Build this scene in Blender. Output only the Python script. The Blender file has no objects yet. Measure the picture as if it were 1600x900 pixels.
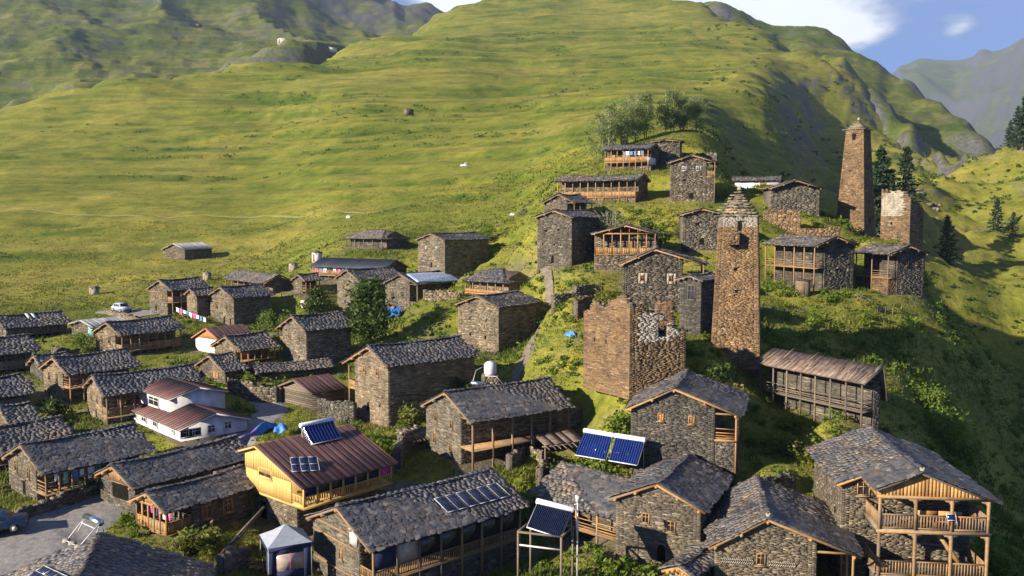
import bpy, math, random
import numpy as np
from mathutils import Vector, Matrix
R = math.radians
random.seed(7); rng = np.random.default_rng(7)
scene = bpy.context.scene
COL = scene.collection
# ------------------------------------------------------------------ camera, sky, sun, exposure
F = 1385.0                      # focal length in photo pixels (1600 wide)
PITCH = math.atan(110.0 / F)
CZ = 30.0
SP, CP = math.sin(PITCH), math.cos(PITCH)
HAZE = 0.00006             # density of the mountain air
cam_d = bpy.data.cameras.new('camera'); cam = bpy.data.objects.new('camera', cam_d); COL.objects.link(cam)
cam_d.sensor_width = 36.0; cam_d.lens = 36.0 * F / 1600.0
cam_d.clip_start = 0.5; cam_d.clip_end = 60000
cam.location = (0, 0, CZ); cam.rotation_euler = (R(90) - PITCH, 0, 0)
scene.camera = cam
SUN_AZ = (-0.86, -0.51); SUN_EL = 22.0
SUN = Vector((SUN_AZ[0] * math.cos(R(SUN_EL)), SUN_AZ[1] * math.cos(R(SUN_EL)), math.sin(R(SUN_EL)))).normalized()
sd = bpy.data.lights.new('sun', 'SUN'); so = bpy.data.objects.new('sun', sd); COL.objects.link(so)
sd.energy = 5.0; sd.angle = R(0.53); sd.color = (1.0, 0.87, 0.68)
so.rotation_euler = (-SUN).to_track_quat('-Z', 'Y').to_euler()
so.location = (-60, -40, 120)
world = bpy.data.worlds.new('World'); scene.world = world; world.use_nodes = True
def build_world():
    nt = world.node_tree; n = nt.nodes; l = nt.links; n.clear()
    def N(t, **k):
        q = n.new(t)
        for a, b in k.items(): setattr(q, a, b)
        return q
    out = N('ShaderNodeOutputWorld'); bg = N('ShaderNodeBackground'); bg.inputs[1].default_value = 0.14
    sky = N('ShaderNodeTexSky', sky_type='NISHITA', sun_disc=False, sun_elevation=R(SUN_EL), sun_rotation=math.atan2(SUN_AZ[0], SUN_AZ[1]), altitude=1900, air_density=1.0, dust_density=0.2, ozone_density=3.0)
    tc = N('ShaderNodeTexCoord')
    mp = N('ShaderNodeMapping'); mp.inputs['Scale'].default_value = (3.0, 3.0, 8.0); mp.inputs['Location'].default_value = (2.35, 0.4, 0.22)
    nz = N('ShaderNodeTexNoise'); nz.inputs['Scale'].default_value = 2.2; nz.inputs['Detail'].default_value = 10; nz.inputs['Roughness'].default_value = 0.58
    l.new(tc.outputs['Generated'], mp.inputs[0]); l.new(mp.outputs[0], nz.inputs['Vector'])
    acc = nz.outputs[0]
    # the cloud banks: direction, width, lift
    for (x, y, rad, gain) in ((1250, 50, .10, .34), (1130, 0, .12, .34), (1370, -10, .13, .20), (1508, 32, .034, .21), (1486, 54, .026, .15), (735, 0, .10, .36), (1430, 75, .05, -.12), (1570, 25, .045, -.10), (640, -60, .12, .15)):
        v = Vector(((x - 800) / F, CP + (450 - y) / F * SP, -SP + (450 - y) / F * CP)).normalized()
        sb = N('ShaderNodeVectorMath', operation='SUBTRACT'); sb.inputs[1].default_value = v; l.new(tc.outputs['Generated'], sb.inputs[0])
        ms = N('ShaderNodeVectorMath', operation='MULTIPLY'); ms.inputs[1].default_value = (1, 1, 1.7); l.new(sb.outputs[0], ms.inputs[0])
        ln = N('ShaderNodeVectorMath', operation='LENGTH'); l.new(ms.outputs[0], ln.inputs[0])
        mr = N('ShaderNodeMapRange', interpolation_type='SMOOTHSTEP'); mr.inputs[1].default_value = 0; mr.inputs[2].default_value = rad; mr.inputs[3].default_value = gain; mr.inputs[4].default_value = 0; l.new(ln.outputs['Value'], mr.inputs[0])
        ad = N('ShaderNodeMath', operation='ADD'); l.new(acc, ad.inputs[0]); l.new(mr.outputs[0], ad.inputs[1]); acc = ad.outputs[0]
    rp = N('ShaderNodeValToRGB'); rp.color_ramp.elements[0].position = 0.52; rp.color_ramp.elements[1].position = 0.72
    l.new(acc, rp.inputs[0])
    rp2 = N('ShaderNodeValToRGB'); e = rp2.color_ramp.elements; e[0].position = 0.54; e[0].color = (1.2, 1.5, 2.2, 1); e[1].position = 0.78; e[1].color = (5.4, 5.5, 5.7, 1); l.new(acc, rp2.inputs[0])
    tint = N('ShaderNodeMix', data_type='RGBA', blend_type='MULTIPLY'); tint.inputs[0].default_value = 1.0; tint.inputs[7].default_value = (0.17, 0.27, 0.47, 1)
    mx = N('ShaderNodeMix', data_type='RGBA')
    l.new(sky.outputs[0], tint.inputs[6]); l.new(rp.outputs[0], mx.inputs[0]); l.new(tint.outputs[2], mx.inputs[6]); l.new(rp2.outputs[0], mx.inputs[7])
    l.new(mx.outputs[2], bg.inputs[0]); l.new(bg.outputs[0], out.inputs[0])
build_world()
vs = scene.view_settings; vs.view_transform = 'Standard'; vs.look = 'None'; vs.gamma = 1.0; vs.exposure = 1.15; vs.use_curve_mapping = False
scene.render.engine = 'CYCLES'; scene.cycles.use_denoising = True
scene.cycles.max_bounces = 6; scene.cycles.transparent_max_bounces = 6; scene.cycles.volume_bounces = 0

# ------------------------------------------------------------------ picture geometry -> places
def P(x, y, d):
    """the place seen at photo position (x, y) at a distance of d metres in front of the viewpoint"""
    u = (450.0 - y) / F; s = (x - 800.0) / F
    fy = CP + u * SP; fz = -SP + u * CP
    k = d / fy
    return Vector((s * k, d, fz * k + CZ))
def proj_x(X, Y, Z):
    z = Z - CZ; dep = Y * CP - z * SP
    return 800.0 + F * X / dep

# ------------------------------------------------------------------ noise
def _hash(ix, iy, s):
    h = (ix.astype(np.int64) * 374761393 + iy.astype(np.int64) * 668265263 + s * 974634777) & 0x7fffffff
    h = ((h ^ (h >> 13)) * 1274126177) & 0x7fffffff
    return ((h ^ (h >> 16)) & 0xffff) / 65535.0
def vnoise(x, y, s=0):
    x = np.asarray(x, float); y = np.asarray(y, float)
    ix = np.floor(x); iy = np.floor(y); fx = x - ix; fy = y - iy
    fx = fx * fx * fx * (fx * (fx * 6 - 15) + 10); fy = fy * fy * fy * (fy * (fy * 6 - 15) + 10)
    a = _hash(ix, iy, s); b = _hash(ix + 1, iy, s); c = _hash(ix, iy + 1, s); d = _hash(ix + 1, iy + 1, s)
    return (a + (b - a) * fx) * (1 - fy) + (c + (d - c) * fx) * fy - 0.5
def fbm(x, y, s=0, o=4, g=0.5):
    t = 0; a = 1.0
    for k in range(o):
        t = t + a * vnoise(x * 2 ** k + 17.3 * k, y * 2 ** k - 9.1 * k, s + k); a *= g
    return t

# ------------------------------------------------------------------ materials
MATS = {}
def nodes_of(name, rough=0.85, spec=0.3, metal=0.0):
    m = bpy.data.materials.new(name); m.use_nodes = True; nt = m.node_tree; nt.nodes.clear()
    o = nt.nodes.new('ShaderNodeOutputMaterial'); b = nt.nodes.new('ShaderNodeBsdfPrincipled')
    nt.links.new(b.outputs[0], o.inputs[0]); b.inputs['Roughness'].default_value = rough
    b.inputs['Specular IOR Level'].default_value = spec; b.inputs['Metallic'].default_value = metal
    MATS[name] = m
    return m, nt, b
def ramp(nt, stops, fac, interp='LINEAR'):
    r = nt.nodes.new('ShaderNodeValToRGB'); r.color_ramp.interpolation = interp
    e = r.color_ramp.elements
    while len(e) < len(stops): e.new(0.5)
    for el, (p, c) in zip(e, stops): el.position = p; el.color = (*c, 1)
    nt.links.new(fac, r.inputs[0]); return r.outputs[0]
def noise(nt, scale, detail=4, rough=0.55, vec=None, coord='Object', stretch=None):
    z = nt.nodes.new('ShaderNodeTexNoise'); z.inputs['Scale'].default_value = scale; z.inputs['Detail'].default_value = detail; z.inputs['Roughness'].default_value = rough
    if vec is None:
        t = nt.nodes.new('ShaderNodeTexCoord'); vec = t.outputs[coord]
    if stretch:
        mp = nt.nodes.new('ShaderNodeMapping'); mp.inputs['Scale'].default_value = stretch; nt.links.new(vec, mp.inputs[0]); vec = mp.outputs[0]
    nt.links.new(vec, z.inputs['Vector']); return z.outputs[0]
def mix(nt, a, b, fac, mode='MIX'):
    x = nt.nodes.new('ShaderNodeMix'); x.data_type = 'RGBA'; x.blend_type = mode
    for sock, v in ((x.inputs[0], fac), (x.inputs[6], a), (x.inputs[7], b)):
        if isinstance(v, bpy.types.NodeSocket): nt.links.new(v, sock)
        elif isinstance(v, (int, float)): sock.default_value = v
        else: sock.default_value = (*v, 1)
    return x.outputs[2]
def bump(nt, b, h, dist, strength=1.0):
    q = nt.nodes.new('ShaderNodeBump'); q.inputs['Distance'].default_value = dist; q.inputs['Strength'].default_value = strength
    nt.links.new(h, q.inputs['Height']); nt.links.new(q.outputs[0], b.inputs['Normal'])
def attr(nt, name='rnd'):
    a = nt.nodes.new('ShaderNodeAttribute'); a.attribute_name = name; return a.outputs['Fac']
def obrnd(nt):
    a = nt.nodes.new('ShaderNodeObjectInfo'); return a.outputs['Random']
def stone_mat(name, cols, dirt=(0.05, 0.045, 0.04)):
    m, nt, b = nodes_of(name, 0.9, 0.2)
    st = [(i / (len(cols) - 1) if len(cols) > 1 else 0, c) for i, c in enumerate(cols)]
    c = ramp(nt, st, attr(nt))
    n1 = noise(nt, 0.55, 6, .65); n2 = noise(nt, 9, 4)
    c = mix(nt, c, ramp(nt, [(0, (0.66, 0.71, 0.77)), (.5, (0.80, 0.82, 0.84)), (1, (0.96, 0.92, 0.86))] if 'grey' in name or 'dark' in name or 'tan' in name else [(0, (0.72, 0.72, 0.72)), (.5, (0.84, 0.82, 0.80)), (1, (0.96, 0.90, 0.82))], obrnd(nt)), 1.0, 'MULTIPLY')
    c = mix(nt, c, ramp(nt, [(0.32, (0.62, 0.60, 0.58)), (0.5, (1.0, 0.98, 0.95)), (0.68, (1.35, 1.26, 1.10))], n1), 1.0, 'MULTIPLY')
    c = mix(nt, c, ramp(nt, [(0.3, (0.82, 0.82, 0.82)), (0.7, (1.15, 1.15, 1.15))], n2), 1.0, 'MULTIPLY')
    nt.links.new(c, b.inputs['Base Color']); bump(nt, b, n2, 0.03, 0.5)
stone_mat('stone_grey', [(0.060, 0.055, 0.048), (0.105, 0.093, 0.077), (0.140, 0.122, 0.098), (0.095, 0.079, 0.062), (0.175, 0.155, 0.125), (0.115, 0.102, 0.086), (0.30, 0.265, 0.21)])
stone_mat('stone_dark', [(0.042, 0.041, 0.040), (0.070, 0.068, 0.064), (0.098, 0.093, 0.084), (0.062, 0.057, 0.050), (0.125, 0.116, 0.102), (0.082, 0.079, 0.073), (0.20, 0.182, 0.155)])
stone_mat('stone_tan', [(0.085, 0.070, 0.052), (0.160, 0.134, 0.101), (0.215, 0.180, 0.132), (0.130, 0.105, 0.079), (0.26, 0.225, 0.17), (0.175, 0.15, 0.118), (0.36, 0.315, 0.245)])
stone_mat('stone_ochre', [(0.085, 0.058, 0.036), (0.180, 0.122, 0.072), (0.235, 0.155, 0.085), (0.125, 0.096, 0.069), (0.26, 0.185, 0.108), (0.15, 0.110, 0.075), (0.32, 0.255, 0.175)])
stone_mat('stone_rust', [(0.080, 0.052, 0.034), (0.165, 0.100, 0.060), (0.215, 0.132, 0.075), (0.115, 0.082, 0.058), (0.235, 0.158, 0.095), (0.14, 0.098, 0.066), (0.29, 0.225, 0.155)])
def flat_mat(name, c1, c2, scale=3, rough=0.85, spec=0.3, bumpd=0.0, stretch=None, metal=0.0, useattr=False):
    m, nt, b = nodes_of(name, rough, spec, metal)
    n1 = noise(nt, scale, 5, stretch=stretch)
    c = ramp(nt, [(0.3, c1), (0.7, c2)], n1)
    if useattr: c = mix(nt, c, ramp(nt, [(0, (0.55, 0.56, 0.58)), (.6, (0.9, 0.88, 0.86)), (1, (1.12, 1.08, 1.02))], attr(nt)), 1.0, 'MULTIPLY')
    if name in ('wood_new', 'wood_mid'): c = mix(nt, c, (0.17, 0.145, 0.12), ramp(nt, [(0.46, (0, 0, 0)), (0.68, (0.75, 0.75, 0.75))], noise(nt, 0.8, 6, .65)))
    nt.links.new(c, b.inputs['Base Color'])
    if bumpd: bump(nt, b, n1, bumpd)
    return m
flat_mat('mortar', (0.07, 0.061, 0.050), (0.115, 0.10, 0.082), 4, bumpd=0.05)
flat_mat('plaster', (0.22, 0.19, 0.15), (0.42, 0.38, 0.30), 1.3, bumpd=0.04)
flat_mat('white_paint', (0.40, 0.40, 0.40), (0.66, 0.66, 0.65), 0.9, 0.6)
flat_mat('wood_new', (0.24, 0.13, 0.05), (0.50, 0.28, 0.10), 3.5, 0.7, stretch=(1, 1, 6), useattr=True)
flat_mat('wood_orange', (0.36, 0.20, 0.07), (0.52, 0.30, 0.11), 3.0, 0.75, stretch=(1, 1, 6), useattr=True)
flat_mat('wood_yellow', (0.48, 0.31, 0.10), (0.58, 0.39, 0.14), 2.0, 0.65, stretch=(1, 1, 5))
flat_mat('wood_mid', (0.20, 0.12, 0.055), (0.34, 0.22, 0.11), 2.5, 0.8, stretch=(1, 1, 6), useattr=True)
flat_mat('wood_old', (0.11, 0.085, 0.065), (0.24, 0.20, 0.16), 2.5, 0.9, stretch=(1, 1, 6), useattr=True)
flat_mat('wood_dark', (0.055, 0.05, 0.048), (0.085, 0.075, 0.068), 2.5, 0.9)
flat_mat('dark_inside', (0.008, 0.008, 0.008), (0.016, 0.014, 0.012), 2.5, 1.0, 0.0)
flat_mat('red_metal', (0.095, 0.046, 0.042), (0.155, 0.075, 0.066), 1.1, 0.5, 0.5, useattr=True)
flat_mat('rusty_metal', (0.10, 0.060, 0.045), (0.25, 0.20, 0.17), 1.6, 0.7, 0.4, useattr=True)
flat_mat('grey_metal', (0.30, 0.32, 0.35), (0.46, 0.48, 0.50), 1.2, 0.45, 0.5, useattr=True)
flat_mat('blue_metal', (0.025, 0.036, 0.062), (0.045, 0.055, 0.075), 0.9, 0.55, 0.5, useattr=True)
flat_mat('steel', (0.55, 0.57, 0.60), (0.72, 0.73, 0.75), 3, 0.25, 0.5, metal=1.0)
flat_mat('pale_metal', (0.55, 0.57, 0.62), (0.75, 0.77, 0.80), 3, 0.35, 0.5)
flat_mat('glass', (0.012, 0.014, 0.018), (0.03, 0.034, 0.04), 1.5, 0.12, 0.6)
flat_mat('solar', (0.006, 0.012, 0.055), (0.010, 0.020, 0.085), 5, 0.15, 0.6)
flat_mat('solar_dark', (0.008, 0.012, 0.035), (0.014, 0.02, 0.05), 5, 0.2, 0.6)
flat_mat('tube_blue', (0.008, 0.02, 0.11), (0.012, 0.03, 0.16), 2, 0.15, 0.6)
flat_mat('blue_tarp', (0.02, 0.12, 0.45), (0.05, 0.22, 0.62), 2.5, 0.5, 0.4, 0.03)
flat_mat('purple_tarp', (0.10, 0.05, 0.22), (0.22, 0.16, 0.42), 2.5, 0.5, 0.4, 0.03)
flat_mat('silver_tarp', (0.16, 0.28, 0.55), (0.62, 0.70, 0.80), 2.2, 0.3, 0.6, 0.05)
flat_mat('navy_cloth', (0.016, 0.022, 0.06), (0.025, 0.032, 0.085), 3, 0.85, 0.2)
flat_mat('grey_cloth', (0.24, 0.27, 0.33), (0.32, 0.35, 0.41), 3, 0.8, 0.2)
flat_mat('clear_film', (0.30, 0.20, 0.20), (0.46, 0.40, 0.36), 3, 0.25, 0.5)
flat_mat('pink_cloth', (0.55, 0.05, 0.25), (0.70, 0.12, 0.36), 3, 0.85, 0.2)
flat_mat('white_cloth', (0.60, 0.62, 0.66), (0.78, 0.78, 0.80), 3, 0.85, 0.2)
flat_mat('blue_cloth', (0.05, 0.14, 0.38), (0.12, 0.26, 0.52), 3, 0.85, 0.2)
flat_mat('teal_paint', (0.10, 0.34, 0.32), (0.20, 0.48, 0.44), 3, 0.7)
flat_mat('brick_orange', (0.38, 0.16, 0.07), (0.48, 0.22, 0.10), 6, 0.9)
flat_mat('car_silver', (0.35, 0.40, 0.46), (0.40, 0.45, 0.52), 1, 0.3, 0.5)
flat_mat('car_blue', (0.03, 0.07, 0.13), (0.04, 0.09, 0.16), 1, 0.3, 0.5)
flat_mat('car_white', (0.75, 0.75, 0.75), (0.8, 0.8, 0.8), 1, 0.3, 0.5)
flat_mat('rubber', (0.015, 0.015, 0.015), (0.025, 0.025, 0.025), 3, 0.8)
flat_mat('ink', (0.03, 0.03, 0.035), (0.05, 0.05, 0.055), 3, 0.8)
flat_mat('bark', (0.09, 0.075, 0.06), (0.20, 0.17, 0.14), 4, 0.9, stretch=(1, 1, 0.3))
flat_mat('pale_rock', (0.15, 0.13, 0.105), (0.36, 0.33, 0.28), 0.9, 0.9, bumpd=0.3)
flat_mat('gravel', (0.15, 0.145, 0.145), (0.26, 0.25, 0.24), 2.2, 0.95, bumpd=0.06)
flat_mat('dirt_path', (0.16, 0.15, 0.045), (0.23, 0.21, 0.075), 2.2, 0.95, bumpd=0.05)
flat_mat('bare_earth', (0.10, 0.085, 0.06), (0.19, 0.165, 0.125), 1.6, 0.95, bumpd=0.06)
def slate_mat(name, src):
    m, nt, b = nodes_of(name, 0.55, 0.5)
    c = ramp(nt, [(0, (0.042, 0.045, 0.052)), (0.25, (0.075, 0.079, 0.089)), (0.5, (0.112, 0.113, 0.119)), (0.66, (0.066, 0.065, 0.068)), (0.76, (0.125, 0.100, 0.078)), (0.86, (0.105, 0.104, 0.108)), (0.94, (0.20, 0.195, 0.19)), (1, (0.15, 0.11, 0.08))], src(nt))
    n1 = noise(nt, 5, 5); n0 = noise(nt, 0.35, 3)
    c = mix(nt, c, ramp(nt, [(0.3, (0.65, 0.65, 0.66)), (0.7, (1.3, 1.27, 1.22))], n1), 1.0, 'MULTIPLY')
    c = mix(nt, c, ramp(nt, [(0.34, (0.78, 0.82, 0.90)), (0.52, (1.0, 0.98, 0.95)), (0.68, (1.30, 1.12, 0.92))], n0), 1.0, 'MULTIPLY')
    c = mix(nt, c, ramp(nt, [(0, (0.82, 0.84, 0.9)), (1, (1.18, 1.08, 0.95))], obrnd(nt)), 1.0, 'MULTIPLY') if src is attr else c
    ms = noise(nt, 1.3, 5); c = mix(nt, c, (0.10, 0.085, 0.045), ramp(nt, [(0.60, (0, 0, 0)), (0.74, (0.6, 0.6, 0.6))], ms))
    nt.links.new(c, b.inputs['Base Color']); bump(nt, b, n1, 0.03, 0.7)
slate_mat('slate', attr); slate_mat('slate_single', obrnd)
def leaf_mat(name, cols, trans=0.35):
    m, nt, b = nodes_of(name, 0.6, 0.25)
    c = ramp(nt, [(i / (len(cols) - 1), k) for i, k in enumerate(cols)], attr(nt))
    nt.links.new(c, b.inputs['Base Color'])
    t = nt.nodes.new('ShaderNodeBsdfTranslucent'); nt.links.new(c, t.inputs[0])
    mxs = nt.nodes.new('ShaderNodeMixShader'); mxs.inputs[0].default_value = trans
    o = [q for q in nt.nodes if q.type == 'OUTPUT_MATERIAL'][0]
    nt.links.new(b.outputs[0], mxs.inputs[1]); nt.links.new(t.outputs[0], mxs.inputs[2]); nt.links.new(mxs.outputs[0], o.inputs[0])
leaf_mat('leaf_green', [(0.030, 0.060, 0.012), (0.055, 0.095, 0.018), (0.09, 0.13, 0.025)])
leaf_mat('leaf_bright', [(0.065, 0.125, 0.014), (0.13, 0.20, 0.024), (0.21, 0.26, 0.04)], .45)
leaf_mat('leaf_pale', [(0.09, 0.13, 0.06), (0.16, 0.20, 0.10), (0.22, 0.25, 0.14)])
leaf_mat('leaf_birch', [(0.14, 0.19, 0.06), (0.22, 0.27, 0.09), (0.30, 0.34, 0.14)], 0.5)
leaf_mat('leaf_conifer', [(0.012, 0.030, 0.014), (0.022, 0.045, 0.020), (0.035, 0.062, 0.026)], 0.15)
leaf_mat('weed', [(0.075, 0.115, 0.018), (0.13, 0.165, 0.026), (0.20, 0.21, 0.036), (0.25, 0.22, 0.075)], .45)
def grass_mat(name, shade_tint=1.0, rock=0.0, scale=1.0):
    m, nt, b = nodes_of(name, 0.9, 0.1)
    g = nt.nodes.new('ShaderNodeNewGeometry'); pos = g.outputs['Position']
    big = noise(nt, 0.012 * scale, 6, 0.6, pos); mid = noise(nt, 0.09 * scale, 5, 0.6, pos); fine = noise(nt, 0.9 * scale, 6, 0.65, pos); mic = noise(nt, 5.0 * scale, 3, 0.6, pos)
    c = ramp(nt, [(0.32, (0.136, 0.158, 0.028)), (0.5, (0.192, 0.194, 0.038)), (0.68, (0.236, 0.214, 0.056))], big)
    c = mix(nt, c, ramp(nt, [(0.3, (0.70, 0.80, 0.66)), (0.5, (1, 1, 1)), (0.72, (1.20, 1.10, 1.0))], mid), 1.0, 'MULTIPLY')
    c = mix(nt, c, ramp(nt, [(0.3, (0.72, 0.78, 0.66)), (0.55, (1.05, 1.03, 1.0)), (0.75, (1.25, 1.18, 1.1))], fine), 1.0, 'MULTIPLY')
    c = mix(nt, c, ramp(nt, [(0.3, (0.7, 0.75, 0.65)), (0.7, (1.25, 1.2, 1.2))], mic), 1.0, 'MULTIPLY')
    stk = noise(nt, 1.0, 6, 0.62, pos, stretch=(0.022 * scale, 0.022 * scale, 0.30 * scale)); clu = noise(nt, 0.28 * scale, 6, 0.7, pos)
    c = mix(nt, c, ramp(nt, [(0.34, (0.62, 0.72, 0.60)), (0.47, (0.95, 0.97, 0.93)), (0.56, (1.06, 1.04, 1.0)), (0.68, (1.28, 1.18, 1.10))], stk), 1.0, 'MULTIPLY')
    c = mix(nt, c, ramp(nt, [(0.34, (0.58, 0.70, 0.52)), (0.46, (1, 1, 1)), (0.66, (1.16, 1.10, 1.0))], clu), 1.0, 'MULTIPLY')
    lu = nt.nodes.new('ShaderNodeAttribute'); lu.attribute_name = 'lush'; c = mix(nt, c, mix(nt, c, (0.42, 0.60, 0.42), 1.0, 'MULTIPLY'), lu.outputs['Fac'])  # darker green: denser growth, plus bank shade put into the colour
    di = nt.nodes.new('ShaderNodeAttribute'); di.attribute_name = 'dirt'; c = mix(nt, c, ramp(nt, [(0.3, (0.085, 0.072, 0.052)), (0.7, (0.18, 0.155, 0.11))], fine), di.outputs['Fac'])
    if rock:
        rk = nt.nodes.new('ShaderNodeAttribute'); rk.attribute_name = 'rock'
        rc = ramp(nt, [(0.3, (0.06, 0.055, 0.05)), (0.6, (0.17, 0.155, 0.14)), (0.8, (0.27, 0.25, 0.23))], fine)
        c = mix(nt, c, rc, rk.outputs['Fac'])
    if shade_tint != 1.0: c = mix(nt, c, (shade_tint * .80, .80, .95), 1.0, 'MULTIPLY')  # far copy darkened: hillside shade put into the grass colour
    nt.links.new(c, b.inputs['Base Color'])
    ad = nt.nodes.new('ShaderNodeMath'); ad.operation = 'MULTIPLY_ADD'; ad.inputs[1].default_value = 2.5
    nt.links.new(fine, ad.inputs[0]); nt.links.new(mic, ad.inputs[2])
    bump(nt, b, ad.outputs[0], 0.35 / scale, 0.5)
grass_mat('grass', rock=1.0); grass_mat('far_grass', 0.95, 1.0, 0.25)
M = MATS

# ------------------------------------------------------------------ mesh collector
class MB:
    def __init__(s): s.v = []; s.n = 0; s.b = []; s.m = []
    def add(s, V, faces, r=None, mi=0):
        """V (k,3); faces: array (m, c)"""
        V = np.asarray(V, float).reshape(-1, 3); faces = np.asarray(faces, int)
        if r is None: r = np.full(len(faces), random.random())
        s.v.append(V); s.b.append((faces + s.n, np.broadcast_to(np.asarray(r, float), (len(faces),)), mi)); s.n += len(V)
    def box(s, a, b, r=None, mi=0):
        x0, y0, z0 = a; x1, y1, z1 = b
        V = [(x0, y0, z0), (x1, y0, z0), (x1, y1, z0), (x0, y1, z0), (x0, y0, z1), (x1, y0, z1), (x1, y1, z1), (x0, y1, z1)]
        s.add(V, [(0, 3, 2, 1), (4, 5, 6, 7), (0, 1, 5, 4), (1, 2, 6, 5), (2, 3, 7, 6), (3, 0, 4, 7)], r, mi)
    def hexa(s, V, r=None, mi=0):
        s.add(V, [(0, 3, 2, 1), (4, 5, 6, 7), (0, 1, 5, 4), (1, 2, 6, 5), (2, 3, 7, 6), (3, 0, 4, 7)], r, mi)
    def bar(s, p, q, w, h=None, r=None, mi=0):
        """a square beam from p to q"""
        p = Vector(p); q = Vector(q); h = h or w; d = (q - p).normalized()
        up = Vector((0, 0, 1)) if abs(d.z) < 0.9 else Vector((1, 0, 0))
        a = d.cross(up).normalized() * (w / 2); b = a.cross(d).normalized() * (h / 2)
        V = [p - a - b, p + a - b, p + a + b, p - a + b, q - a - b, q + a - b, q + a + b, q - a + b]
        s.add([tuple(k) for k in V], [(0, 1, 2, 3), (7, 6, 5, 4), (0, 4, 5, 1), (1, 5, 6, 2), (2, 6, 7, 3), (3, 7, 4, 0)], r, mi)
    def tube(s, pts, rad, n=7, r=None, mi=0, caps=True):
        pts = [Vector(k) for k in pts]; rad = rad if hasattr(rad, '__len__') else [rad] * len(pts)
        V = []
        for i, p in enumerate(pts):
            d = (pts[min(i + 1, len(pts) - 1)] - pts[max(i - 1, 0)]).normalized()
            up = Vector((0, 0, 1)) if abs(d.z) < 0.9 else Vector((1, 0, 0))
            a = d.cross(up).normalized(); b = a.cross(d)
            for k in range(n):
                t = 2 * math.pi * k / n; V.append(tuple(p + (a * math.cos(t) + b * math.sin(t)) * rad[i]))
        fs = []
        for i in range(len(pts) - 1):
            for k in range(n):
                fs.append((i * n + k, (i + 1) * n + k, (i + 1) * n + (k + 1) % n, i * n + (k + 1) % n))
        rr = random.random() if r is None else r
        base = s.n
        s.add(V, fs, rr, mi)
        if caps:
            s.b.append((np.array([[base + k for k in range(n)]]), np.array([rr]), mi))
            s.b.append((np.array([[base + (len(pts) - 1) * n + k for k in reversed(range(n))]]), np.array([rr]), mi))
    def poly(s, pts, r=None, mi=0): s.add(pts, [list(range(len(pts)))], r, mi)
    def build(s, name, mat, parent=None, smooth=False, loc=None):
        me = bpy.data.meshes.new(name)
        V = np.concatenate(s.v) if s.v else np.zeros((0, 3))
        me.vertices.add(len(V)); me.vertices.foreach_set('co', V.ravel())
        tot = [np.full(len(f), f.shape[1], int) for f, _, _ in s.b]
        idx = np.concatenate([f.ravel() for f, _, _ in s.b]); cnt = np.concatenate(tot)
        me.loops.add(len(idx)); me.loops.foreach_set('vertex_index', idx.astype(np.int32))
        me.polygons.add(len(cnt)); st = np.concatenate([[0], np.cumsum(cnt)[:-1]]).astype(np.int32)
        me.polygons.foreach_set('loop_start', st); me.polygons.foreach_set('loop_total', cnt.astype(np.int32))
        mi = np.concatenate([np.full(len(f), m, np.int32) for f, _, m in s.b]); me.polygons.foreach_set('material_index', mi)
        me.update(calc_edges=True); me.validate()
        at = me.attributes.new('rnd', 'FLOAT', 'FACE')
        rr = np.concatenate([r for _, r, _ in s.b])
        if len(rr) == len(me.polygons): at.data.foreach_set('value', rr.astype(np.float32))
        if smooth: me.polygons.foreach_set('use_smooth', np.ones(len(me.polygons), bool))
        for k in (mat if isinstance(mat, (list, tuple)) else [mat]): me.materials.append(M[k])
        o = bpy.data.objects.new(name, me); COL.objects.link(o)
        if parent: o.parent = parent
        if loc is not None: o.location = loc
        return o
def tag(o, label=None, cat=None, group=None, kind=None):
    if label: o['label'] = label
    if cat: o['category'] = cat
    if group: o['group'] = group
    if kind: o['kind'] = kind
    return o
def empty(name, loc=(0, 0, 0), rz=0.0, label=None, cat=None, group=None):
    o = bpy.data.objects.new(name, None); COL.objects.link(o); o.location = loc; o.rotation_euler = (0, 0, rz)
    o.empty_display_size = 0.5
    return tag(o, label, cat, group)
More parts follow.
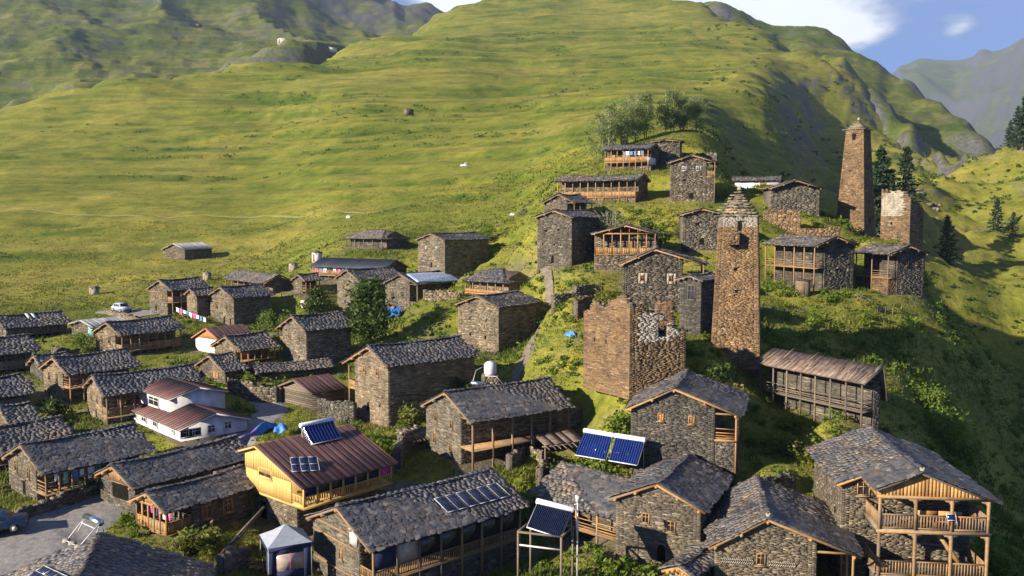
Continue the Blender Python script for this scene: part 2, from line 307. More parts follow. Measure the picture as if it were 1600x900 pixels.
# ------------------------------------------------------------------ the land
def zc(y, d):
    u = (450.0 - y) / F
    return (-SP + u * CP) / (CP + u * SP) * d
class Land:
    def __init__(s, cols):
        """cols: {photo column x: [(distance, photo row y) or (distance, None, height below/above the viewpoint)]}"""
        s.x = np.array(sorted(cols)); s.t = (s.x - 800.0) / F; s.c = []
        for x in s.x:
            e = sorted(cols[x], key=lambda k: k[0])
            dd = np.log([k[0] for k in e]); zz = np.array([zc(k[1], k[0]) if k[1] is not None else k[2] for k in e])
            s.c.append((dd, zz, s.slopes(dd, zz)))
        s.fix = None
    @staticmethod
    def slopes(x, y):
        h = np.diff(x); dl = np.diff(y) / h; m = np.zeros(len(x)); m[0] = dl[0]; m[-1] = dl[-1]
        for i in range(1, len(x) - 1):
            m[i] = (dl[i - 1] * h[i] + dl[i] * h[i - 1]) / (h[i] + h[i - 1])
            if dl[i - 1] * dl[i] <= 0: m[i] *= 0.3
        return m
    @staticmethod
    def herm(c, L):
        x, y, m = c; Lc = np.clip(L, x[0], x[-1]); i = np.clip(np.searchsorted(x, Lc) - 1, 0, len(x) - 2)
        h = x[i + 1] - x[i]; t = (Lc - x[i]) / h
        return (2*t**3 - 3*t**2 + 1) * y[i] + (t**3 - 2*t**2 + t) * h * m[i] + (-2*t**3 + 3*t**2) * y[i + 1] + (t**3 - t**2) * h * m[i + 1]
    def base(s, X, Y):
        X = np.asarray(X, float); Y = np.maximum(np.asarray(Y, float), 1.0); t = np.clip(X / Y, s.t[0], s.t[-1]); L = np.log(Y)
        Z = np.stack([s.herm(c, L) for c in s.c])
        n = len(s.t); i = np.clip(np.searchsorted(s.t, t) - 1, 0, n - 2)
        f = (t - s.t[i]) / (s.t[i + 1] - s.t[i])
        ii = np.indices(t.shape)
        g = lambda k: Z[(np.clip(k, 0, n - 1), *ii)]
        p0, p1, p2, p3 = g(i - 1), g(i), g(i + 1), g(i + 2)
        # a gentle cubic across the columns
        m1 = (p2 - p0) * 0.5 * 0.6; m2 = (p3 - p1) * 0.5 * 0.6
        z = (2*f**3 - 3*f**2 + 1) * p1 + (f**3 - 2*f**2 + f) * m1 + (-2*f**3 + 3*f**2) * p2 + (f**3 - f**2) * m2
        return z + CZ
    def height(s, X, Y):
        z = s.base(X, Y)
        if s.fix is not None:
            X = np.asarray(X, float); Y = np.asarray(Y, float)
            num = np.zeros_like(z); den = np.full_like(z, 0.12)
            nf, df = num.ravel(), den.ravel(); xf, yf = X.ravel(), Y.ravel()
            nr = np.nonzero((yf < 260) & (yf > 40))[0]
            xn, yn = xf[nr], yf[nr]; a = np.zeros(len(nr)); b = np.zeros(len(nr))
            od = np.argsort(yn); xs, ys = xn[od], yn[od]; sa = np.zeros(len(nr)); sb = np.zeros(len(nr))
            for (px, py, r, rad) in s.fix:
                i0, i1 = np.searchsorted(ys, py - rad), np.searchsorted(ys, py + rad)
                w = np.clip(1 - ((xs[i0:i1] - px)**2 + (ys[i0:i1] - py)**2) / rad**2, 0, 1)**2
                sa[i0:i1] += w * r; sb[i0:i1] += w
            a[od] = sa; b[od] = sb
            zz = z.ravel().copy(); zz[nr] += a / (b + 0.12); z = zz.reshape(z.shape)
        return z
near_l = [(12, None, -28), (60, 900), (80, 722), (93, 660), (109, 600), (123, 560)]
V = lambda d, z: (d, None, z)
LAND = Land({
 -900: near_l + [(157, 495), (200, 440), (260, 390), (340, 330), (450, 270), (600, 205), V(1000, 40), V(2500, 0)],
 -250: near_l + [(157, 495), (200, 440), (260, 390), (340, 330), (450, 270), (600, 205), V(1000, 30), V(2500, 0)],
 0: near_l + [(157, 495), (180, 470), (200, 445), (250, 395), (320, 335), (400, 280), (520, 220), (650, 182), V(850, 30), V(1200, 0), V(2500, 0)],
 100: near_l + [(157, 495), (180, 468), (200, 443), (250, 393), (325, 330), (415, 270), (540, 205), (690, 153), V(880, 45), V(1250, 10), V(2500, 0)],
 200: near_l + [(160, 490), (200, 440), (250, 392), (330, 325), (430, 260), (560, 190), (730, 132), V(950, 70), V(1300, 30), V(2500, 0)],
 400: near_l + [(150, 500), (170, 470), (200, 430), (250, 385), (330, 320), (430, 255), (560, 180), (700, 130), (850, 102), V(1050, 110), V(1400, 60), V(2500, 0)],
 560: near_l + [(150, 490), (165, 435), (185, 390), (220, 360), (260, 335), (340, 280), (450, 215), (600, 140), (760, 108), (950, 90), (1200, 80), V(1600, 180), V(2500, 100)],
 700: [(12, None, -28), (60, 900), (80, 722), (93, 640), (110, 570), (118, 548), (135, 470), (160, 420), (190, 375), (230, 335), (280, 300), (360, 250), (460, 200), (600, 140), (760, 105), (1000, 70), (1300, 40), (1500, 22), V(1900, 300), V(2500, 200)],
 800: [(12, None, -28), (60, 900), (72, 780), (85, 690), (100, 600), (118, 530), (135, 455), (150, 405), (180, 355), (220, 320), (270, 285), (350, 240), (450, 195), (600, 145), (760, 112), (1000, 72), (1300, 30), (1500, -4), V(1900, 400), V(2500, 300)],
 900: [(12, None, -28), (60, 900), (72, 770), (85, 640), (92, 590), (105, 500), (120, 440), (130, 412), (145, 345), (170, 290), (200, 262), (250, 240), (320, 215), (420, 185), (560, 145), (760, 110), (1000, 70), (1300, 25), (1600, -20), V(1900, 440), V(2500, 300)],
 1000: [(12, None, -28), (62, 880), (72, 725), (85, 590), (100, 520), (112, 480), (125, 420), (140, 360), (150, 315), (170, 262), (190, 228), (220, 210), (270, 195), (350, 180), (450, 160), (600, 130), (800, 100), (1000, 68), (1300, 22), (1600, -22), V(1900, 440), V(2500, 300)],
 1090: [(12, None, -28), (57, 940), (62, 880), (72, 725), (85, 600), (92, 550), (112, 470), (132, 385), (150, 312), (165, 270), (185, 235), (215, 207), (260, 195), (330, 182), (420, 165), (560, 140), (760, 105), (1000, 65), (1250, 28), (1400, 14), V(1800, 250), V(2500, 200)],
 1180: [(12, None, -28), (57, 940), (64, 850), (72, 740), (82, 665), (92, 560), (110, 480), (125, 430), (135, 362), (148, 325), (160, 300), V(185, 0), V(220, 2), (300, 276), (360, 254), (420, 230), (530, 156), (600, 135), (760, 112), (1000, 75), (1200, 52), V(1500, 180), V(2500, 100)],
 1300: [(12, None, -28), (57, 945), (64, 860), (72, 760), (82, 675), (92, 600), (105, 530), (118, 475), (125, 455), (140, 385), (150, 352), (162, 338), V(190, -14), V(240, -14), V(320, -4), V(420, 5), V(520, 14), V(650, 36), V(800, 76), (950, 98), V(1300, 120), V(2500, 80)],
 1400: [(12, None, -28), (57, 955), V(70, -23.8), V(82, -22.8), V(95, -19.6), V(108, -15.8), (117, 490), (122, 463), (135, 410), (148, 390), V(165, -12), V(200, -20), (250, 330), (300, 292), (340, 280), V(400, 4), V(470, 4), V(560, 16), V(650, 32), V(800, 60), V(950, 92), V(1200, 60), V(2500, 60)],
 1500: [(12, None, -29), V(57, -26), V(70, -27), V(85, -26.5), V(100, -25), V(115, -20.6), V(130, -17.2), V(141, -16.2), V(155, -22), V(175, -33), V(200, -33), (232, 430), (260, 385), (300, 340), (350, 300), (400, 272), (425, 264), V(500, 0), V(620, 4), (800, 250), V(1000, 40), V(2500, 60)],
 1600: [(12, None, -31), V(57, -29), V(75, -31.5), V(95, -32.5), V(115, -32), V(135, -29.7), V(150, -27.6), V(165, -33), V(185, -44), V(205, -44), (230, 450), (260, 390), (300, 330), (350, 275), (400, 235), (440, 218), V(560, 10), V(800, 20), V(1200, 40), V(2500, 60)],
 1800: [(12, None, -33), V(57, -34), V(80, -38), V(110, -42), V(150, -46), V(190, -42), (235, 400), (270, 330), (330, 250), (400, 180), (470, 130), V(600, 60), V(900, 60), V(2500, 60)],
 2600: [(12, None, -36), V(57, -40), V(80, -44), V(110, -48), V(150, -48), V(190, -42), (235, 400), (270, 330), (330, 250), (400, 160), (470, 100), V(600, 60), V(900, 60), V(2500, 60)],
})
def crest_cols(pts, fr, back=0.72):
    out = {}
    for (x, y, d) in pts:
        e = [(d * k, y + dy) for k, dy in fr] + [(d, y), V(d * 1.25, zc(y, d) * back)]
        out[x] = [V(e[0][0] * .88, -250)] + e
    return out
def deep(c): return {x: [V(e[0][0] * .88, -150)] + e for x, e in c.items()}
FAR = {
 'left_hillside': (Land(deep({-400: [(850, 230), (1200, 120), (1600, 20), (2200, -120), V(2700, 600)], 0: [(800, 245), (1000, 172), (1200, 112), (1500, 50), (1900, -20), (2400, -100), V(2700, 600)],
   200: [(850, 215), (1100, 130), (1300, 95), (1600, 50), (2000, -10), (2500, -80), V(2700, 600)], 400: [(950, 160), (1200, 105), (1400, 82), (1700, 48), (2000, 10), (2300, -30), V(2700, 500)],
   480: [(1000, 140), (1250, 100), (1500, 74), (1800, 46), (2100, 20), (2400, 0), V(2700, 450)], 545: [(1100, 120), (1300, 95), (1500, 82), (1800, 70), (2300, 60), V(2700, 300)], 700: [(1200, 125), (1500, 110), (2300, 110), V(2700, 200)]})), -0.62, -0.05, 690, 2700, 24, 0.55),
 'rocky_mountain': (Land(deep({250: [(2000, 120), (2700, -40), (3200, -150), V(3800, 900)], 450: [(2000, 110), (2600, 0), (3000, -90), V(3800, 800)], 540: [(2000, 110), (2300, 68), (2700, 0), (3100, -60), V(3800, 700)],
   620: [(2000, 110), (2400, 55), (2800, 2), (3000, -4), V(3800, 500)], 638: [(2000, 110), (2400, 58), (2800, 12), (3000, 7), V(3800, 480)], 665: [(2000, 110), (2400, 60), (2800, 16), (3000, 9), V(3800, 480)], 702: [(2000, 115), (2400, 70), (2800, 32), (3000, 24), V(3800, 450)], 780: [(2000, 130), (2400, 100), (3000, 70), V(3800, 300)]})), -0.44, 0.0, 1750, 3800, 70, 1.0),
 'right_ridge': (Land(crest_cols([(980, 0, 1900), (1060, 8, 1850), (1077, 5, 1850), (1121, 0, 1800), (1144, 7, 1800), (1175, 22, 1780), (1219, 32, 1750), (1246, 31, 1720), (1276, 39, 1700), (1300, 49, 1650), (1327, 66, 1600), (1357, 86, 1550), (1381, 110, 1500), (1414, 135, 1400), (1458, 169, 1250), (1499, 202, 1100), (1532, 222, 1000), (1563, 238, 900), (1640, 262, 850)], [(0.55, 150), (0.68, 95), (0.84, 38)])), 0.1, 0.62, 420, 2200, 30, 0.8),
 'far_mountain': (Land(crest_cols([(1250, 200, 10000), (1350, 130, 10000), (1384, 112, 10000), (1397, 98, 10000), (1424, 88, 10000), (1455, 94, 10000), (1482, 98, 10000), (1509, 91, 9800), (1519, 80, 9800), (1539, 74, 9600), (1566, 61, 9400), (1586, 47, 9200), (1600, 41, 9000), (1700, 0, 8600), (1900, -70, 8000)], [(0.5, 230), (0.65, 150), (0.8, 75)])), 0.28, 0.85, 4000, 12400, 300, 0.95),
}
def sheet(name, hf, t0, t1, nt, d0, d1, nd, mat, label, rockf=None):
    t = np.linspace(t0, t1, nt); d = np.exp(np.linspace(math.log(d0), math.log(d1), nd))
    T, D = np.meshgrid(t, d); X = T * D; Y = D; Z = hf(X, Y)
    Vv = np.stack([X, Y, Z], -1).reshape(-1, 3)
    i = np.arange(nd - 1)[:, None] * nt + np.arange(nt - 1)[None, :]; i = i.ravel()
    fs = np.stack([i, i + 1, i + 1 + nt, i + nt], 1)
    mb = MB(); mb.add(Vv, fs, 0.5); o = mb.build(name, mat, smooth=True)
    me = o.data; at = me.attributes.new('rock', 'FLOAT', 'POINT')
    rk = rockf(X, Y, Z) if rockf is not None else np.zeros_like(X)
    at.data.foreach_set('value', rk.ravel().astype(np.float32))
    if name != 'ground':
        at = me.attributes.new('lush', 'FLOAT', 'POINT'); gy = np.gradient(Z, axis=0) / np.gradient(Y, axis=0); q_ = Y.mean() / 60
        lu = sm(.05, .45, gy - np.median(gy) + fbm(X / q_, Y / q_, 71, 4) * .5) * .9; at.data.foreach_set('value', lu.ravel().astype(np.float32))  # steeper far slopes darker: growth and slope shade put into the colour
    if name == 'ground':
        for k_, f_ in (('lush', ground_lush_shade), ('dirt', ground_dirt)):
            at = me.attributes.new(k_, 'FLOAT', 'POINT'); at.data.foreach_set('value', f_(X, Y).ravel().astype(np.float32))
    return tag(o, label, kind='structure')
def steep(X, Y, Z):
    gy = np.gradient(Z, axis=0) / np.maximum(np.gradient(Y, axis=0), 1e-6); gx = np.gradient(Z, axis=1) / np.maximum(np.gradient(X, axis=1), 1e-6)
    return np.sqrt(gx**2 + gy**2)
def sm(a, b, x): return np.clip((x - a) / (b - a), 0, 1)
def terraces(X, Y, zz, what):
    wob = fbm(X / 420, Y / 300, 3, 3) * 1.3 + fbm(X / 90, Y / 60, 33, 2) * .16; out = 0
    for st, am, k0, k1 in ((6.0, 1.6, 185, 480), (19.0, 6.5, 430, 1900)):
        ph = zz / st + wob; fr = ph - np.floor(ph); wd = .76 + .12 * vnoise(np.floor(ph) * 3.7, X / 90, 8)
        saw = np.where(fr < wd, -fr / wd, (fr - wd) / (1 - wd) - 1) + 0.5
        band = sm(k0, k0 * 1.3, Y) * (1 - sm(k1, k1 * 1.5, Y)) * sm(-0.38, -.02, fbm(X / 160 + np.floor(ph) * 5.3, Y / 300 + np.floor(ph) * 1.7, 5, 3))
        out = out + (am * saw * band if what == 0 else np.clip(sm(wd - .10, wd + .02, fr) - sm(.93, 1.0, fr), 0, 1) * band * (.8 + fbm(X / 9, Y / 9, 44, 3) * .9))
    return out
def ground_lush_shade(X, Y):
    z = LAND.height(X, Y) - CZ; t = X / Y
    l = terraces(X, Y, z, 1) * (1 - sm(.2, .3, t)) + sm(.12, .42, fbm(X / 26, Y / 16, 88, 4)) * .4 * sm(170, 260, Y) + sm(.0, .5, fbm(X / 9, Y / 9, 89, 3)) * .6 * (1 - sm(150, 200, Y))  # terrace risers carry growth and painted shade; the noise patches are growth
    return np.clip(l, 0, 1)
def ground_dirt(X, Y):
    d = np.zeros_like(X); xf, yf = X.ravel(), Y.ravel(); nr = np.nonzero((yf > 40) & (yf < 200) & (np.abs(xf / yf) < .8))[0]; xs, ys = xf[nr], yf[nr]; m = np.zeros(len(nr))
    for (b, l, g, L, W) in FPRE:
        u = (xs - b.x) * l[0] + (ys - b.y) * l[1]; v = (xs - b.x) * g[0] + (ys - b.y) * g[1]
        e = np.maximum(np.maximum(-u, u - L), np.maximum(-v, v - W)); m = np.maximum(m, 1 - np.clip(e / 2.6, 0, 1))
    r = np.zeros(len(xf)); r[nr] = np.clip(m * 1.1 + fbm(xs / 4, ys / 4, 301, 3) * 1.2 - .25, 0, 1) * (1 - sm(.10, .16, xs / ys) * .6); return r.reshape(X.shape)
def ground_h(X, Y):
    z = LAND.height(X, Y)
    far = sm(150, 260, Y); t = X / np.maximum(Y, 1)
    flank = sm(0.22, 0.36, t) * sm(190, 300, Y) * (1 - sm(0.42, 0.5, t) * (Y < 480))
    zz = z - CZ
    z = z + terraces(X, Y, zz, 0) * (1 - flank)
    z = z + far * fbm(X / 26, Y / 26, 9, 4) * 1.3 + far * fbm(X / 7, Y / 9, 19, 3) * 0.42 * (1 - sm(500, 900, Y))
    z = z + sm(300, 800, Y) * fbm(X / 130, Y / 130, 29, 4) * 9
    # gullies down the shaded flank
    gl = fbm(X / 34 + Y / 90, Y / 150, 39, 4, 0.55); z = z + flank * (-np.abs(gl) * 17 + 4) + flank * fbm(X / 14, Y / 14, 49, 4, 0.6) * 5
    # rough slope right of the village
    rs = sm(0.27, 0.36, t) * (1 - sm(150, 175, Y)); z = z + rs * fbm(X / 6, Y / 6, 59, 3) * 0.9
    oh = sm(0.40, 0.46, t) * sm(190, 240, Y) * (1 - sm(470, 600, Y)); z = z + oh * fbm(X / 22, Y / 22, 69, 4, 0.6) * 6
    z = z + (1 - far) * fbm(X / 3, Y / 3, 79, 3) * 0.22
    return z
def ground_rock(X, Y, Z):
    t = X / Y; s = steep(X, Y, Z)
    fl = sm(0.2, 0.3, t) * sm(230, 330, Y)
    return np.clip(sm(0.95, 1.5, s + fbm(X / 12, Y / 12, 91, 3) * 0.9) * fl * 0.9, 0, 1)
def far_h(key):
    L, t0, t1, d0, d1, amp, rk = FAR[key]
    def f(X, Y):
        z = L.height(X, Y); s = amp * 9.0
        cl = np.clip(sm(d0, d0 * 1.25, Y), 0.15, 1)
        rr = .35 if key == 'left_hillside' else 1.0
        z = z + cl * (-np.abs(fbm(X / s + Y / (3 * s), Y / (2.2 * s), 5, 5, 0.5)) * amp * 1.5 + amp * 0.25) + cl * fbm(X / (s * .35), Y / (s * .35), 15, 5, 0.55) * amp * 0.5 * rr
        if key == 'left_hillside':
            ph = (z - CZ) / 19.0 + fbm(X / 420, Y / 420, 3, 3) * 2.5; fr = ph - np.floor(ph)
            z = z + 7.0 * (np.where(fr < 0.65, -fr / 0.65, (fr - 0.65) / 0.35 - 1) + 0.5)
        return z
    def r(X, Y, Z):
        return np.clip(sm(1.0 - 0.55 * rk, 1.6 - 0.6 * rk, steep(X, Y, Z) + fbm(X / (amp * 2), Y / (amp * 2), 92, 4) * 0.9) * min(1, rk + .1), 0, 1)
    return f, r
def hz(X, Y): return float(ground_h(np.array([float(X)]), np.array([float(Y)]))[0])
# ------------------------------------------------------------------ masonry and slates
def stones(mb, O, U, W, Hh, N, sw, sh, holes=(), clip=None, v0=-1.0, U1=None, pr=0.05, rr=(0, 1), top=None):
    """courses of rough stones laid on the plane O + U*u + z; U1: unit direction and width at the top for a tapering wall; clip(v)->(umin,umax)"""
    O = np.array(O, float); U = np.array(U, float); N = np.array(N, float); Z = np.array((0, 0, 1.0))
    rows = []; v = v0
    while v < Hh:
        h = sh * random.uniform(0.65, 1.4); v1 = v + h
        if v1 > Hh: v1 = Hh
        if v1 - v < 0.03: break
        lo, hi = (0.0, W) if clip is None else clip((v + v1) / 2)
        lo -= 0.05; hi += 0.05
        if hi - lo > 0.1:
            n = max(1, int((hi - lo) / sw * 1.5) + 2)
            e = np.cumsum(rng.uniform(0.45, 1.75, n) * sw); e = np.concatenate([[0], e]) - random.uniform(0, sw) + lo
            e = np.clip(e, lo, hi)
            if hi - lo > 2.0:     # longer corner stones, alternating
                k0, k1 = (.62, .3) if len(rows) % 2 else (.3, .58)
                e = np.concatenate([[lo, lo + k0], e[(e > lo + k0 + .08) & (e < hi - k1 - .08)], [hi - k1, hi]])
            a = e[:-1]; b = e[1:]; k = (b - a) > 0.05; a = a[k]; b = b[k]
            for (h0, h1, g0, g1) in holes:
                if v1 > g0 + 0.03 and v < g1 - 0.03:
                    ins = (b > h0) & (a < h1)
                    a2 = []; b2 = []
                    for p, q, w in zip(a, b, ins):
                        if not w: a2.append(p); b2.append(q)
                        else:
                            if p < h0 - 0.04: a2.append(p); b2.append(h0)
                            if q > h1 + 0.04: a2.append(h1); b2.append(q)
                    a = np.array(a2); b = np.array(b2)
            if len(a): rows.append(np.stack([a, b, np.full(len(a), v), np.full(len(a), v1)], 1))
        v = v1
    if not rows: return
    S = np.concatenate(rows); n = len(S); g = 0.004
    a, b, c, d = S[:, 0] + g, S[:, 1] - g, S[:, 2] + g, S[:, 3] - g
    p = rng.uniform(0.015, 0.015 + pr * .5, n); jit = lambda: rng.uniform(-0.010, 0.010, n)
    def pt(u, v, o):
        q = O + np.outer(u, U) + np.outer(v, Z) + np.outer(o, N)
        if U1 is not None:
            f = np.clip(v / Hh, -0.2, 1)[:, None]
            q = q + f * U1(u / W)
        return q
    back = np.full(n, -0.03)
    Vv = np.stack([pt(a, c, back), pt(b, c, back), pt(b, d, back), pt(a, d, back),
                   pt(a + jit(), c + jit(), p), pt(b + jit(), c + jit(), p + jit()), pt(b + jit(), d + jit(), p), pt(a + jit(), d + jit(), p + jit())], 1).reshape(-1, 3)
    base = np.arange(n)[:, None] * 8
    fs = np.array([(4, 5, 6, 7), (0, 1, 5, 4), (1, 2, 6, 5), (2, 3, 7, 6), (3, 0, 4, 7)])
    fs = (base[:, :, None] + fs[None]).reshape(-1, 4)
    mb.add(Vv, fs, np.repeat(rng.uniform(rr[0], rr[1], n), 5))
HEX = []
for k in range(14):
    ang = [2 * math.pi * (i + random.uniform(-0.28, 0.28)) / 6 + random.uniform(-.2, .2) for i in range(6)]
    ang.sort()
    ring = []
    for t in ang:
        c, s_ = math.cos(t), math.sin(t); q = 1 / max(abs(c), abs(s_)) ** 0.55
        ring.append((0.5 * c * q * random.uniform(0.88, 1.08), 0.5 * s_ * q * random.uniform(0.88, 1.08)))
    HEX.append(np.array(ring))
def hex_verts(k):
    r = HEX[k]; V = np.zeros((12, 3)); V[:6, :2] = r; V[6:, :2] = r * 1.02; V[:6, 2] = 0.5; V[6:, 2] = -0.5
    V[:6, 2] += [0.12 * math.sin(3 * k + i * 2.1) for i in range(6)]
    return V
HEXV = [hex_verts(k) for k in range(14)]
HEXF6 = np.array([[0, 1, 2, 3, 4, 5]]); HEXF4 = np.array([(i, i + 6, (i + 1) % 6 + 6, (i + 1) % 6) for i in range(6)])
SLATE_ME = None
def slate_meshes():
    global SLATE_ME
    if SLATE_ME is None:
        SLATE_ME = []
        for k in range(14):
            mb = MB(); mb.add(HEXV[k], HEXF4, 0.5); mb.b.append((HEXF6.copy(), np.array([0.5]), 0))
            o = mb.build('slate', 'slate_single'); SLATE_ME.append(o.data); bpy.data.objects.remove(o)
    return SLATE_ME
def slate_list(O, U, Lu, S, Ls, w=0.46, e=0.30, clip=None, tilt=None, edge=True):
    """slates on a roof plane: O eave corner, U along the eave, S up the slope; returns (k, 3x3 axes scaled, centre)"""
    O = np.array(O, float); U = np.array(U, float); S = np.array(S, float); N = np.cross(U, S); N /= np.linalg.norm(N)
    if N[2] < 0: N = -N
    tilt = (.07 if e < .275 else .045) if tilt is None else tilt; thk = (0.025, 0.06) if e < .275 else (0.016, 0.036)
    out = []; nr = max(2, int(Ls / e)); er = Ls / nr
    for j in range(nr + 1):
        s = j * er + 0.05; lo, hi = (0, Lu) if clip is None else clip(min(s, Ls)); x = lo - random.uniform(0.0, 0.12)
        while x < hi:
            ww = w * random.uniform(0.6, 1.5); hh = er * random.uniform(1.5, 2.1); th = random.uniform(*thk)
            so_ = random.uniform(-.13, .05) if j == 0 else 0.0
            if j == 0: hh *= 0.85
            cx = x + ww / 2; rot = random.gauss(0, 0.13); tl = tilt + random.uniform(-0.03, 0.05)
            sag = 0.07 + 0.07 * math.sin(cx * .9 + s * .6 + O[1]) + 0.035 * math.sin(s * 2.3 + cx * .45)
            cr, sr = math.cos(rot), math.sin(rot)
            u2 = U * cr + S * sr; s2 = -U * sr + S * cr
            s3 = s2 * math.cos(tl) - N * math.sin(tl); n3 = np.cross(u2, s3)
            if n3[2] < 0: n3 = -n3
            c = O + U * cx + S * (s + so_ + random.uniform(-0.05, 0.05)) + N * (0.05 + sag * .6 + random.uniform(0, 0.03))
            out.append((random.randrange(14), np.stack([u2 * ww * 1.12, s3 * hh, n3 * th], 1), c))
            x += ww
    return out
def slates_mesh(mb, lst):
    for k in range(14):
        sub = [q for q in lst if q[0] == k]
        if not sub: continue
        A = np.stack([q[1] for q in sub]); C = np.stack([q[2] for q in sub])
        Vv = np.einsum('nij,kj->nki', A, HEXV[k]) + C[:, None, :]
        n = len(sub); base = mb.n + np.arange(n) * 12; r = rng.uniform(0, 1, n)
        mb.v.append(Vv.reshape(-1, 3))
        mb.b.append(((base[:, None, None] + HEXF4[None]).reshape(-1, 4), np.repeat(r, 6), 0))
        mb.b.append(((base[:, None, None] + HEXF6[None]).reshape(-1, 6), r, 0)); mb.n += n * 12
def put_slates(lst, roof, root, single=False):
    """slates of one roof: the nearest 300 one by one when the photo shows them apart, the rest as one mass"""
    rest = lst
    if single and lst:
        mw = Matrix.LocRotScale(root.location, root.rotation_euler, None)
        key = sorted(range(len(lst)), key=lambda i: (mw @ Vector(lst[i][2]) - cam.location).length - 6.0 * (lst[i][2][1] < SPLIT_Y[0]))
        pick = set(key[:300]); rest = [q for i, q in enumerate(lst) if i not in pick]
        me = slate_meshes()
        for i in pick:
            k, A, c = lst[i]
            o = bpy.data.objects.new('slate', me[k]); COL.objects.link(o); o.parent = roof
            m4 = Matrix.Identity(4)
            for a in range(3):
                for b in range(3): m4[a][b] = A[a, b]
                m4[a][3] = c[a]
            o.matrix_local = m4
    if rest:
        mb = MB(); slates_mesh(mb, rest); tag(mb.build('slate_courses', 'slate', roof), kind='stuff')
SPLIT_Y = [1e9]

# ------------------------------------------------------------------ houses
FOOT = []      # footprints kept free of plants
FIXES = []
def solve(px, base, dirv, lo=0.3, hi=60):
    f = lambda w: proj_x(base.x + dirv[0] * w, base.y + dirv[1] * w, base.z) - px
    a, b = lo, hi; fa = f(a); best = None
    if fa * f(b) > 0: return None
    for _ in range(60):
        m = (a + b) / 2
        if fa * f(m) <= 0: b = m
        else: a = m; fa = f(a)
    return (a + b) / 2
SPEC = []
def place(C, d, a, xl=None, xr=None, W=None, L=None, mirror=False):
    """corner C=(x, y base, y eave) in the photo, distance, heading of the ridge a; the far corners from the photo columns xl, xr"""
    b = P(C[0], C[1], d); e = P(C[0], C[2], d); H = e.z - b.z
    if mirror: xl, xr = xr, xl
    wmax = 8.8 if d < 80 or abs(a) < 20 else 7.0; w0 = W
    for _ in range(40):        # turn the house until its gable has a sensible width
        l = (math.sin(R(a)), math.cos(R(a))); g = (-math.cos(R(a)), math.sin(R(a)))
        if mirror: g = (-g[0], -g[1])
        if w0 is not None: break
        W = solve(xl, b, g) or 99.0
        if W <= wmax or abs(a) < 12: break
        a -= math.copysign(1.5, a)
    if W > 50: W = 6.0
    if L is None: L = solve(xr, b, l) or 8.0
    return b, H, W, L, l, g, R(90 - a)
def window(root, wall, c, U, N, w, h, kind, wood, near):
    """a window standing in its opening; c: centre on the backing wall"""
    c = Vector(c); U = Vector(U); N = Vector(N); Z = Vector((0, 0, 1))
    if kind in 'oD':
        mb = MB(); q = []
        pts = [(-w/2, -h/2), (w/2, -h/2), (w/2, h/2), (-w/2, h/2)] if kind == 'o' else [(-w/2, -h/2), (w/2, -h/2), (w/2, h*.2), (w*.3, h*.42), (0, h/2), (-w*.3, h*.42), (-w/2, h*.2)]
        mb.poly([tuple(c + U * x + Z * y + N * 0.012) for x, y in pts]); mb.build('opening', 'dark_inside', root)
        mb = MB(); mb.bar(c - U * (w/2 + .1) + Z * (h/2 + .05) + N * .06, c + U * (w/2 + .1) + Z * (h/2 + .05) + N * .06, 0.14, 0.09); mb.build('lintel', 'wood_old', root)
        return
    fm = MB(); t = 0.08 if w > 0.5 else 0.05
    z = 0.05
    for s in (-1, 1):
        fm.bar(c + U * s * (w/2 - t/2) - Z * h/2 + N * z, c + U * s * (w/2 - t/2) + Z * h/2 + N * z, t, 0.1)
        fm.bar(c - U * (w/2 - t) + Z * s * (h/2 - t/2) + N * z, c + U * (w/2 - t) + Z * s * (h/2 - t/2) + N * z, 0.1, t)
    if kind == 'd':
        o = fm.build('door', wood, root); p = MB()
        n = max(3, int(w / .22))
        for i in range(n):
            p.box((-w/2 + t + i * (w - 2*t) / n, 0, -h/2 + t), (-w/2 + t + (i + .94) * (w - 2*t) / n, 0.03 + .006 * (i % 2), h/2 - t))
        o2 = p.build('door_leaf', wood, o)
        m = Matrix((( U.x, N.x, 0, c.x), (U.y, N.y, 0, c.y), (0, 0, 1, c.z), (0, 0, 0, 1))); o2.matrix_local = m
        return
    fm.bar(c - Z * (h/2 - t) + N * .04, c + Z * (h/2 - t) + N * .04, 0.05, 0.06)
    fm.bar(c - U * (w/2 - t) + Z * h * .12 + N * .038, c + U * (w/2 - t) + Z * h * .12 + N * .038, 0.05, 0.05)
    o = fm.build('window', 'white_paint' if kind == 'p' else wood, root)
    mb = MB(); mb.poly([tuple(c + U * x + Z * y + N * 0.015) for x, y in ((-w/2, -h/2), (w/2, -h/2), (w/2, h/2), (-w/2, h/2))])
    mb.build('pane', 'wood_new' if kind == 's' else 'glass', o)
    mb = MB(); mb.box((-w/2 - .08, 0, -h/2 - .09), (w/2 + .08, .16, -h/2 - .01)); s_ = mb.build('sill', wood, o)
    s_.matrix_local = Matrix(((U.x, N.x, 0, c.x), (U.y, N.y, 0, c.y), (0, 0, 1, c.z), (0, 0, 0, 1)))
    if kind == 'f':    # a pale plastered surround
        mb = MB(); b_ = .28
        for (x0, x1, y0, y1) in ((-w/2 - b_, -w/2, -h/2 - b_, h/2 + b_), (w/2, w/2 + b_, -h/2 - b_, h/2 + b_), (-w/2, w/2, h/2, h/2 + b_), (-w/2, w/2, -h/2 - b_, -h/2)):
            mb.box((x0, 0, y0), (x1, .13, y1), 0.5)
        s_ = mb.build('surround', 'plaster', o); s_.matrix_local = Matrix(((U.x, N.x, 0, c.x), (U.y, N.y, 0, c.y), (0, 0, 1, c.z), (0, 0, 0, 1)))
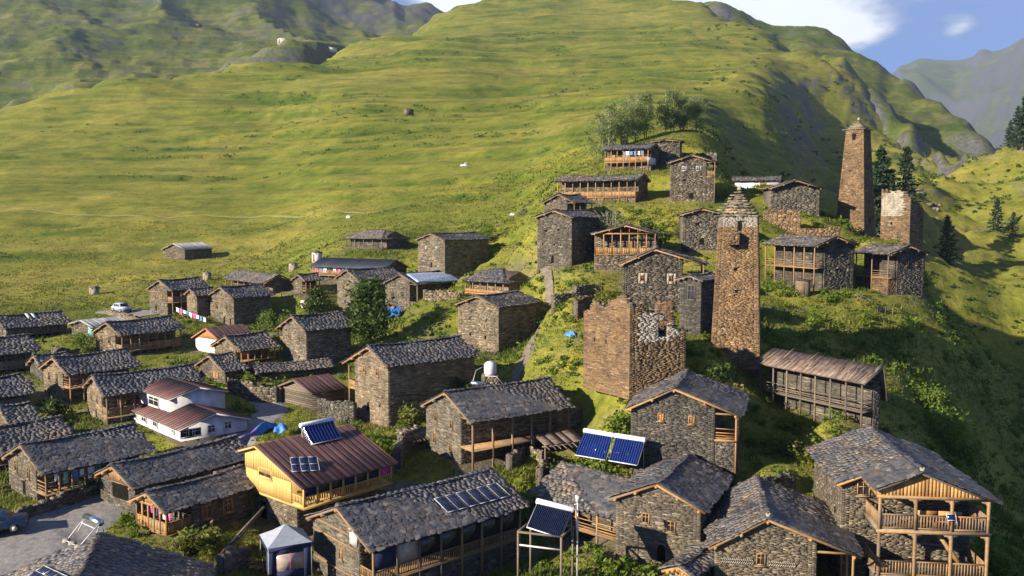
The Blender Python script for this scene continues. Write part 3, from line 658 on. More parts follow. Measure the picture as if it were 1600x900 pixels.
def rail(root, p, q, h, style, wood, name='railing'):
    """railing from p to q (floor level)"""
    p = Vector(p); q = Vector(q); Z = Vector((0, 0, 1)); L = (q - p).length; u = (q - p).normalized()
    mb = MB(); mb.bar(p + Z * h, q + Z * h, 0.09, 0.07); mb.bar(p + Z * .12, q + Z * .12, 0.07, 0.07)
    if style == 'bars':
        for k in (0.36, 0.62): mb.bar(p + Z * h * k, q + Z * h * k, 0.05, 0.08)
    elif style == 'boards':
        n = max(2, int(L / .24))
        for i in range(n):
            a = p + u * (i + .04) * L / n; b = p + u * (i + .96) * L / n
            o = random.uniform(0, .012); nn = Vector((u.y, -u.x, 0)) * (0.02 + o)
            mb.hexa([tuple(k) for k in (a + Z*.08 - nn, b + Z*.08 - nn, b + Z*.08 + nn, a + Z*.08 + nn, a + Z*(h-.03) - nn, b + Z*(h-.03) - nn, b + Z*(h-.03) + nn, a + Z*(h-.03) + nn)])
    else:
        n = max(2, int(L / .19))
        for i in range(n):
            a = p + u * (i + .5) * L / n; mb.bar(a + Z * .14, a + Z * (h - .03), 0.1 if style == 'bal' else 0.05, 0.035)
    return mb.build(name, wood, root)
def house(name, label, C, d, a, xl=None, xr=None, W=None, L=None, rise=None, rp=0.5, mat='stone_grey', roof='slate', og=0.45, oe=0.45,
          win=(), gal=None, wood='wood_mid', gable=None, near=None, left=False, single=False, band=None, cat='house', group='slate roofed houses of the village', base=2.2, fix=True, logs=True, right=True, roofcol=None, slope=0.44, front='stone', mirror=False, porch=None, hip=False, ball=0.0, HL=None, drop=0.0):
    b, H, W, L, l, g, rz = place(C, d, a, xl, xr, W, L, mirror)
    rise = rise if rise is not None else slope * W * max(rp, 1 - rp)
    near = near if near is not None else d < 112
    sw, sh = (0.48, 0.08) if d < 75 else ((0.52, 0.10) if near else (0.60, 0.135))
    root = empty(name, b, rz, label, cat, group)
    if mirror: root.scale = (1, -1, 1)
    gd = gal['d'] if gal else 0.0
    X0 = porch['d'] if porch else 0.0
    yr = W * rp; HL = H if HL is None else HL
    zroof = lambda y: H + rise * y / yr if y < yr else HL + (H + rise - HL) * (W - y) / (W - yr)
    # body
    mb = MB(); y0 = gd
    top0 = H + rise * min(1, y0 / yr) if y0 < yr else H
    prof = [(y0, -base), (W, -base), (W, HL - .06), (yr, H + rise - (.1 if hip or roof not in ('slate', 'tarp') else .34)), (y0, top0 - (.08 if not gd else .2))]
    n = len(prof); Vv = [(X0, y, z) for y, z in prof] + [(L, y, z) for y, z in prof]
    mb.add(Vv, [tuple(reversed(range(n)))][:1], .5); mb.b.append((np.array([[n + i for i in range(n)]]) + mb.n - 2 * n, np.array([.5]), 0))
    mb.b.append((np.array([(i, (i + 1) % n, (i + 1) % n + n, i + n) for i in range(n)]) + mb.n - 2 * n, np.full(n, .5), 0))
    backing = {'stone': 'mortar', 'plaster': 'plaster', 'white': 'white_paint', 'yellow': 'wood_yellow', 'log': 'wood_old'}[front]
    body = mb.build('wall', backing, root)
    holes = {'G': [], 'R': [], 'L': []}
    for wd in win:
        wall, uf, vf, w, h, kd = wd
        span = {'G': W - y0, 'R': L, 'L': L}[wall]; u = uf * span; v = vf * H
        holes[wall].append((u - w/2 - (.28 if kd == 'f' else 0), u + w/2 + (.28 if kd == 'f' else 0), v - h/2 - (.28 if kd == 'f' else 0), v + h/2 + (.28 if kd == 'f' else 0)))
        if wall == 'G': c = (X0, W - u, v); U = (0, -1, 0); N = (-1, 0, 0)
        elif wall == 'R': c = (u, y0, v); U = (1, 0, 0); N = (0, -1, 0)
        else: c = (L - u, W, v); U = (-1, 0, 0); N = (0, 1, 0)
        window(root, wall, c, U, N, w, h, kd, 'wood_new' if kd == 's' else wood, near)
    def gclip(v):
        if v <= H: return (0, W - y0)
        k = (v - H) / rise; lo = k * (W - yr); hi = W - k * yr
        return (lo + .1, min(hi - .1, W - y0))
    mb = MB()
    if front == 'stone':
        gt = H + rise - .15 if gable is None or porch else H
        stones(mb, (X0, W, 0), (0, -1, 0), W - y0, gt, (-1, 0, 0), sw, sh, holes['G'], gclip, v0=-min(base, 1.2))
        if right: stones(mb, (X0, y0, 0), (1, 0, 0), L - X0, (top0 if gd else H) - .08, (0, -1, 0), sw * 1.25, sh * 1.25, holes['R'], v0=-min(base, 1.2))
        if left: stones(mb, (L, W, 0), (-1, 0, 0), L - X0, H - .08, (0, 1, 0), sw * 1.2, sh * 1.2, holes['L'], v0=-min(base, 1.2))
        tag(mb.build('stonework', mat, body), kind='stuff')
    if front == 'log':
        for (o_, u_, ln, n_) in (((0, W, 0), (0, -1, 0), W, (-1, 0, 0)), ((0, 0, 0), (1, 0, 0), L, (0, -1, 0))):
            z = 0.1
            while z < H - .1:
                o2 = Vector(o_) + Vector((0, 0, z)) + Vector(n_) * .03; mb.bar(o2 - Vector(u_) * .1, o2 + Vector(u_) * (ln + .1), 0.16, 0.2); z += 0.235
        tag(mb.build('logs', 'wood_old', body), kind='stuff')
    if band:     # timber ties let into the masonry
        for v in band:
            t_ = MB(); t_.bar((-.05, W, v * H), (-.05, y0, v * H), 0.12, 0.13); t_.build('timber_tie', wood, root)
    if gable == 'wood':
        nb = max(5, int(W / .26)); pl = 0
        for i in range(nb):
            ya, yb = W * i / nb + .01, W * (i + 1) / nb - .01
            zt = lambda y: zroof(y) - .12
            if max(zt(ya), zt(yb)) < H + .05: continue
            t_ = MB(); x = -.06 - random.uniform(0, .02)
            za, zb = max(zt(ya), H - .02), max(zt(yb), H - .02)
            t_.hexa([(x, ya, H - .12), (0.02, ya, H - .12), (.02, yb, H - .12), (x, yb, H - .12), (x, ya, za), (.02, ya, za), (.02, yb, zb), (x, yb, zb)])
            t_.build('plank', wood, root)
    # roof
    tn = rise / yr; tn2 = (H + rise - HL) / (W - yr); x0, x1 = -og, L + og * .7
    sl = MB(); th = 0.10
    sg_ = random.uniform(.07, .22) if roof in ('slate', 'tarp') and not hip else 0.0
    dip = lambda x, f: sg_ * math.sin(math.pi * min(max((x - x0) / (x1 - x0), 0), 1)) * (.3 + .7 * f)
    oel = oe + ball; hx = (W / 2 + oe) if hip else 0.0
    if hip: x0, x1 = -oe, L + oe; hx = min(hx, (x1 - x0) / 2 - .1)
    for (ye, zr) in ((-oe, H - oe * tn), (W + oel, HL - oel * tn2)):
        A = [(x0, ye, zr), (x1, ye, zr), (x1 - hx, yr, H + rise), (x0 + hx, yr, H + rise)]
        if hip: sl.hexa([(p, q, r - th) for p, q, r in A] + A)
        else:
            for i_ in range(9):
                xa, xb = x0 + (x1 - x0) * i_ / 9, x0 + (x1 - x0) * (i_ + 1) / 9
                B_ = [(xa, ye, zr - dip(xa, 0)), (xb, ye, zr - dip(xb, 0)), (xb, yr, H + rise - dip(xb, 1)), (xa, yr, H + rise - dip(xa, 1))]
                sl.hexa([(p, q, r - th) for p, q, r in B_] + B_)
    if hip:
        for xe, xr_ in ((x0, x0 + hx), (x1, x1 - hx)):
            A = [(xe, -oe, H - oe * tn), (xe, W + oel, H - oel * tn2), (xr_, yr, H + rise)]
            sl.add([(p, q, r - th) for p, q, r in A] + A, [(3, 4, 1, 0), (4, 5, 2, 1), (5, 3, 0, 2)], .5); sl.b.append((np.array([[3, 4, 5]]) + sl.n - 6, np.array([.5]), 0))
    rm = {'slate': 'wood_dark', 'red': 'red_metal', 'grey': 'grey_metal', 'blue': 'blue_metal', 'rust': 'rusty_metal', 'tarp': 'wood_dark'}[roof]
    ro = sl.build('roof', rm, root)
    ls = math.hypot(yr + oe, rise + oe * tn); ls2 = math.hypot(W - yr + oel, H + rise - HL + oel * tn2)
    Sr = ((0, (yr + oe) / ls, (rise + oe * tn) / ls), ls, (x0, -oe, H - oe * tn)); Sl = ((0, -(W - yr + oel) / ls2, (H + rise - HL + oel * tn2) / ls2), ls2, (x0, W + oel, HL - oel * tn2))
    if roof in ('slate', 'tarp'):
        w_, e_ = (0.44, 0.27) if d < 75 else ((0.46, 0.28) if d < 112 else (0.54, 0.34))
        cl = (lambda ln: (lambda s_: (hx * s_ / ln, x1 - x0 - hx * s_ / ln))) if hip else (lambda ln: None)
        lst = slate_list(Sr[2], (1, 0, 0), x1 - x0, Sr[0], Sr[1], w_, e_, cl(ls)); SPLIT_Y[0] = yr
        lst += slate_list(Sl[2], (1, 0, 0), x1 - x0, Sl[0], Sl[1], w_, e_, cl(ls2))
        if hip:
            hl = math.hypot(hx, rise + oe * tn); wd_ = W + 2 * oe
            ch = lambda s_: (wd_ / 2 * s_ / hl, wd_ - wd_ / 2 * s_ / hl)
            lst += slate_list((x0, -oe, H - oe * tn), (0, 1, 0), wd_, (hx / hl, 0, (rise + oe * tn) / hl), hl, w_, e_, ch)
            lst += slate_list((x1, -oe, H - oe * tn), (0, 1, 0), wd_, (-hx / hl, 0, (rise + oe * tn) / hl), hl, w_, e_, ch)
        # ridge course
        x = x0 + hx
        while x < x1 - hx:
            ww = random.uniform(.4, .8); lst.append((random.randrange(14), np.array([[ww, 0, 0], [0, .5, random.uniform(-.02, .02)], [0, random.uniform(-.04, .04), .05]]), np.array([x + ww / 2, yr + random.uniform(-.1, .1), H + rise + .13]))); x += ww * .8
        lst = [(k_, A_, c_ - np.array((0, 0, dip(c_[0], min(max((c_[2] - H) / rise, 0), 1))))) for k_, A_, c_ in lst]
        put_slates(lst, ro, root, single)
    else:      # standing seams
        for (S, ln, O) in (Sr, Sl):
            k = 0; x = x0
            while x < x1 - .2:
                t_ = MB(); wv = min(0.62, x1 - x)
                o_ = Vector(O) + Vector((x - x0, 0, 0.012 + 0.012 * (k % 2))); s_ = Vector(S); u_ = Vector((1, 0, 0)); n_ = u_.cross(s_);
                if n_.z < 0: n_ = -n_
                q = [o_ - s_ * .06, o_ + u_ * (wv - .02) - s_ * .06, o_ + u_ * (wv - .02) + s_ * (ln + .02), o_ + s_ * (ln + .02)]
                t_.hexa([tuple(k2) for k2 in q] + [tuple(k2 + n_ * .03) for k2 in q])
                q = [o_ + u_ * (wv - .05), o_ + u_ * wv, o_ + u_ * wv + s_ * ln, o_ + u_ * (wv - .05) + s_ * ln]
                t_.hexa([tuple(k2 + n_ * .02) for k2 in q] + [tuple(k2 + n_ * .075) for k2 in q])
                t_.build('roof_sheet', rm, ro); x += wv; k += 1
    for (ye, ze) in (() if hip else ((-oe, H - oe * tn), (W + oel, HL - oel * tn2))):     # barge boards along the gable edge
        bb = MB(); bb.bar((x0 + .02, ye, ze - th - .02), (x0 + .02, yr, H + rise - th - .02), 0.05, 0.15); bb.build('barge_board', wood, ro)
    if logs and not hip:
        for (yy) in (0.02, yr * .5, yr, yr + (W - yr) * .5, W - .02):
            zz = zroof(yy) - th - .16
            t_ = MB(); t_.tube([(-og - .08, yy, zz), (X0 + 0.3, yy, zz)], 0.115, 8); t_.build('purlin', wood, ro)
    if porch:
        zf = porch.get('zf', 0); n_ = porch.get('n', 4); pw_ = porch.get('wood', wood)
        if porch.get('lower'):
            mb = MB(); mb.box((.1, .05, -2), (X0, W - .05, zf - .12), .5); o_ = mb.build('plinth', 'mortar', root)
            mb = MB(); stones(mb, (.1, W, 0), (0, -1, 0), W, zf - .12, (-1, 0, 0), sw, sh); stones(mb, (.1, .05, 0), (1, 0, 0), X0, zf - .12, (0, -1, 0), sw, sh); tag(mb.build('stonework', porch['lower'], o_), kind='stuff')
        t_ = MB(); t_.box((-.05, -.05, zf - .11), (X0 - .02, W + .05, zf)); t_.build('porch_floor', pw_, root)
        t_ = MB(); t_.bar((0, -.1, H - .12), (0, W + .1, H - .12), .16, .2); t_.build('porch_beam', pw_, root)
        for i in range(n_):
            y_ = .08 + (W - .16) * i / (n_ - 1); t_ = MB(); t_.bar((0, y_, zf - .1), (0, y_, H - .05), .14, .14); t_.build('porch_post', pw_, root)
            if porch.get('studs'):
                zz_ = H + rise * (y_ / yr if y_ < yr else (W - y_) / (W - yr)) - .15
                if zz_ > H + .2: t_ = MB(); t_.bar((0, y_, H), (0, y_, zz_), .1, .1); t_.build('gable_stud', pw_, root)
            if i: rail(root, (0, y_ - .07, zf), (0, y_ - (W - .16) / (n_ - 1) + .07, zf), .9, porch.get('style', 'boards'), pw_)
        for y_ in (.08, W - .08): rail(root, (.1, y_, zf), (X0, y_, zf), .9, porch.get('style', 'boards'), pw_)
    if ball:
        zf = H * .45
        t_ = MB(); t_.box((0.1, W + .05, zf - .12), (L * .75, W + ball, zf)); t_.build('balcony_floor', wood, root)
        for x_ in (.15, L * .37, L * .73):
            t_ = MB(); t_.bar((x_, W + ball - .07, -1.2), (x_, W + ball - .07, H - ball * tn2 - .1), .12, .12); t_.build('balcony_post', wood, root)
        rail(root, (.15, W + ball, zf), (.15, W + .1, zf), .85, 'boards', wood); rail(root, (.15, W + ball - .05, zf), (L * .73, W + ball - .05, zf), .85, 'boards', wood)
    if gal: gallery(root, gal, H, W, L, y0, wood, top0)
    cx, cy = b.x + l[0] * L / 2 + g[0] * W / 2, b.y + l[1] * L / 2 + g[1] * W / 2
    FOOT.append((b.x, b.y, l, g, L, W))
    SPEC.append(dict(root=root, b=b, H=H, W=W, L=L, l=l, g=g, rise=rise, rp=rp, rz=rz))
    if fix:
        for (u, v) in ((0.1, 0.1), (.5, 0.1), (.95, .1), (.1, .9), (.1, .5), (.95, .9), (.5, .5)):
            FIXES.append((b.x + l[0] * L * u + g[0] * W * v, b.y + l[1] * L * u + g[1] * W * v, b.z, 1.6 + .25 * min(W, L)))
    return SPEC[-1]
def gallery(root, G, H, W, L, gd, wood, top0):
    zf = G.get('zf', 0.0); n = G.get('n', 5); st = G.get('style', 'boards'); rh = G.get('rail', 0.9); x1 = L * G.get('x1', 1.0); x0 = L * G.get('x0', 0.0)
    gw = G.get('wood', wood); pw = G.get('pw', .14)
    fl = MB(); fl.box((x0 - .05, -.08, zf - .16), (x1 + .05, gd - .02, zf)); fl.build('gallery_floor', gw, root)
    for i in range(n):
        x = x0 + .07 + (x1 - x0 - .14) * i / (n - 1)
        t_ = MB(); zb = -1.5 if G.get('ground', True) else zf - .1
        t_.bar((x, .0, zb), (x, .0, H - .1), pw, pw); 
        if G.get('caps'): t_.bar((x - .35, 0, H - .28), (x + .35, 0, H - .28), .12, .14)
        t_.build('gallery_post', gw, root)
    t_ = MB(); t_.bar((x0 - .15, 0, H - .16), (x1 + .15, 0, H - .16), .16, .2); t_.build('gallery_beam', gw, root)
    t_ = MB(); t_.bar((x0 + .07, 0, H - .2), (x0 + .07, gd, H - .2), .12, .14); t_.build('gallery_beam', gw, root)
    if st != 'none':
        for i in range(n - 1):
            xa = x0 + .14 + (x1 - x0 - .14) * i / (n - 1); xb = x0 + (x1 - x0 - .14) * (i + 1) / (n - 1)
            rail(root, (xa, 0, zf), (xb, 0, zf), rh, st, gw)
        rail(root, (x0 + .07, gd, zf), (x0 + .07, .08, zf), rh, st, gw)
    if G.get('lower'):
        mb = MB(); mb.box((.03, .12, -2), (L, gd, zf - .2), .5); o = mb.build('plinth', 'mortar', root)
        mb = MB(); stones(mb, (.03, .12, 0), (1, 0, 0), L, zf - .2, (0, -1, 0), .45, .16); stones(mb, (.03, gd, 0), (0, -1, 0), gd - .12, zf - .2, (-1, 0, 0), .4, .15)
        tag(mb.build('stonework', G['lower'], o), kind='stuff')
    if G.get('glaz'):
        for i in range(n - 1):
            xa = x0 + .14 + (x1 - x0 - .14) * i / (n - 1); xb = x0 + (x1 - x0 - .14) * (i + 1) / (n - 1)
            t_ = MB(); t_.box((xa, .03, zf + rh + .04), (xb, .06, H - .28), .5); t_.build('curtain', G['glaz'][i % len(G['glaz'])], root)
    if G.get('back'):
        for k in range(G['back']):
            xx = L * (k + .6) / G['back']; c = (xx, gd - .075, zf + 1.0)
            window(root, 'R', c, (1, 0, 0), (0, -1, 0), .85, 1.9, 'd', gw, True)
# ------------------------------------------------------------------ the houses of the village
def dl(y): return float(np.interp(y, [480, 490, 520, 560, 600, 660, 720, 800, 840, 900, 950], [165, 157, 138, 123, 109, 93, 80, 69, 65, 60, 56]))
two = lambda v=.66, w=.5, h=.95, k='w': [('G', .3, v, w, h, k), ('G', .7, v, w, h, k)]
GN = lambda d=1.5, zf=.6, n=6, style='boards', **k: dict(d=d, zf=zf, n=n, style=style, **k)
HS = []
def H_(name, label, C, d, a, **k): HS.append((name, label, C, d, a, k))
H_('stone_house', 'long low slate house at the left edge with two pale sheets on its roof', (10, 532, 511), 133, 43, xl=-14, xr=105, gal=GN(1.5, .7, 9), wood='wood_old')
H_('stone_shed', 'small shed with pale grey sheet roof and turquoise sheet beside its door', (147, 525, 510), 133, 45, xl=113, xr=200, roof='grey', slope=.22, wood='wood_old', cat='shed')
H_('stone_house', 'slate house with timber gallery and two gable windows below the parked silver car', (191, 556, 522), 125, 52, xl=151, xr=284, gal=GN(1.6, .6, 8, back=2), win=two(.64) + [('G', .3, .12, .5, .5, 'D'), ('G', .6, .1, .5, .5, 'D')], band=[.86], mat='stone_tan')
H_('stone_house', 'slate house with dark gallery cut off by the left edge, below the long low house', (-40, 592, 556), 112, 45, xl=-75, xr=58, gal=GN(1.5, .8, 7), wood='wood_old')
H_('stone_house', 'slate house with two storey corner balcony, left of the long house behind the white one', (110, 629, 583), 101, 46, xl=70, xr=213, gal=GN(1.7, 1.7, 6, 'bars', back=2), win=two(.72) + [('G', .25, .1, .4, .5, 'o')], band=[.9], mat='stone_tan')
H_('stone_hut', 'low slate annex behind the gable of the house with the corner balcony', (70, 590, 575), 108, 46, xl=48, xr=110, cat='hut')
H_('stone_house', 'long slate roofed house directly behind the white house with red roof', (167, 661, 615), 92, 52, xl=138, xr=312, gal=GN(1.5, .6, 8, back=3, lower='stone_grey'), win=two(.68, .4, .9) + [('G', .6, .14, .4, .8, 'o')], mat='stone_tan')
H_('stone_house', 'slate house cut by the left edge, left of the house with the corner balcony', (-30, 655, 622), 95, 48, xl=-62, xr=47, gal=GN(1.4, .8, 5), wood='wood_old')
H_('stone_hut', 'small slate hut at the left edge in front of the road bend', (22, 690, 664), 88, 45, xl=-10, xr=58, cat='hut')
H_('stone_house', 'slate house at the left edge whose roof fills the space above the gallery house', (-20, 738, 712), 79, 42, W=7.5, xr=112, gal=GN(1.3, .5, 6), wood='wood_old')
H_('stone_house', 'grey slate house with laundry on its gallery beside the gravel road', (72, 788, 735), 71, 40, xl=16, xr=232, gal=GN(1.7, .8, 6, 'bars', x1=.62, back=2), win=[('G', .28, .78, .55, 1.0, 'w'), ('G', .74, .72, .45, 1.0, 'w'), ('G', .55, .2, .6, 1.3, 'o')], single=True)
H_('stone_house', 'rear half of the double slate roof with honey coloured gable posts', (212, 802, 757), 70, 36, xl=157, xr=392, gable='wood', wood='wood_new', win=[('G', .6, .6, 2.4, 1.3, 'o')], mat='stone_grey', single=True)
H_('stone_house', 'front half of the double slate roof with orange carved porch and pink laundry', (262, 840, 794), 65.5, 36, xl=214, xr=392, gable='wood', wood='wood_new', porch=dict(d=2.2, zf=.15, n=6, style='boards'), single=True, win=[('R', .45, .45, .9, 1.1, 'w'), ('R', .7, .45, .9, 1.1, 'w')])
H_('timber_house', 'bright yellow boarded house with red brown metal roof and baluster balcony', (474, 794, 757), 67, 42, xl=385, xr=612, front='yellow', roof='red', wood='wood_yellow', gal=GN(1.5, .05, 8, 'bal', ground=False, glaz=['navy_cloth', 'glass', 'glass', 'navy_cloth', 'glass', 'navy_cloth', 'pink_cloth'], rail=.75), win=[('G', .45, .95, 1.9, .75, 'w')], base=0.1, logs=False, gable='wood', right=False, rp=.74, rise=2.1, HL=3.3, drop=2.6)
H_('guest_house', 'foreground slate house with glazed gallery, white sign board and row of solar panels', (583, 957, 852), 58.5, 49, xl=492, xr=813, gal=GN(1.7, 2.0, 8, 'bal', lower='stone_grey', glaz=['navy_cloth', 'clear_film', 'glass', 'glass', 'glass', 'glass', 'glass'], rail=.8), wood='wood_mid', win=[('G', .32, .70, .5, .85, 'w'), ('G', .62, .62, .5, .85, 's'), ('G', .42, .18, .6, 1.1, 's')], band=[.98, .8, .36], mat='stone_tan', single=True, slope=.42)
H_('stone_house', 'pale plastered slate house with bare log gallery frame in the centre', (738, 731, 655), 79, 55, xl=667, xr=888, gal=GN(2.0, 1.6, 6, 'none', pw=.17), wood='wood_mid', win=[('G', .3, .78, .5, .85, 'w'), ('G', .75, .74, .5, .85, 'w'), ('G', .25, .3, .45, .85, 'w'), ('G', .72, .25, .45, .85, 'w')], mat='stone_tan', single=True)
H_('stone_house', 'two storey slate house with orange side balcony in front of the big leafy tree', (607, 667, 569), 92, 52, xl=556, xr=741, ball=1.7, wood='wood_new', win=two(.83, .55, .8) + [('G', .4, .22, .5, 1.1, 'D'), ('G', .75, .3, .3, .3, 'o')], mat='stone_tan')
H_('stone_house', 'patchily plastered slate house left of the big leafy tree with side balcony', (479, 569, 514), 119, 58, xl=443, xr=548, ball=1.2, win=two(.72, .55, .85) + [('G', .4, .15, .3, .35, 'o'), ('G', .7, .15, .3, .35, 'o')], mat='stone_tan', wood='wood_mid')
H_('stone_house', 'low slate house with open timber gallery and arched gable window', (377, 566, 546), 118, 45, xl=336, xr=430, gal=GN(1.4, .1, 6, 'none', back=2), win=[('G', .35, .45, .5, 1.2, 's'), ('G', .78, .42, .8, 1.0, 's')], wood='wood_new', mat='stone_tan')
H_('brick_shed', 'shed with brown metal roof and orange brick gable behind the low gallery house', (346, 553, 531), 127, 50, xl=306, xr=398, roof='red', front='white', gable='wood', wood='brick_orange', logs=False, cat='shed')
H_('stone_hut', 'small slate roofed hut with plank front beside the stone wall', (352, 597, 578), 110, 50, xl=311, xr=379, cat='hut', win=[('G', .65, .45, 1.7, .75, 's')])
H_('stone_shed', 'low slate lean-to at the foot of the patchily plastered house', (405, 595, 581), 112, 62, xl=399, xr=518, W=5.5, slope=.2, cat='shed')
H_('log_hut', 'dark log hut with seamed red metal roof in front of the lean-to', (489, 639, 612), 98, 42, xl=440, xr=536, roof='red', front='log', slope=.34, wood='wood_old', logs=False, cat='hut')
H_('stone_house', 'upright slate house with arched cellar door and blue cloth on its gable', (366, 508, 464), 147, 47, xl=329, xr=423, win=two(.62, .5, .9) + [('G', .6, .13, .5, 1.1, 'D'), ('G', .85, .12, .4, .9, 'D')], band=[.8, .48], mat='stone_tan')
H_('stone_house', 'slate house with gallery and clothes line right of the parked silver car', (270, 492, 452), 155, 46, xl=235, xr=324, gal=GN(1.5, 2.2, 5), win=two(.7, .6, .9, 's') + [('G', .35, .2, .45, 1.0, 'o')], band=[.85, .52], mat='stone_tan')
H_('stone_hut', 'small slate annex joined to the right of the clothes line house', (308, 490, 460), 150, 46, xl=293, xr=335, cat='hut', mat='stone_tan')
H_('stone_barn', 'lone barn with pale metal roof on the open meadow', (289, 404, 389), 232, 50, xl=256, xr=331, roof='grey', mat='stone_tan', wood='wood_old', slope=.4, cat='barn')
H_('open_shed', 'long open fronted slate shed with white sacks below the meadow', (413, 457, 441), 160, -40, xr=456, xl=353, mirror=True, gal=GN(1.6, .1, 7, 'none'), wood='wood_new', cat='shed')
H_('guest_house', 'long house with dark blue panelled roof and laundry balcony', (600, 441, 419), 160, -62, xr=635, xl=486, mirror=True, roof='blue', gal=GN(1.4, .9, 9), wood='wood_mid', slope=.4, logs=False)
H_('hut', 'hip roofed open fronted house at the meadow foot above the blue panelled roof', (597, 389, 372), 185, -58, xr=637, xl=541, mirror=True, hip=True, gal=GN(1.2, .1, 5, 'none', lower='stone_grey'), wood='wood_old', cat='house')
H_('stone_house', 'gallery house with golden timber frames and hipped roof behind the square stone tower house', (787, 464, 440), 136, -58, xr=833, xl=727, mirror=True, hip=True, gal=GN(1.1, .3, 6, 'boards', rail=.55), wood='wood_new', mat='stone_tan')
H_('stone_house', 'slate house with blue white plastic tarp over its roof and grey porch', (652, 488, 443), 149, 50, xl=603, xr=722, gal=GN(1.6, .8, 5, 'boards', lower='stone_tan'), wood='wood_old', win=two(.6, .5, .85), mat='stone_tan')
H_('stone_house', 'slate house with four gable windows partly behind the big leafy tree', (562, 489, 436), 152, 50, xl=528, xr=628, win=two(.72, .5, .8) + [('G', .35, .28, .4, .5, 'o'), ('G', .7, .28, .4, .5, 'o')], mat='stone_tan')
H_('porch_hut', 'small open porch hut between the long shed and the laundry balcony house', (478, 457, 437), 157, 45, xl=460, xr=500, W=4, gal=GN(1.2, .3, 4, 'bars'), wood='wood_mid', cat='hut')
H_('tower_house', 'square slate tower house at the meadow edge with two small gable windows', (695, 422, 374), 159, 48, xl=654, xr=762, win=two(.72, .45, .55, 'p') + [('G', .5, .15, .4, .9, 'o')], mat='stone_tan', slope=.3)
H_('tower_house', 'square stone tower house with tiny arched loopholes beside the golden gallery house', (779, 549, 478), 118, 40, xl=717, xr=837, win=[('G', .3, .68, .25, .3, 'o'), ('G', .3, .32, .3, .45, 'D'), ('G', .7, .66, .25, .3, 'o'), ('G', .68, .28, .35, .5, 'D')], mat='stone_tan', slope=.34)
H_('tower_house', 'tall dark tower house with arched door at the left of the upper hamlet', (893, 415, 338), 130, 35, xl=840, xr=937, win=[('G', .25, .7, .3, .3, 'o'), ('G', .62, .72, .3, .3, 'o'), ('G', .15, .42, .25, .3, 'o'), ('G', .5, .42, .25, .3, 'o'), ('G', .35, .3, .25, .3, 'o'), ('G', .45, .12, .5, 1.2, 'D')], mat='stone_grey', slope=.3)
H_('stone_house', 'small gallery house just above the tall dark tower house', (897, 342, 315), 142, 35, xl=851, xr=925, gal=GN(1.3, .4, 4), win=two(.5, .5, .7, 's'), wood='wood_mid')
H_('gallery_house', 'long low house with bright timber gallery behind the pale feathery tree', (993, 312, 280), 152, -62, xr=1008, xl=871, W=6, mirror=True, gal=GN(1.5, .5, 11, 'boards', lower='stone_tan'), wood='wood_new', slope=.3)
H_('gallery_house', 'topmost gallery house with laundry at the foot of the birch grove', (1013, 264, 231), 172, -62, W=6, xl=945, mirror=True, gal=GN(1.4, 1.5, 8, 'boards', back=3), wood='wood_new', slope=.3)
H_('stone_house', 'flat topped stone block behind the topmost gallery house', (1062, 252, 220), 177, 15, xl=1019, L=5, slope=.12, win=[('G', .5, .75, .3, .3, 'o'), ('G', .8, .75, .3, .3, 'o')])
H_('stone_house', 'three storey slate house with white window frames at the top of the hamlet', (1116, 313, 252), 150, 22, xl=1047, L=9, gal=GN(1.4, 4.0, 4, 'boards', lower='stone_grey', wood='wood_mid'), win=[('G', .38, .82, .75, .8, 'p'), ('G', .78, .82, .75, .8, 'p'), ('G', .4, .52, .5, .4, 'o'), ('G', .6, .12, .7, 1.0, 'D'), ('G', .7, 1.08, .5, .6, 's')], mat='stone_grey', slope=.3)
H_('gallery_house', 'slate house whose whole gable front is a golden timber gallery', (1024, 421, 364), 125, 12, xl=929, L=6.5, porch=dict(d=1.6, zf=2.1, n=8, wood='wood_new', lower='stone_grey', studs=True), wood='wood_new', mat='stone_grey', win=[('G', .3, .7, .9, .9, 'w'), ('G', .6, .66, .9, 1.7, 's'), ('G', .82, .7, .9, .9, 'w')], slope=.26)
H_('stone_house', 'dark slate stone house with two pale framed windows behind the brown ruin', (1098, 487, 412), 112, 10, xl=973, L=7, rp=.6, gal=GN(2.6, 3.2, 3, 'boards'), wood='wood_new', win=[('G', .34, .68, .6, .75, 'f'), ('G', .82, .68, .6, .75, 'f')], mat='stone_dark', slope=.3)
H_('stone_house', 'small square windowed stone house directly left of the middle tower', (1128, 388, 334), 131, 6, xl=1066, L=6, win=[('G', .38, .7, .5, .5, 'o'), ('G', .75, .7, .6, .6, 'w'), ('G', .5, .2, .6, .95, 'D')], mat='stone_grey', slope=.26)
H_('stone_house', 'narrow annex with white door and old boards leaning on the middle tower', (1094, 522, 436), 99, 40, xl=1062, xr=1122, win=[('G', .55, .75, .9, 1.7, 'w')], mat='stone_dark', wood='wood_old', slope=.3)
H_('stone_barn', 'open gabled stone barn between the two tall towers', (1280, 332, 293), 148, 6, xl=1203, L=7, gable='open', mat='stone_grey', slope=.3, cat='barn', og=.9)
H_('white_hut', 'long low hut with white walls above the open gabled barn', (1216, 296, 281), 168, -68, W=4.5, xl=1148, mirror=True, front='white', slope=.3, logs=False, cat='hut', win=[('R', .35, .5, 1.2, 1.6, 's')])
H_('stone_house', 'dark gabled house with long timber gallery below the right tower', (1272, 452, 383), 120, -42, xr=1333, xl=1195, mirror=True, gal=GN(1.7, 2.9, 6, 'bars'), wood='wood_mid', mat='stone_dark', win=[('G', .4, .72, .35, .35, 'o'), ('G', .55, .42, .35, .4, 'o')], slope=.32)
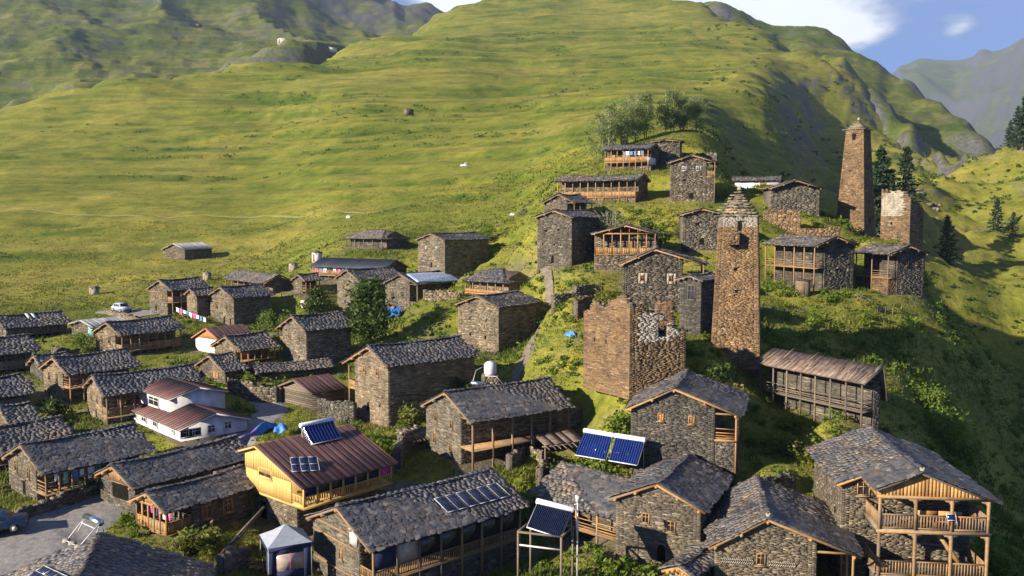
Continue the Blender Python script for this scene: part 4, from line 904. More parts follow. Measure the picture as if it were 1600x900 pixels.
H_('stone_house', 'dark gabled house with reddish porch at the right end of the spur', (1387, 460, 396), 122, -42, xr=1443, xl=1336, mirror=True, gal=GN(1.6, 2.3, 3, 'bars', lower='stone_rust'), wood='wood_mid', mat='stone_dark', win=[('G', .3, .75, .4, .7, 'w'), ('G', .65, .75, .4, .7, 'w')], slope=.3)
H_('stone_house', 'stone house with two orange shutters right below the brown ruin', (1149, 724, 645), 72, 18, xl=986, L=8, rp=.58, gal=GN(1.75, 1.9, 3, 'bars', lower='stone_grey', x1=.5), wood='wood_new', win=[('G', .36, .82, .52, .72, 's'), ('G', .73, .80, .52, .72, 's'), ('G', .4, .25, .22, .22, 'o'), ('G', .52, .25, .22, .22, 'o')], mat='stone_dark', single=True, slope=.36)
H_('ruined_house', 'derelict house of grey timber frames under a rusty patched roof', (1346, 682, 594), 80, -30, W=2.4, rp=.9, xl=1186, mirror=True, roof='rust', gal=GN(1.5, 2.3, 8, 'bars', ground=True), wood='wood_old', rise=1.1, logs=False, mat='stone_grey')
H_('stone_house', 'stone house with arched door in the shade behind the solar water heater', (1093, 886, 792), 63, 26, xl=963, L=8.3, win=[('G', .36, .68, .6, .8, 'w'), ('G', .66, .60, .7, .85, 'w'), ('G', .55, .13, .65, 1.3, 'D')], wood='wood_new', single=True, slope=.44, mat='stone_grey')
H_('stone_house', 'low slate house carrying two blue solar collectors on its roof', (968, 852, 806), 66.5, -48, W=8, xl=838, mirror=True, gal=GN(1.4, .35, 5, 'bars'), wood='wood_new', single=True, slope=.40)
H_('stone_house', 'foreground stone house with pale herringbone band and small white finial', (1331, 952, 862), 58, 23, xl=1116, L=9, rp=.62, gal=GN(2.4, .2, 3, 'none', wood='wood_new', x1=.5), wood='wood_new', win=[('G', .46, .76, .62, .85, 'w')], single=True, slope=.36, mat='stone_grey')
H_('stone_hut', 'tiny slate hut with plank door wedged between the two foreground stone houses', (1079, 921, 893), 58, 35, xl=1047, xr=1120, cat='hut', win=[('G', .5, .5, 1.0, .9, 's')], wood='wood_new')
def prefix(h):
    name, label, C, d, a, k = h
    b, H, W, L, l, g, rz = place(C, d, a, k.get('xl'), k.get('xr'), k.get('W'), k.get('L'), k.get('mirror', False))
    FPRE.append((b, l, g, L, W))
    for (u, v) in ((0, 0), (.5, 0), (1, 0), (0, 1), (0, .5), (1, 1), (.5, .5), (.5, 1)):
        X, Y = b.x + l[0] * L * u + g[0] * W * v, b.y + l[1] * L * u + g[1] * W * v
        if u == 0 or v == 0 or d < 75: LANDFIX.append((X, Y, b.z - .1 - k.get('drop', 0), 3.5 + .3 * min(W, L) + .01 * d))
LANDFIX = []; FPRE = []
for h in HS: prefix(h)
for (x, y, d, rad) in ((1150, 552, 92, 7), (1338, 362, 150, 9), (990, 590, 84, 7), (1410, 384, 138, 7), (1460, 925, 62, 7), (1350, 925, 66, 7), (425, 897, 60, 4), (450, 886, 62, 4), (410, 882, 63, 4)):
    q = P(x, y, d); LANDFIX.append((q.x, q.y, q.z, rad))
LAND.fix = None
FX = np.array([k[0] for k in LANDFIX]); FY = np.array([k[1] for k in LANDFIX])
RES = np.array([k[2] for k in LANDFIX]) - LAND.base(FX, FY)
LAND.fix = [(x, y, r, k[3]) for x, y, r, k in zip(FX, FY, RES, LANDFIX)]
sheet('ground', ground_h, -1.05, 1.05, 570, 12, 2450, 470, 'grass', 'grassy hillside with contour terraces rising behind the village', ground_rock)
for key, lab in (('left_hillside', 'terraced green hillside across the side valley at upper left'), ('rocky_mountain', 'grey rocky mountain behind the left hillside'), ('right_ridge', 'steep green ridge with rock outcrops under the blue sky'), ('far_mountain', 'hazy blue green mountain far off at right')):
    f_, r_ = far_h(key); L_ = FAR[key]
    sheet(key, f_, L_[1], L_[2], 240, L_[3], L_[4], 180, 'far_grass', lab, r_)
HO = []
for (name, label, C, d, a, k) in HS: HO.append(house(name, label, C, d, a, fix=False, **k))
# ------------------------------------------------------------------ towers, ruins, larger single buildings
def gp(x, y, d0=40, d1=1500):
    """where the line of sight through photo position (x, y) first meets the ground"""
    d = np.exp(np.linspace(math.log(d0), math.log(d1), 700))
    u = (450.0 - y) / F; s = (x - 800.0) / F; k = d / (CP + u * SP)
    X = s * k; Zr = (-SP + u * CP) * k + CZ; Zg = ground_h(X, d)
    i = np.nonzero(Zr <= Zg)[0]
    j = i[0] if len(i) else len(d) - 1
    return Vector((X[j], d[j], Zg[j]))
def rel(root_spec, pt):
    """a world place in a house's own frame"""
    m = root_spec['root'].matrix_basis.inverted(); return m @ Vector(pt)
def tower(name, label, C, d, a, Wb, Wt, ytop, ypeak, mat, openings, nl, sw=.44, sh=.10, pale=None):
    b = P(C[0], C[1], d); H = P(C[0], ytop, d).z - b.z; hr = P(C[0], ypeak, d).z - b.z - H
    root = empty(name, b, R(90 - a), label, 'tower', 'old stone towers'); ins = (Wb - Wt) / 2
    q = [(0, 0), (Wb, 0), (Wb, Wb), (0, Wb)]; t = [(ins, ins), (Wb - ins, ins), (Wb - ins, Wb - ins), (ins, Wb - ins)]
    k0 = 2 / H
    mb = MB(); mb.hexa([(x - ins * k0 * (1 if x == 0 else -1), y - ins * k0 * (1 if y == 0 else -1), -2) for x, y in q] + [(x, y, H) for x, y in t]); body = mb.build('wall', 'mortar', root)
    mb = MB(); mbp = MB()
    for fi, (O, U, N) in enumerate((((0, Wb, 0), (0, -1, 0), (-1, 0, 0)), ((0, 0, 0), (1, 0, 0), (0, -1, 0)), ((Wb, Wb, 0), (-1, 0, 0), (0, 1, 0)))):
        Un = np.array(U, float); Nn = np.array(N, float)
        f = lambda u, Un=Un, Nn=Nn: -Nn[None] * ins + Un[None] * (ins * (1 - 2 * u))[:, None]
        holes = [(o[1] * Wb - o[3] / 2, o[1] * Wb + o[3] / 2, o[2] * H - o[4] / 2, o[2] * H + o[4] / 2) for o in openings if o[0] == fi]
        hh = H if pale is None else H - pale
        stones(mb, O, U, Wb, H, N, sw, sh, holes + ([] if pale is None or fi else [(-1, Wb + 1, H - pale, H)]), U1=f, v0=-1.5, pr=.045)
        if pale and fi == 0: stones(mbp, O, U, Wb, H, N, sw, sh, holes, U1=f, v0=H - pale, pr=.03)
        for o in openings:
            if o[0] != fi: continue
            u = o[1]; v = o[2]; c = np.array(O) + Un * u * Wb + np.array((0, 0, v * H)) + v * f(np.array([u]))[0]
            window(root, 'G', c + Nn * .02, U, N, o[3], o[4], o[5], 'wood_old', True)
    tag(mb.build('stonework', mat, body), kind='stuff')
    if pale: tag(mbp.build('pale_stonework', 'pale_rock', body), kind='stuff')
    # stepped cap of slate slabs
    cap = empty_part('stepped_roof', root); c = Wb / 2
    for i in range(nl):
        f = i / (nl - 1); w = (Wt / 2 + .16) * (1 - f) + .26 * f + random.uniform(-.05, .05); z = H + hr * i / nl; h = hr / nl
        lay = MB(); core = w - .30
        lay.hexa([(c - core, c - core, z), (c + core, c - core, z), (c + core, c + core, z), (c - core, c + core, z), (c - core, c - core, z + h * .96), (c + core, c - core, z + h * .96), (c + core, c + core, z + h * .96), (c - core, c + core, z + h * .96)])
        lst = []
        for sx, sy in ((1, 0), (-1, 0), (0, 1), (0, -1)):
            p = -w
            while p < w:
                ww = random.uniform(.35, .7); e = random.uniform(-.14, .10)
                cc = np.array([c + sx * (w - .18 + e) + (p + ww / 2) * abs(sy), c + sy * (w - .18 + e) + (p + ww / 2) * abs(sx), z + random.uniform(.02, .07)])
                A = np.array([[.5 if sx else ww, 0, 0], [0, .5 if sy else ww, 0], [0, 0, random.uniform(.07, .13)]]) * 1.1
                lst.append((random.randrange(14), A, cc)); p += ww * .85
        slates_mesh(lay, lst); tag(lay.build('slab_course', 'stone_tan', cap), kind='stuff')
    fb = MB(); fb.tube([(c, c, H + hr - .05), (c, c, H + hr + .2), (c + .03, c, H + hr + .42)], [.28, .24, .08], 6); fb.build('finial_stone', 'pale_rock', cap)
    FOOT.append((b.x, b.y, (math.sin(R(a)), math.cos(R(a))), (-math.cos(R(a)), math.sin(R(a))), Wb, Wb))
    return root, H, ins
def empty_part(name, parent):
    o = bpy.data.objects.new(name, None); COL.objects.link(o); o.parent = parent; return o
T1, H1_, i1 = tower('stone_tower', 'tall brown stone tower with stepped slab roof in the middle of the village', (1187, 556, 0), 92, 17, 5.0, 3.95, 338, 295, 'stone_ochre',
      [(0, .55, .93, .5, 1.0, 'D'), (0, .5, .80, .35, .5, 'D'), (0, .47, .62, .35, .35, 'o'), (0, .5, .46, .32, .32, 'o'), (0, .46, .43, .18, .18, 'o'), (0, .2, .2, .18, .18, 'o'), (0, .24, .14, .18, .18, 'o')], 9, pale=1.1)
mb = MB(); mb.box((-.55, 2.3, 11.6), (.6, 3.5, 12.9), .5); bx_ = mb.build('box_machicolation', 'mortar', T1)
mb = MB(); stones(mb, (-.55, 3.5, 11.6), (0, -1, 0), 1.2, 1.3, (-1, 0, 0), .4, .15, v0=0); stones(mb, (-.55, 2.3, 11.6), (1, 0, 0), 1.0, 1.3, (0, -1, 0), .4, .15, v0=0); tag(mb.build('stonework', 'stone_rust', bx_), kind='stuff')
T2, H2_, i2 = tower('stone_tower', 'slender reddish stone tower with low cap standing highest at the right', (1350, 364, 0), 150, 43, 5.0, 2.95, 200, 184, 'stone_ochre',
      [(0, .48, .93, .8, 1.1, 'D'), (1, .55, .12, .5, 1.0, 'o'), (1, .5, .3, .35, .6, 'o'), (1, .5, .62, .3, .4, 'o'), (0, .4, .6, .2, .2, 'o')], 5, .52, .13)
def ruin_wall(root, p, q, topf, mat, th=.7, holes=(), z0=-2.0, sw=.46, sh=.095, both=False, pr=.05, pale=None):
    """a broken wall from p to q in the root's frame; topf(u) gives the height left standing at u in 0..1"""
    p = Vector(p); q = Vector(q); L = (q - p).length; u = (q - p) / L; n = Vector((u.y, -u.x, 0)); nb = max(3, int(L / .45)); mb = MB()
    for i in range(nb):
        h = topf((i + .5) / nb) - random.uniform(.05, .15); a = p + u * (L * i / nb); b = p + u * (L * (i + 1) / nb); k = -n * th
        cut = [hl for hl in holes if hl[0] < L * (i + .5) / nb < hl[1]]
        segs = [(z0, h)] if not cut else [(z0, cut[0][2]), (cut[0][3], h)]
        for (za, zb) in segs:
            if zb - za < .05: continue
            mb.hexa([(a.x, a.y, p.z + za), (b.x, b.y, p.z + za), (b.x + k.x, b.y + k.y, p.z + za), (a.x + k.x, a.y + k.y, p.z + za), (a.x, a.y, p.z + zb), (b.x, b.y, p.z + zb), (b.x + k.x, b.y + k.y, p.z + zb), (a.x + k.x, a.y + k.y, p.z + zb)], .5)
    core = mb.build('wall', 'mortar', root)
    mb = MB(); mp_ = MB(); mx = max(topf(i / 40) for i in range(41))
    def run(o, uu, nn, flip):
        m2 = MB(); stones(m2, o, tuple(uu), L, mx, tuple(nn), sw, sh, [(L - h[1], L - h[0], h[2], h[3]) if flip else h for h in holes], v0=z0, pr=pr)
        Vv = m2.v[0].reshape(-1, 8, 3); c = Vv.mean(1) - np.array(o); uc = (c @ np.array(uu)) / L; keep = c[:, 2] < np.array([topf(min(max(1 - x if flip else x, 0), 1)) for x in uc]) + rng.uniform(-.1, .1, len(c))
        fs, rr, mi = m2.b[0]; fs = fs.reshape(-1, 5, 4)[keep]; rr = rr.reshape(-1, 5)[keep]
        idx = np.nonzero(keep)[0]; Vk = Vv[idx]; base = np.arange(len(idx))[:, None, None] * 8; loc = fs - (idx * 8)[:, None, None] + base
        if pale and not flip:
            ck = c[idx]; uu_ = ck @ np.array(uu); ins = (uu_ > pale[0]) & (uu_ < pale[1]) & (ck[:, 2] > pale[2]) & (ck[:, 2] < pale[3]); ins &= fbm(uu_ * .6 + 3, ck[:, 2] * .6, 77, 2) > -.2
            for sel, tgt in ((ins, mp_), (~ins, mb)):
                k_ = np.nonzero(sel)[0]
                if len(k_): tgt.add(Vk[k_].reshape(-1, 3), (loc[k_] - (k_ * 8)[:, None, None] + (np.arange(len(k_)) * 8)[:, None, None]).reshape(-1, 4), rr[k_].ravel())
        else: mb.add(Vk.reshape(-1, 3), loc.reshape(-1, 4), rr.ravel())
    run(tuple(p), u, n, False)
    if both: run(tuple(q - n * th), -u, -n, True)
    # loose stones on the broken top
    for i in range(int(L / .35)):
        uu = (i + random.random()) / (L / .35); t = topf(min(uu, 1)); c = p + u * L * min(uu, 1) - n * random.uniform(.1, th - .1) + Vector((0, 0, t - .05)); s = random.uniform(.12, .26)
        mb.hexa([tuple(c + Vector((sx * s * random.uniform(.7, 1.1), sy * s * random.uniform(.6, 1.), sz * s * .45))) for sx, sy, sz in ((-1, -1, -1), (1, -1, -1), (1, 1, -1), (-1, 1, -1), (-1, -1, 1), (1, -1, 1), (1, 1, 1), (-1, 1, 1))])
    tag(mb.build('stonework', mat, core), kind='stuff')
    if mp_.v: tag(mp_.build('pale_stonework', 'plaster', core), kind='stuff')
    return core
def jag(base, pts, amp, seed):
    xs = [p[0] for p in pts]; ys = [p[1] for p in pts]
    def f(u):
        k = math.floor(u * 8 + 1.6 * math.sin(u * 11 + seed)) / 8; k2 = math.floor(u * 29 + seed * .37) / 29
        return float(np.interp(u, xs, ys)) + amp * float(fbm(np.array([u * 9.0]), np.array([seed * 3.7]), seed, 3)[0]) * .6 + amp * .55 * float(vnoise(np.array([k * 23.0 + seed]), np.array([seed * 1.3]), seed)[0]) + .30 * float(vnoise(np.array([k2 * 61.0 + seed]), np.array([seed * 2.3]), seed + 5)[0])
    return f
# the brown ruin in the middle
rb = P(983, 592, 83); RU = empty('ruined_house', rb, 0, 'roofless brown ruin with bulging stone walls in front of the middle tower', 'ruin')
p0 = P(912, 590, 89); p2 = P(1070, 592, 84.5)
A = Vector((p0.x - rb.x, p0.y - rb.y, 0)); B = Vector((0, 0, 0)); Cc = Vector((p2.x - rb.x, p2.y - rb.y, 0)); Dd = Cc + Vector((1.0, 7.0, 0)); Ee = A + Vector((2.0, 6.0, 0))
ruin_wall(RU, A, B, jag(0, [(0, 5.6), (.12, 6.0), (.3, 7.0), (.6, 6.6), (.8, 7.4), (1, 7.3)], 1.3, 3), 'stone_ochre', holes=[(1.6, 1.9, 2.9, 3.3), (3.4, 3.7, 2.9, 3.3), (2.4, 2.6, 4.7, 4.9), (3.3, 3.5, 5.4, 5.6)])
ruin_wall(RU, B, Cc, jag(0, [(0, 7.0), (.2, 7.0), (.35, 6.3), (.6, 6.2), (.72, 5.2), (.9, 4.6), (1, 4.2)], 1.0, 4), 'stone_ochre', holes=[(2.95, 3.85, 3.9, 5.4), (1.8, 2.05, 2.7, 3.2), (3.4, 3.65, 2.8, 3.2), (1.2, 1.4, 1.6, 1.8), (2.2, 2.5, 1.0, 1.25)], pale=(1.0, 5.2, 3.5, 6.2))
ruin_wall(RU, Cc, Dd, jag(0, [(0, 4.4), (.5, 3.6), (1, 3.4)], .8, 5), 'stone_grey', both=True)
ruin_wall(RU, Dd, Ee, jag(0, [(0, 3.4), (.08, 3.6), (.1, 6.8), (.28, 6.5), (.33, 2.6), (1, 3)], .6, 6), 'stone_rust', both=True)
ruin_wall(RU, Ee, A, jag(0, [(0, 3.2), (.8, 4.5), (1, 6.0)], .8, 7), 'stone_ochre')
FOOT.append((rb.x - 1, rb.y, (0, 1), (-1, 0), 8, 6)); FOOT.append((p2.x, p2.y, (0, 1), (-1, 0), 7, 5.2))
# the broken tower beside the right tower
kb = P(1420, 386, 138); KU = empty('ruined_tower', kb, 0, 'broken stub of a tower with pale torn top right of the reddish tower', 'ruin')
ka = R(49); kl = Vector((math.sin(ka), math.cos(ka), 0)); kg = Vector((-math.cos(ka), math.sin(ka), 0))
ruin_wall(KU, kg * 4.6, Vector(), jag(0, [(0, 9.0), (.35, 8.2), (.8, 8.3), (1, 7.4)], 2.0, 11), 'stone_ochre', sw=.55, sh=.14, holes=[(1.6, 1.9, 3.4, 3.8), (3, 3.3, 2.2, 2.6)], pale=(0, 3.6, 4.8, 10))
ruin_wall(KU, Vector(), kl * 4.6, jag(0, [(0, 7.4), (.5, 7.0), (1, 5.0)], 2.2, 12), 'stone_ochre', sw=.55, sh=.14)
ruin_wall(KU, kl * 4.6, kl * 4.6 + kg * 4.6, jag(0, [(0, 5.6), (1, 8)], .8, 13), 'stone_ochre', sw=.55, sh=.14)
ruin_wall(KU, kl * 4.6 + kg * 4.6, kg * 4.6, jag(0, [(0, 8), (1, 9)], .8, 14), 'stone_ochre', sw=.55, sh=.14)
FOOT.append((kb.x, kb.y, (kl.x, kl.y), (kg.x, kg.y), 4.6, 4.6))
# white house: low wing with porch and an upper storey set back
lo = house('white_house', 'white painted house with dark red metal roofs and a glazed corner porch', (283, 699, 669), 85, -45, xr=386, xl=195, mirror=True, front='white', roof='red', logs=False, slope=.30, oe=.35, og=.3, wood='white_paint', fix=False, group=None, base=2.0,
     win=[('R', .80, .72, 1.5, .8, 'p'), ('R', .93, .72, .9, .8, 'p'), ('R', .62, .72, 1.3, .8, 'p'), ('R', .42, .72, 1.2, .8, 'p'), ('R', .12, .72, .6, .5, 'p'), ('G', .92, .68, 1.3, .8, 'p'), ('G', .80, .68, 1.3, .8, 'p'), ('G', .55, .7, .8, .8, 'p'), ('G', .30, .75, .8, .8, 'p')])
up = house('white_house', 'x', (266, 657, 622), 90, -45, xr=352, xl=218, mirror=True, front='white', roof='red', logs=False, slope=.26, oe=.3, og=.3, wood='white_paint', fix=False, base=1.5, win=[('R', .5, .62, 2.6, 1.0, 'p')])
mb = MB(); mb.box((-.06, -.05, -2.2), (lo['L'], lo['W'], .55), .5); fd = mb.build('foundation', 'mortar', lo['root'])
def merge_into(dst, src):
    bpy.context.view_layer.update()
    for ch in list(src.children):
        m = dst.matrix_basis.inverted() @ src.matrix_basis @ ch.matrix_local
        ch.parent = dst; ch.matrix_parent_inverse = Matrix.Identity(4); ch.matrix_local = m
    bpy.data.objects.remove(src)
merge_into(lo['root'], up['root']); SPEC.pop()
# yellow house: stone ground floor
yh = [h for h in SPEC if h['root']['label'].startswith('bright yellow')][0]
mb = MB(); mb.box((.5, 1.6, -3.6), (yh['L'] - .3, yh['W'] - .4, -.02), .5); gf = mb.build('ground_floor', 'mortar', yh['root'])
mb = MB(); stones(mb, (.5, yh['W'] - .4, 0), (0, -1, 0), yh['W'] - 2.0, -.04, (-1, 0, 0), .4, .15, [(1.0, 1.8, -2.4, -.9)], v0=-3.2); stones(mb, (.5, 1.6, 0), (1, 0, 0), yh['L'] - .8, -.04, (0, -1, 0), .45, .17, v0=-3.2); tag(mb.build('stonework', 'stone_tan', gf), kind='stuff')
window(yh['root'], 'G', (.47, yh['W'] - .4 - 1.4, -1.65), (0, -1, 0), (-1, 0, 0), .8, 1.5, 'o', 'wood_mid', True)
mb = MB()
for i in range(int(yh['W'] / .2)):      # vertical boards of the yellow front
    y_ = 1.52 + i * .2
    if y_ + .19 > yh['W']: break
    zt = yh['H'] - .05
    if abs(y_ + .1 - (yh['W'] - .45 * (yh['W'] - 1.5))) < 1.05: zt = yh['H'] * .66
    t_ = MB(); t_.box((-.045 - .012 * random.random(), y_, 0), (0.0, y_ + .188, zt)); t_.build('board', 'wood_yellow', yh['root'])
mb = MB(); mb.box((-.02, -.05, -.2), (yh['L'], yh['W'], -.005)); mb.build('floor_frame', 'wood_yellow', yh['root'])
# big balcony house at the right
BH = house('balcony_house', 'large slate house with two tiers of carved wooden balconies at the right edge', (1511, 903, 757), 61.5, 7, W=8.8, L=9, rp=.52, rise=1.75, wood='wood_new', win=[('G', .17, .92, .9, 1.05, 'w'), ('G', .5, .88, .9, 1.2, 's'), ('G', .72, .88, .9, 1.2, 'w'), ('L', .8, .6, .5, .6, 'o')], fix=False, single=True, left=True, logs=False, group=None)
br = BH['root']; bH = BH['H']; yW = 7.2; xf = -3.4; yrg = .52 * 8.8
def ztop(y): return bH + 1.75 * (y / yrg if y < yrg else (8.8 - y) / (8.8 - yrg))
rf = MB()
for (ya, yb) in ((-.5, yrg), (yW + .35, yrg)):
    q = [(xf - .55, ya, ztop(ya)), (-.4, ya, ztop(ya)), (-.4, yb, ztop(yb)), (xf - .55, yb, ztop(yb))]
    rf.hexa([(x, y, z - .1) for x, y, z in q] + q)
pr_ = rf.build('porch_roof', 'wood_dark', br)
lr = math.hypot(yrg + .5, ztop(yrg) - ztop(-.5)); ll = math.hypot(yW + .35 - yrg, ztop(yrg) - ztop(yW + .35))
lst = slate_list((xf - .55, -.5, ztop(-.5)), (1, 0, 0), -xf + .3, (0, (yrg + .5) / lr, (ztop(yrg) - ztop(-.5)) / lr), lr, .44, .27) + slate_list((xf - .55, yW + .35, ztop(yW + .35)), (1, 0, 0), -xf + .3, (0, -(yW + .35 - yrg) / ll, (ztop(yrg) - ztop(yW + .35)) / ll), ll, .44, .27)
SPLIT_Y[0] = 1e9; put_slates(lst, pr_, br, True)
for i in range(31):      # vertical planks of the gable
    ya, yb = yW * i / 31 + .006, yW * (i + 1) / 31 - .006; t_ = MB(); x_ = xf - .03 - random.uniform(0, .02); z0_ = bH - .12 + random.uniform(-.03, 0)
    t_.hexa([(x_, ya, z0_), (xf + .02, ya, z0_), (xf + .02, yb, z0_), (x_, yb, z0_), (x_, ya, ztop(ya) - .13), (xf + .02, ya, ztop(ya) - .13), (xf + .02, yb, ztop(yb) - .13), (x_, yb, ztop(yb) - .13)]); t_.build('plank', 'wood_orange', br)
for i in range(12):
    xa, xb = xf + (-xf) * i / 12 + .03, xf + (-xf) * (i + 1) / 12 - .006; t_ = MB(); t_.box((xa, yW - .02, bH - .15), (xb, yW + .03 + random.uniform(0, .015), ztop(yW) - .13)); t_.build('plank', 'wood_orange', br)
F2 = 4.3 * bH / 6.5; F1 = 1.2 * bH / 6.5
for zf in (F2, F1):
    t_ = MB(); t_.box((xf - .08, -.05, zf - .2), (-.1, yW + .05, zf)); t_.build('balcony_floor', 'wood_old', br)
    for i in range(3): rail(br, (xf, yW - .1 - (yW - .2) * i / 3 - .09, zf), (xf, yW - .1 - (yW - .2) * (i + 1) / 3 + .09, zf), 1.03, 'bal', 'wood_mid')
    rail(br, (-.15, yW - .08, zf), (xf + .12, yW - .08, zf), 1.03, 'bal', 'wood_mid'); rail(br, (xf + .12, .08, zf), (-.15, .08, zf), 1.03, 'bal', 'wood_mid')
for zb, zt in ((F2, bH - .1), (-2.2, F2 - .2)):
    for i in range(4):
        y_ = .1 + (yW - .2) * i / 3; t_ = MB(); t_.bar((xf, y_, zb), (xf, y_, zt), .19, .19)
        for s_ in (-1, 1):
            if 0 <= y_ + s_ * .4 <= yW: t_.add([(xf - .06, y_ + s_ * .09, zt - .02), (xf - .06, y_ + s_ * .55, zt - .02), (xf - .06, y_ + s_ * .42, zt - .17), (xf - .06, y_ + s_ * .24, zt - .2), (xf - .06, y_ + s_ * .09, zt - .45), (xf + .06, y_ + s_ * .09, zt - .02), (xf + .06, y_ + s_ * .55, zt - .02), (xf + .06, y_ + s_ * .42, zt - .17), (xf + .06, y_ + s_ * .24, zt - .2), (xf + .06, y_ + s_ * .09, zt - .45)], [(0, 1, 2, 3, 4), (9, 8, 7, 6, 5)]); t_.b.append((np.array([(0, 5, 6, 1), (1, 6, 7, 2), (2, 7, 8, 3), (3, 8, 9, 4)]) + t_.n - 10, np.full(4, .5), 0))
        t_.build('balcony_post', 'wood_mid', br)
    t_ = MB(); t_.bar((xf, -.1, zt + .06), (xf, yW + .1, zt + .06), .2, .2); t_.build('balcony_beam', 'wood_mid', br)
t_ = MB()
for i in range(9): t_.box((xf + .9, .9 + i * .26, F1 + .2 + i * (F2 - F1 - .2) / 9), (xf + 1.9, 1.2 + i * .26, F1 + .26 + i * (F2 - F1 - .2) / 9))
t_.bar((xf + .9, .9, F1), (xf + .9, 3.3, F2 - .1), .06, .24); t_.bar((xf + 1.9, .9, F1), (xf + 1.9, 3.3, F2 - .1), .06, .24); t_.build('stair', 'wood_new', br)
for y_ in (3.2, 1.6):
    t_ = MB(); t_.box((xf + .5, y_, F2 + .75), (xf + .62, y_ + 1.5, F2 + 1.2)); t_.box((xf + .6, y_, F2 + .4), (xf + 1.05, y_ + 1.5, F2 + .46)); t_.box((xf + .6, y_ + .05, F2), (xf + .68, y_ + .15, F2 + .4)); t_.box((xf + .6, y_ + 1.35, F2), (xf + .68, y_ + 1.45, F2 + .4)); t_.build('bench', 'wood_new', br)
mb = MB(); mb.box((-3.2, .3, -2.5), (-.1, yW - .2, F1 - .22), .5); mb.build('plinth', 'mortar', br)
# foreground roof at the lower left
FR = house('stone_house', 'broad slate roof at the bottom left corner carrying a bare tank frame', (298, 1121, 1016), 46.1, -15, W=13, L=12, slope=.40, single=True, fix=False, right=False)
# derelict house: torn roof boards
dh = [h for h in SPEC if h['root']['label'].startswith('derelict')][0]
for i in range(34):
    x_ = random.uniform(-.4, dh['L'] + .2); y_ = random.choice([-.2, .1, .6, 1.2]); ln = random.uniform(.8, 1.7)
    tn_ = dh['rise'] / (dh['W'] * dh['rp']); t_ = MB(); z_ = dh['H'] + y_ * tn_ + .09 + random.uniform(0, .05)
    t_.bar((x_, y_ - .25, z_ - .25 * tn_), (x_ + random.uniform(-.25, .25), y_ - .25 + ln, z_ + (ln - .25) * tn_), .16, .03); t_.build('roof_board', 'wood_old', dh['root'])
# dry stone walls and terraces
WALLS = [('low dry stone wall along the gravel road at left', [(-30, 830, 65), (29, 806, 68), (95, 786, 71), (154, 767, 74)], 1.0, 'stone_grey'),
 ('pebbly terrace wall beside the plank fronted hut', [(356, 612, 105), (395, 620, 102), (432, 620, 101)], 1.9, 'stone_grey'),
 ('stone wall joining the log hut to the balcony house', [(497, 652, 96), (553, 660, 94)], 2.2, 'stone_grey'),
 ('crumbling enclosure wall left of the pale plastered house', [(626, 722, 80), (630, 692, 84), (664, 668, 88)], 1.8, 'stone_tan'),
 ('terrace wall climbing to the left foot of the brown ruin', [(822, 588, 89), (870, 592, 87), (910, 592, 88)], 2.6, 'stone_tan'),
 ('broken field wall left of the dark windowed house', [(866, 458, 112), (900, 450, 114), (942, 440, 117)], 1.5, 'stone_tan'),
 ('ochre terrace wall with grassy top under the reddish tower', [(1192, 370, 141), (1250, 371, 139), (1312, 375, 138)], 2.8, 'stone_ochre'),
 ('roofless stone pen right of the orange shuttered house', [(1150, 748, 70), (1195, 746, 70), (1243, 738, 72)], 2.2, 'stone_grey'),
 ('garden wall beside the gazebo at lower left', [(352, 905, 60), (372, 880, 62), (392, 872, 63)], 1.5, 'stone_tan'),
 ('short terrace wall below the tarp roofed house', [(662, 506, 141), (724, 510, 139)], 1.3, 'stone_tan'),
 ('loose stone wall in front of the parked silver car', [(166, 480, 160), (212, 497, 150), (243, 500, 148)], .9, 'stone_tan'),
 ('little pen wall behind the house with the corner balcony', [(80, 552, 126), (104, 566, 122), (124, 558, 124)], 1.5, 'stone_grey'),
 ('weedy terrace wall above the patchily plastered house', [(414, 508, 144), (474, 503, 146)], 1.0, 'stone_grey'),
 ('stone pen under the log gallery in the centre', [(800, 722, 79), (822, 700, 83), (846, 712, 80), (838, 735, 77)], 1.4, 'stone_tan'),
 ('broken wall stub on the green slope below the hamlet', [(902, 482, 105), (925, 478, 107)], 2.2, 'stone_rust'),
 ('retaining wall under the golden gable gallery', [(838, 428, 126), (870, 424, 127)], 1.6, 'stone_tan'),
 ('grey field wall behind the topmost gallery house', [(1010, 236, 186), (1060, 240, 184), (1120, 250, 180)], 2.0, 'stone_grey')]
for wi, (lab, pl, hh, mt) in enumerate(WALLS):
    pts = [P(*q) for q in pl]; pts = [Vector((p.x, p.y, hz(p.x, p.y))) for p in pts]
    root = empty('dry_stone_wall', pts[0], 0, lab, 'wall', 'dry stone walls'); root['kind'] = 'thing'
    for k in range(len(pts) - 1):
        a = pts[k] - pts[0]; b = pts[k + 1] - pts[0]; zm = min(a.z, b.z); da = (a.z + b.z) / 2
        ruin_wall(root, Vector((a.x, a.y, da)), Vector((b.x, b.y, da)), jag(0, [(0, hh), (1, hh)], .35, wi * 5 + k), mt, th=.6, z0=-1.5, both=False, sw=.4 if pts[k].y < 100 else .55, sh=.16 if pts[k].y < 100 else .22)
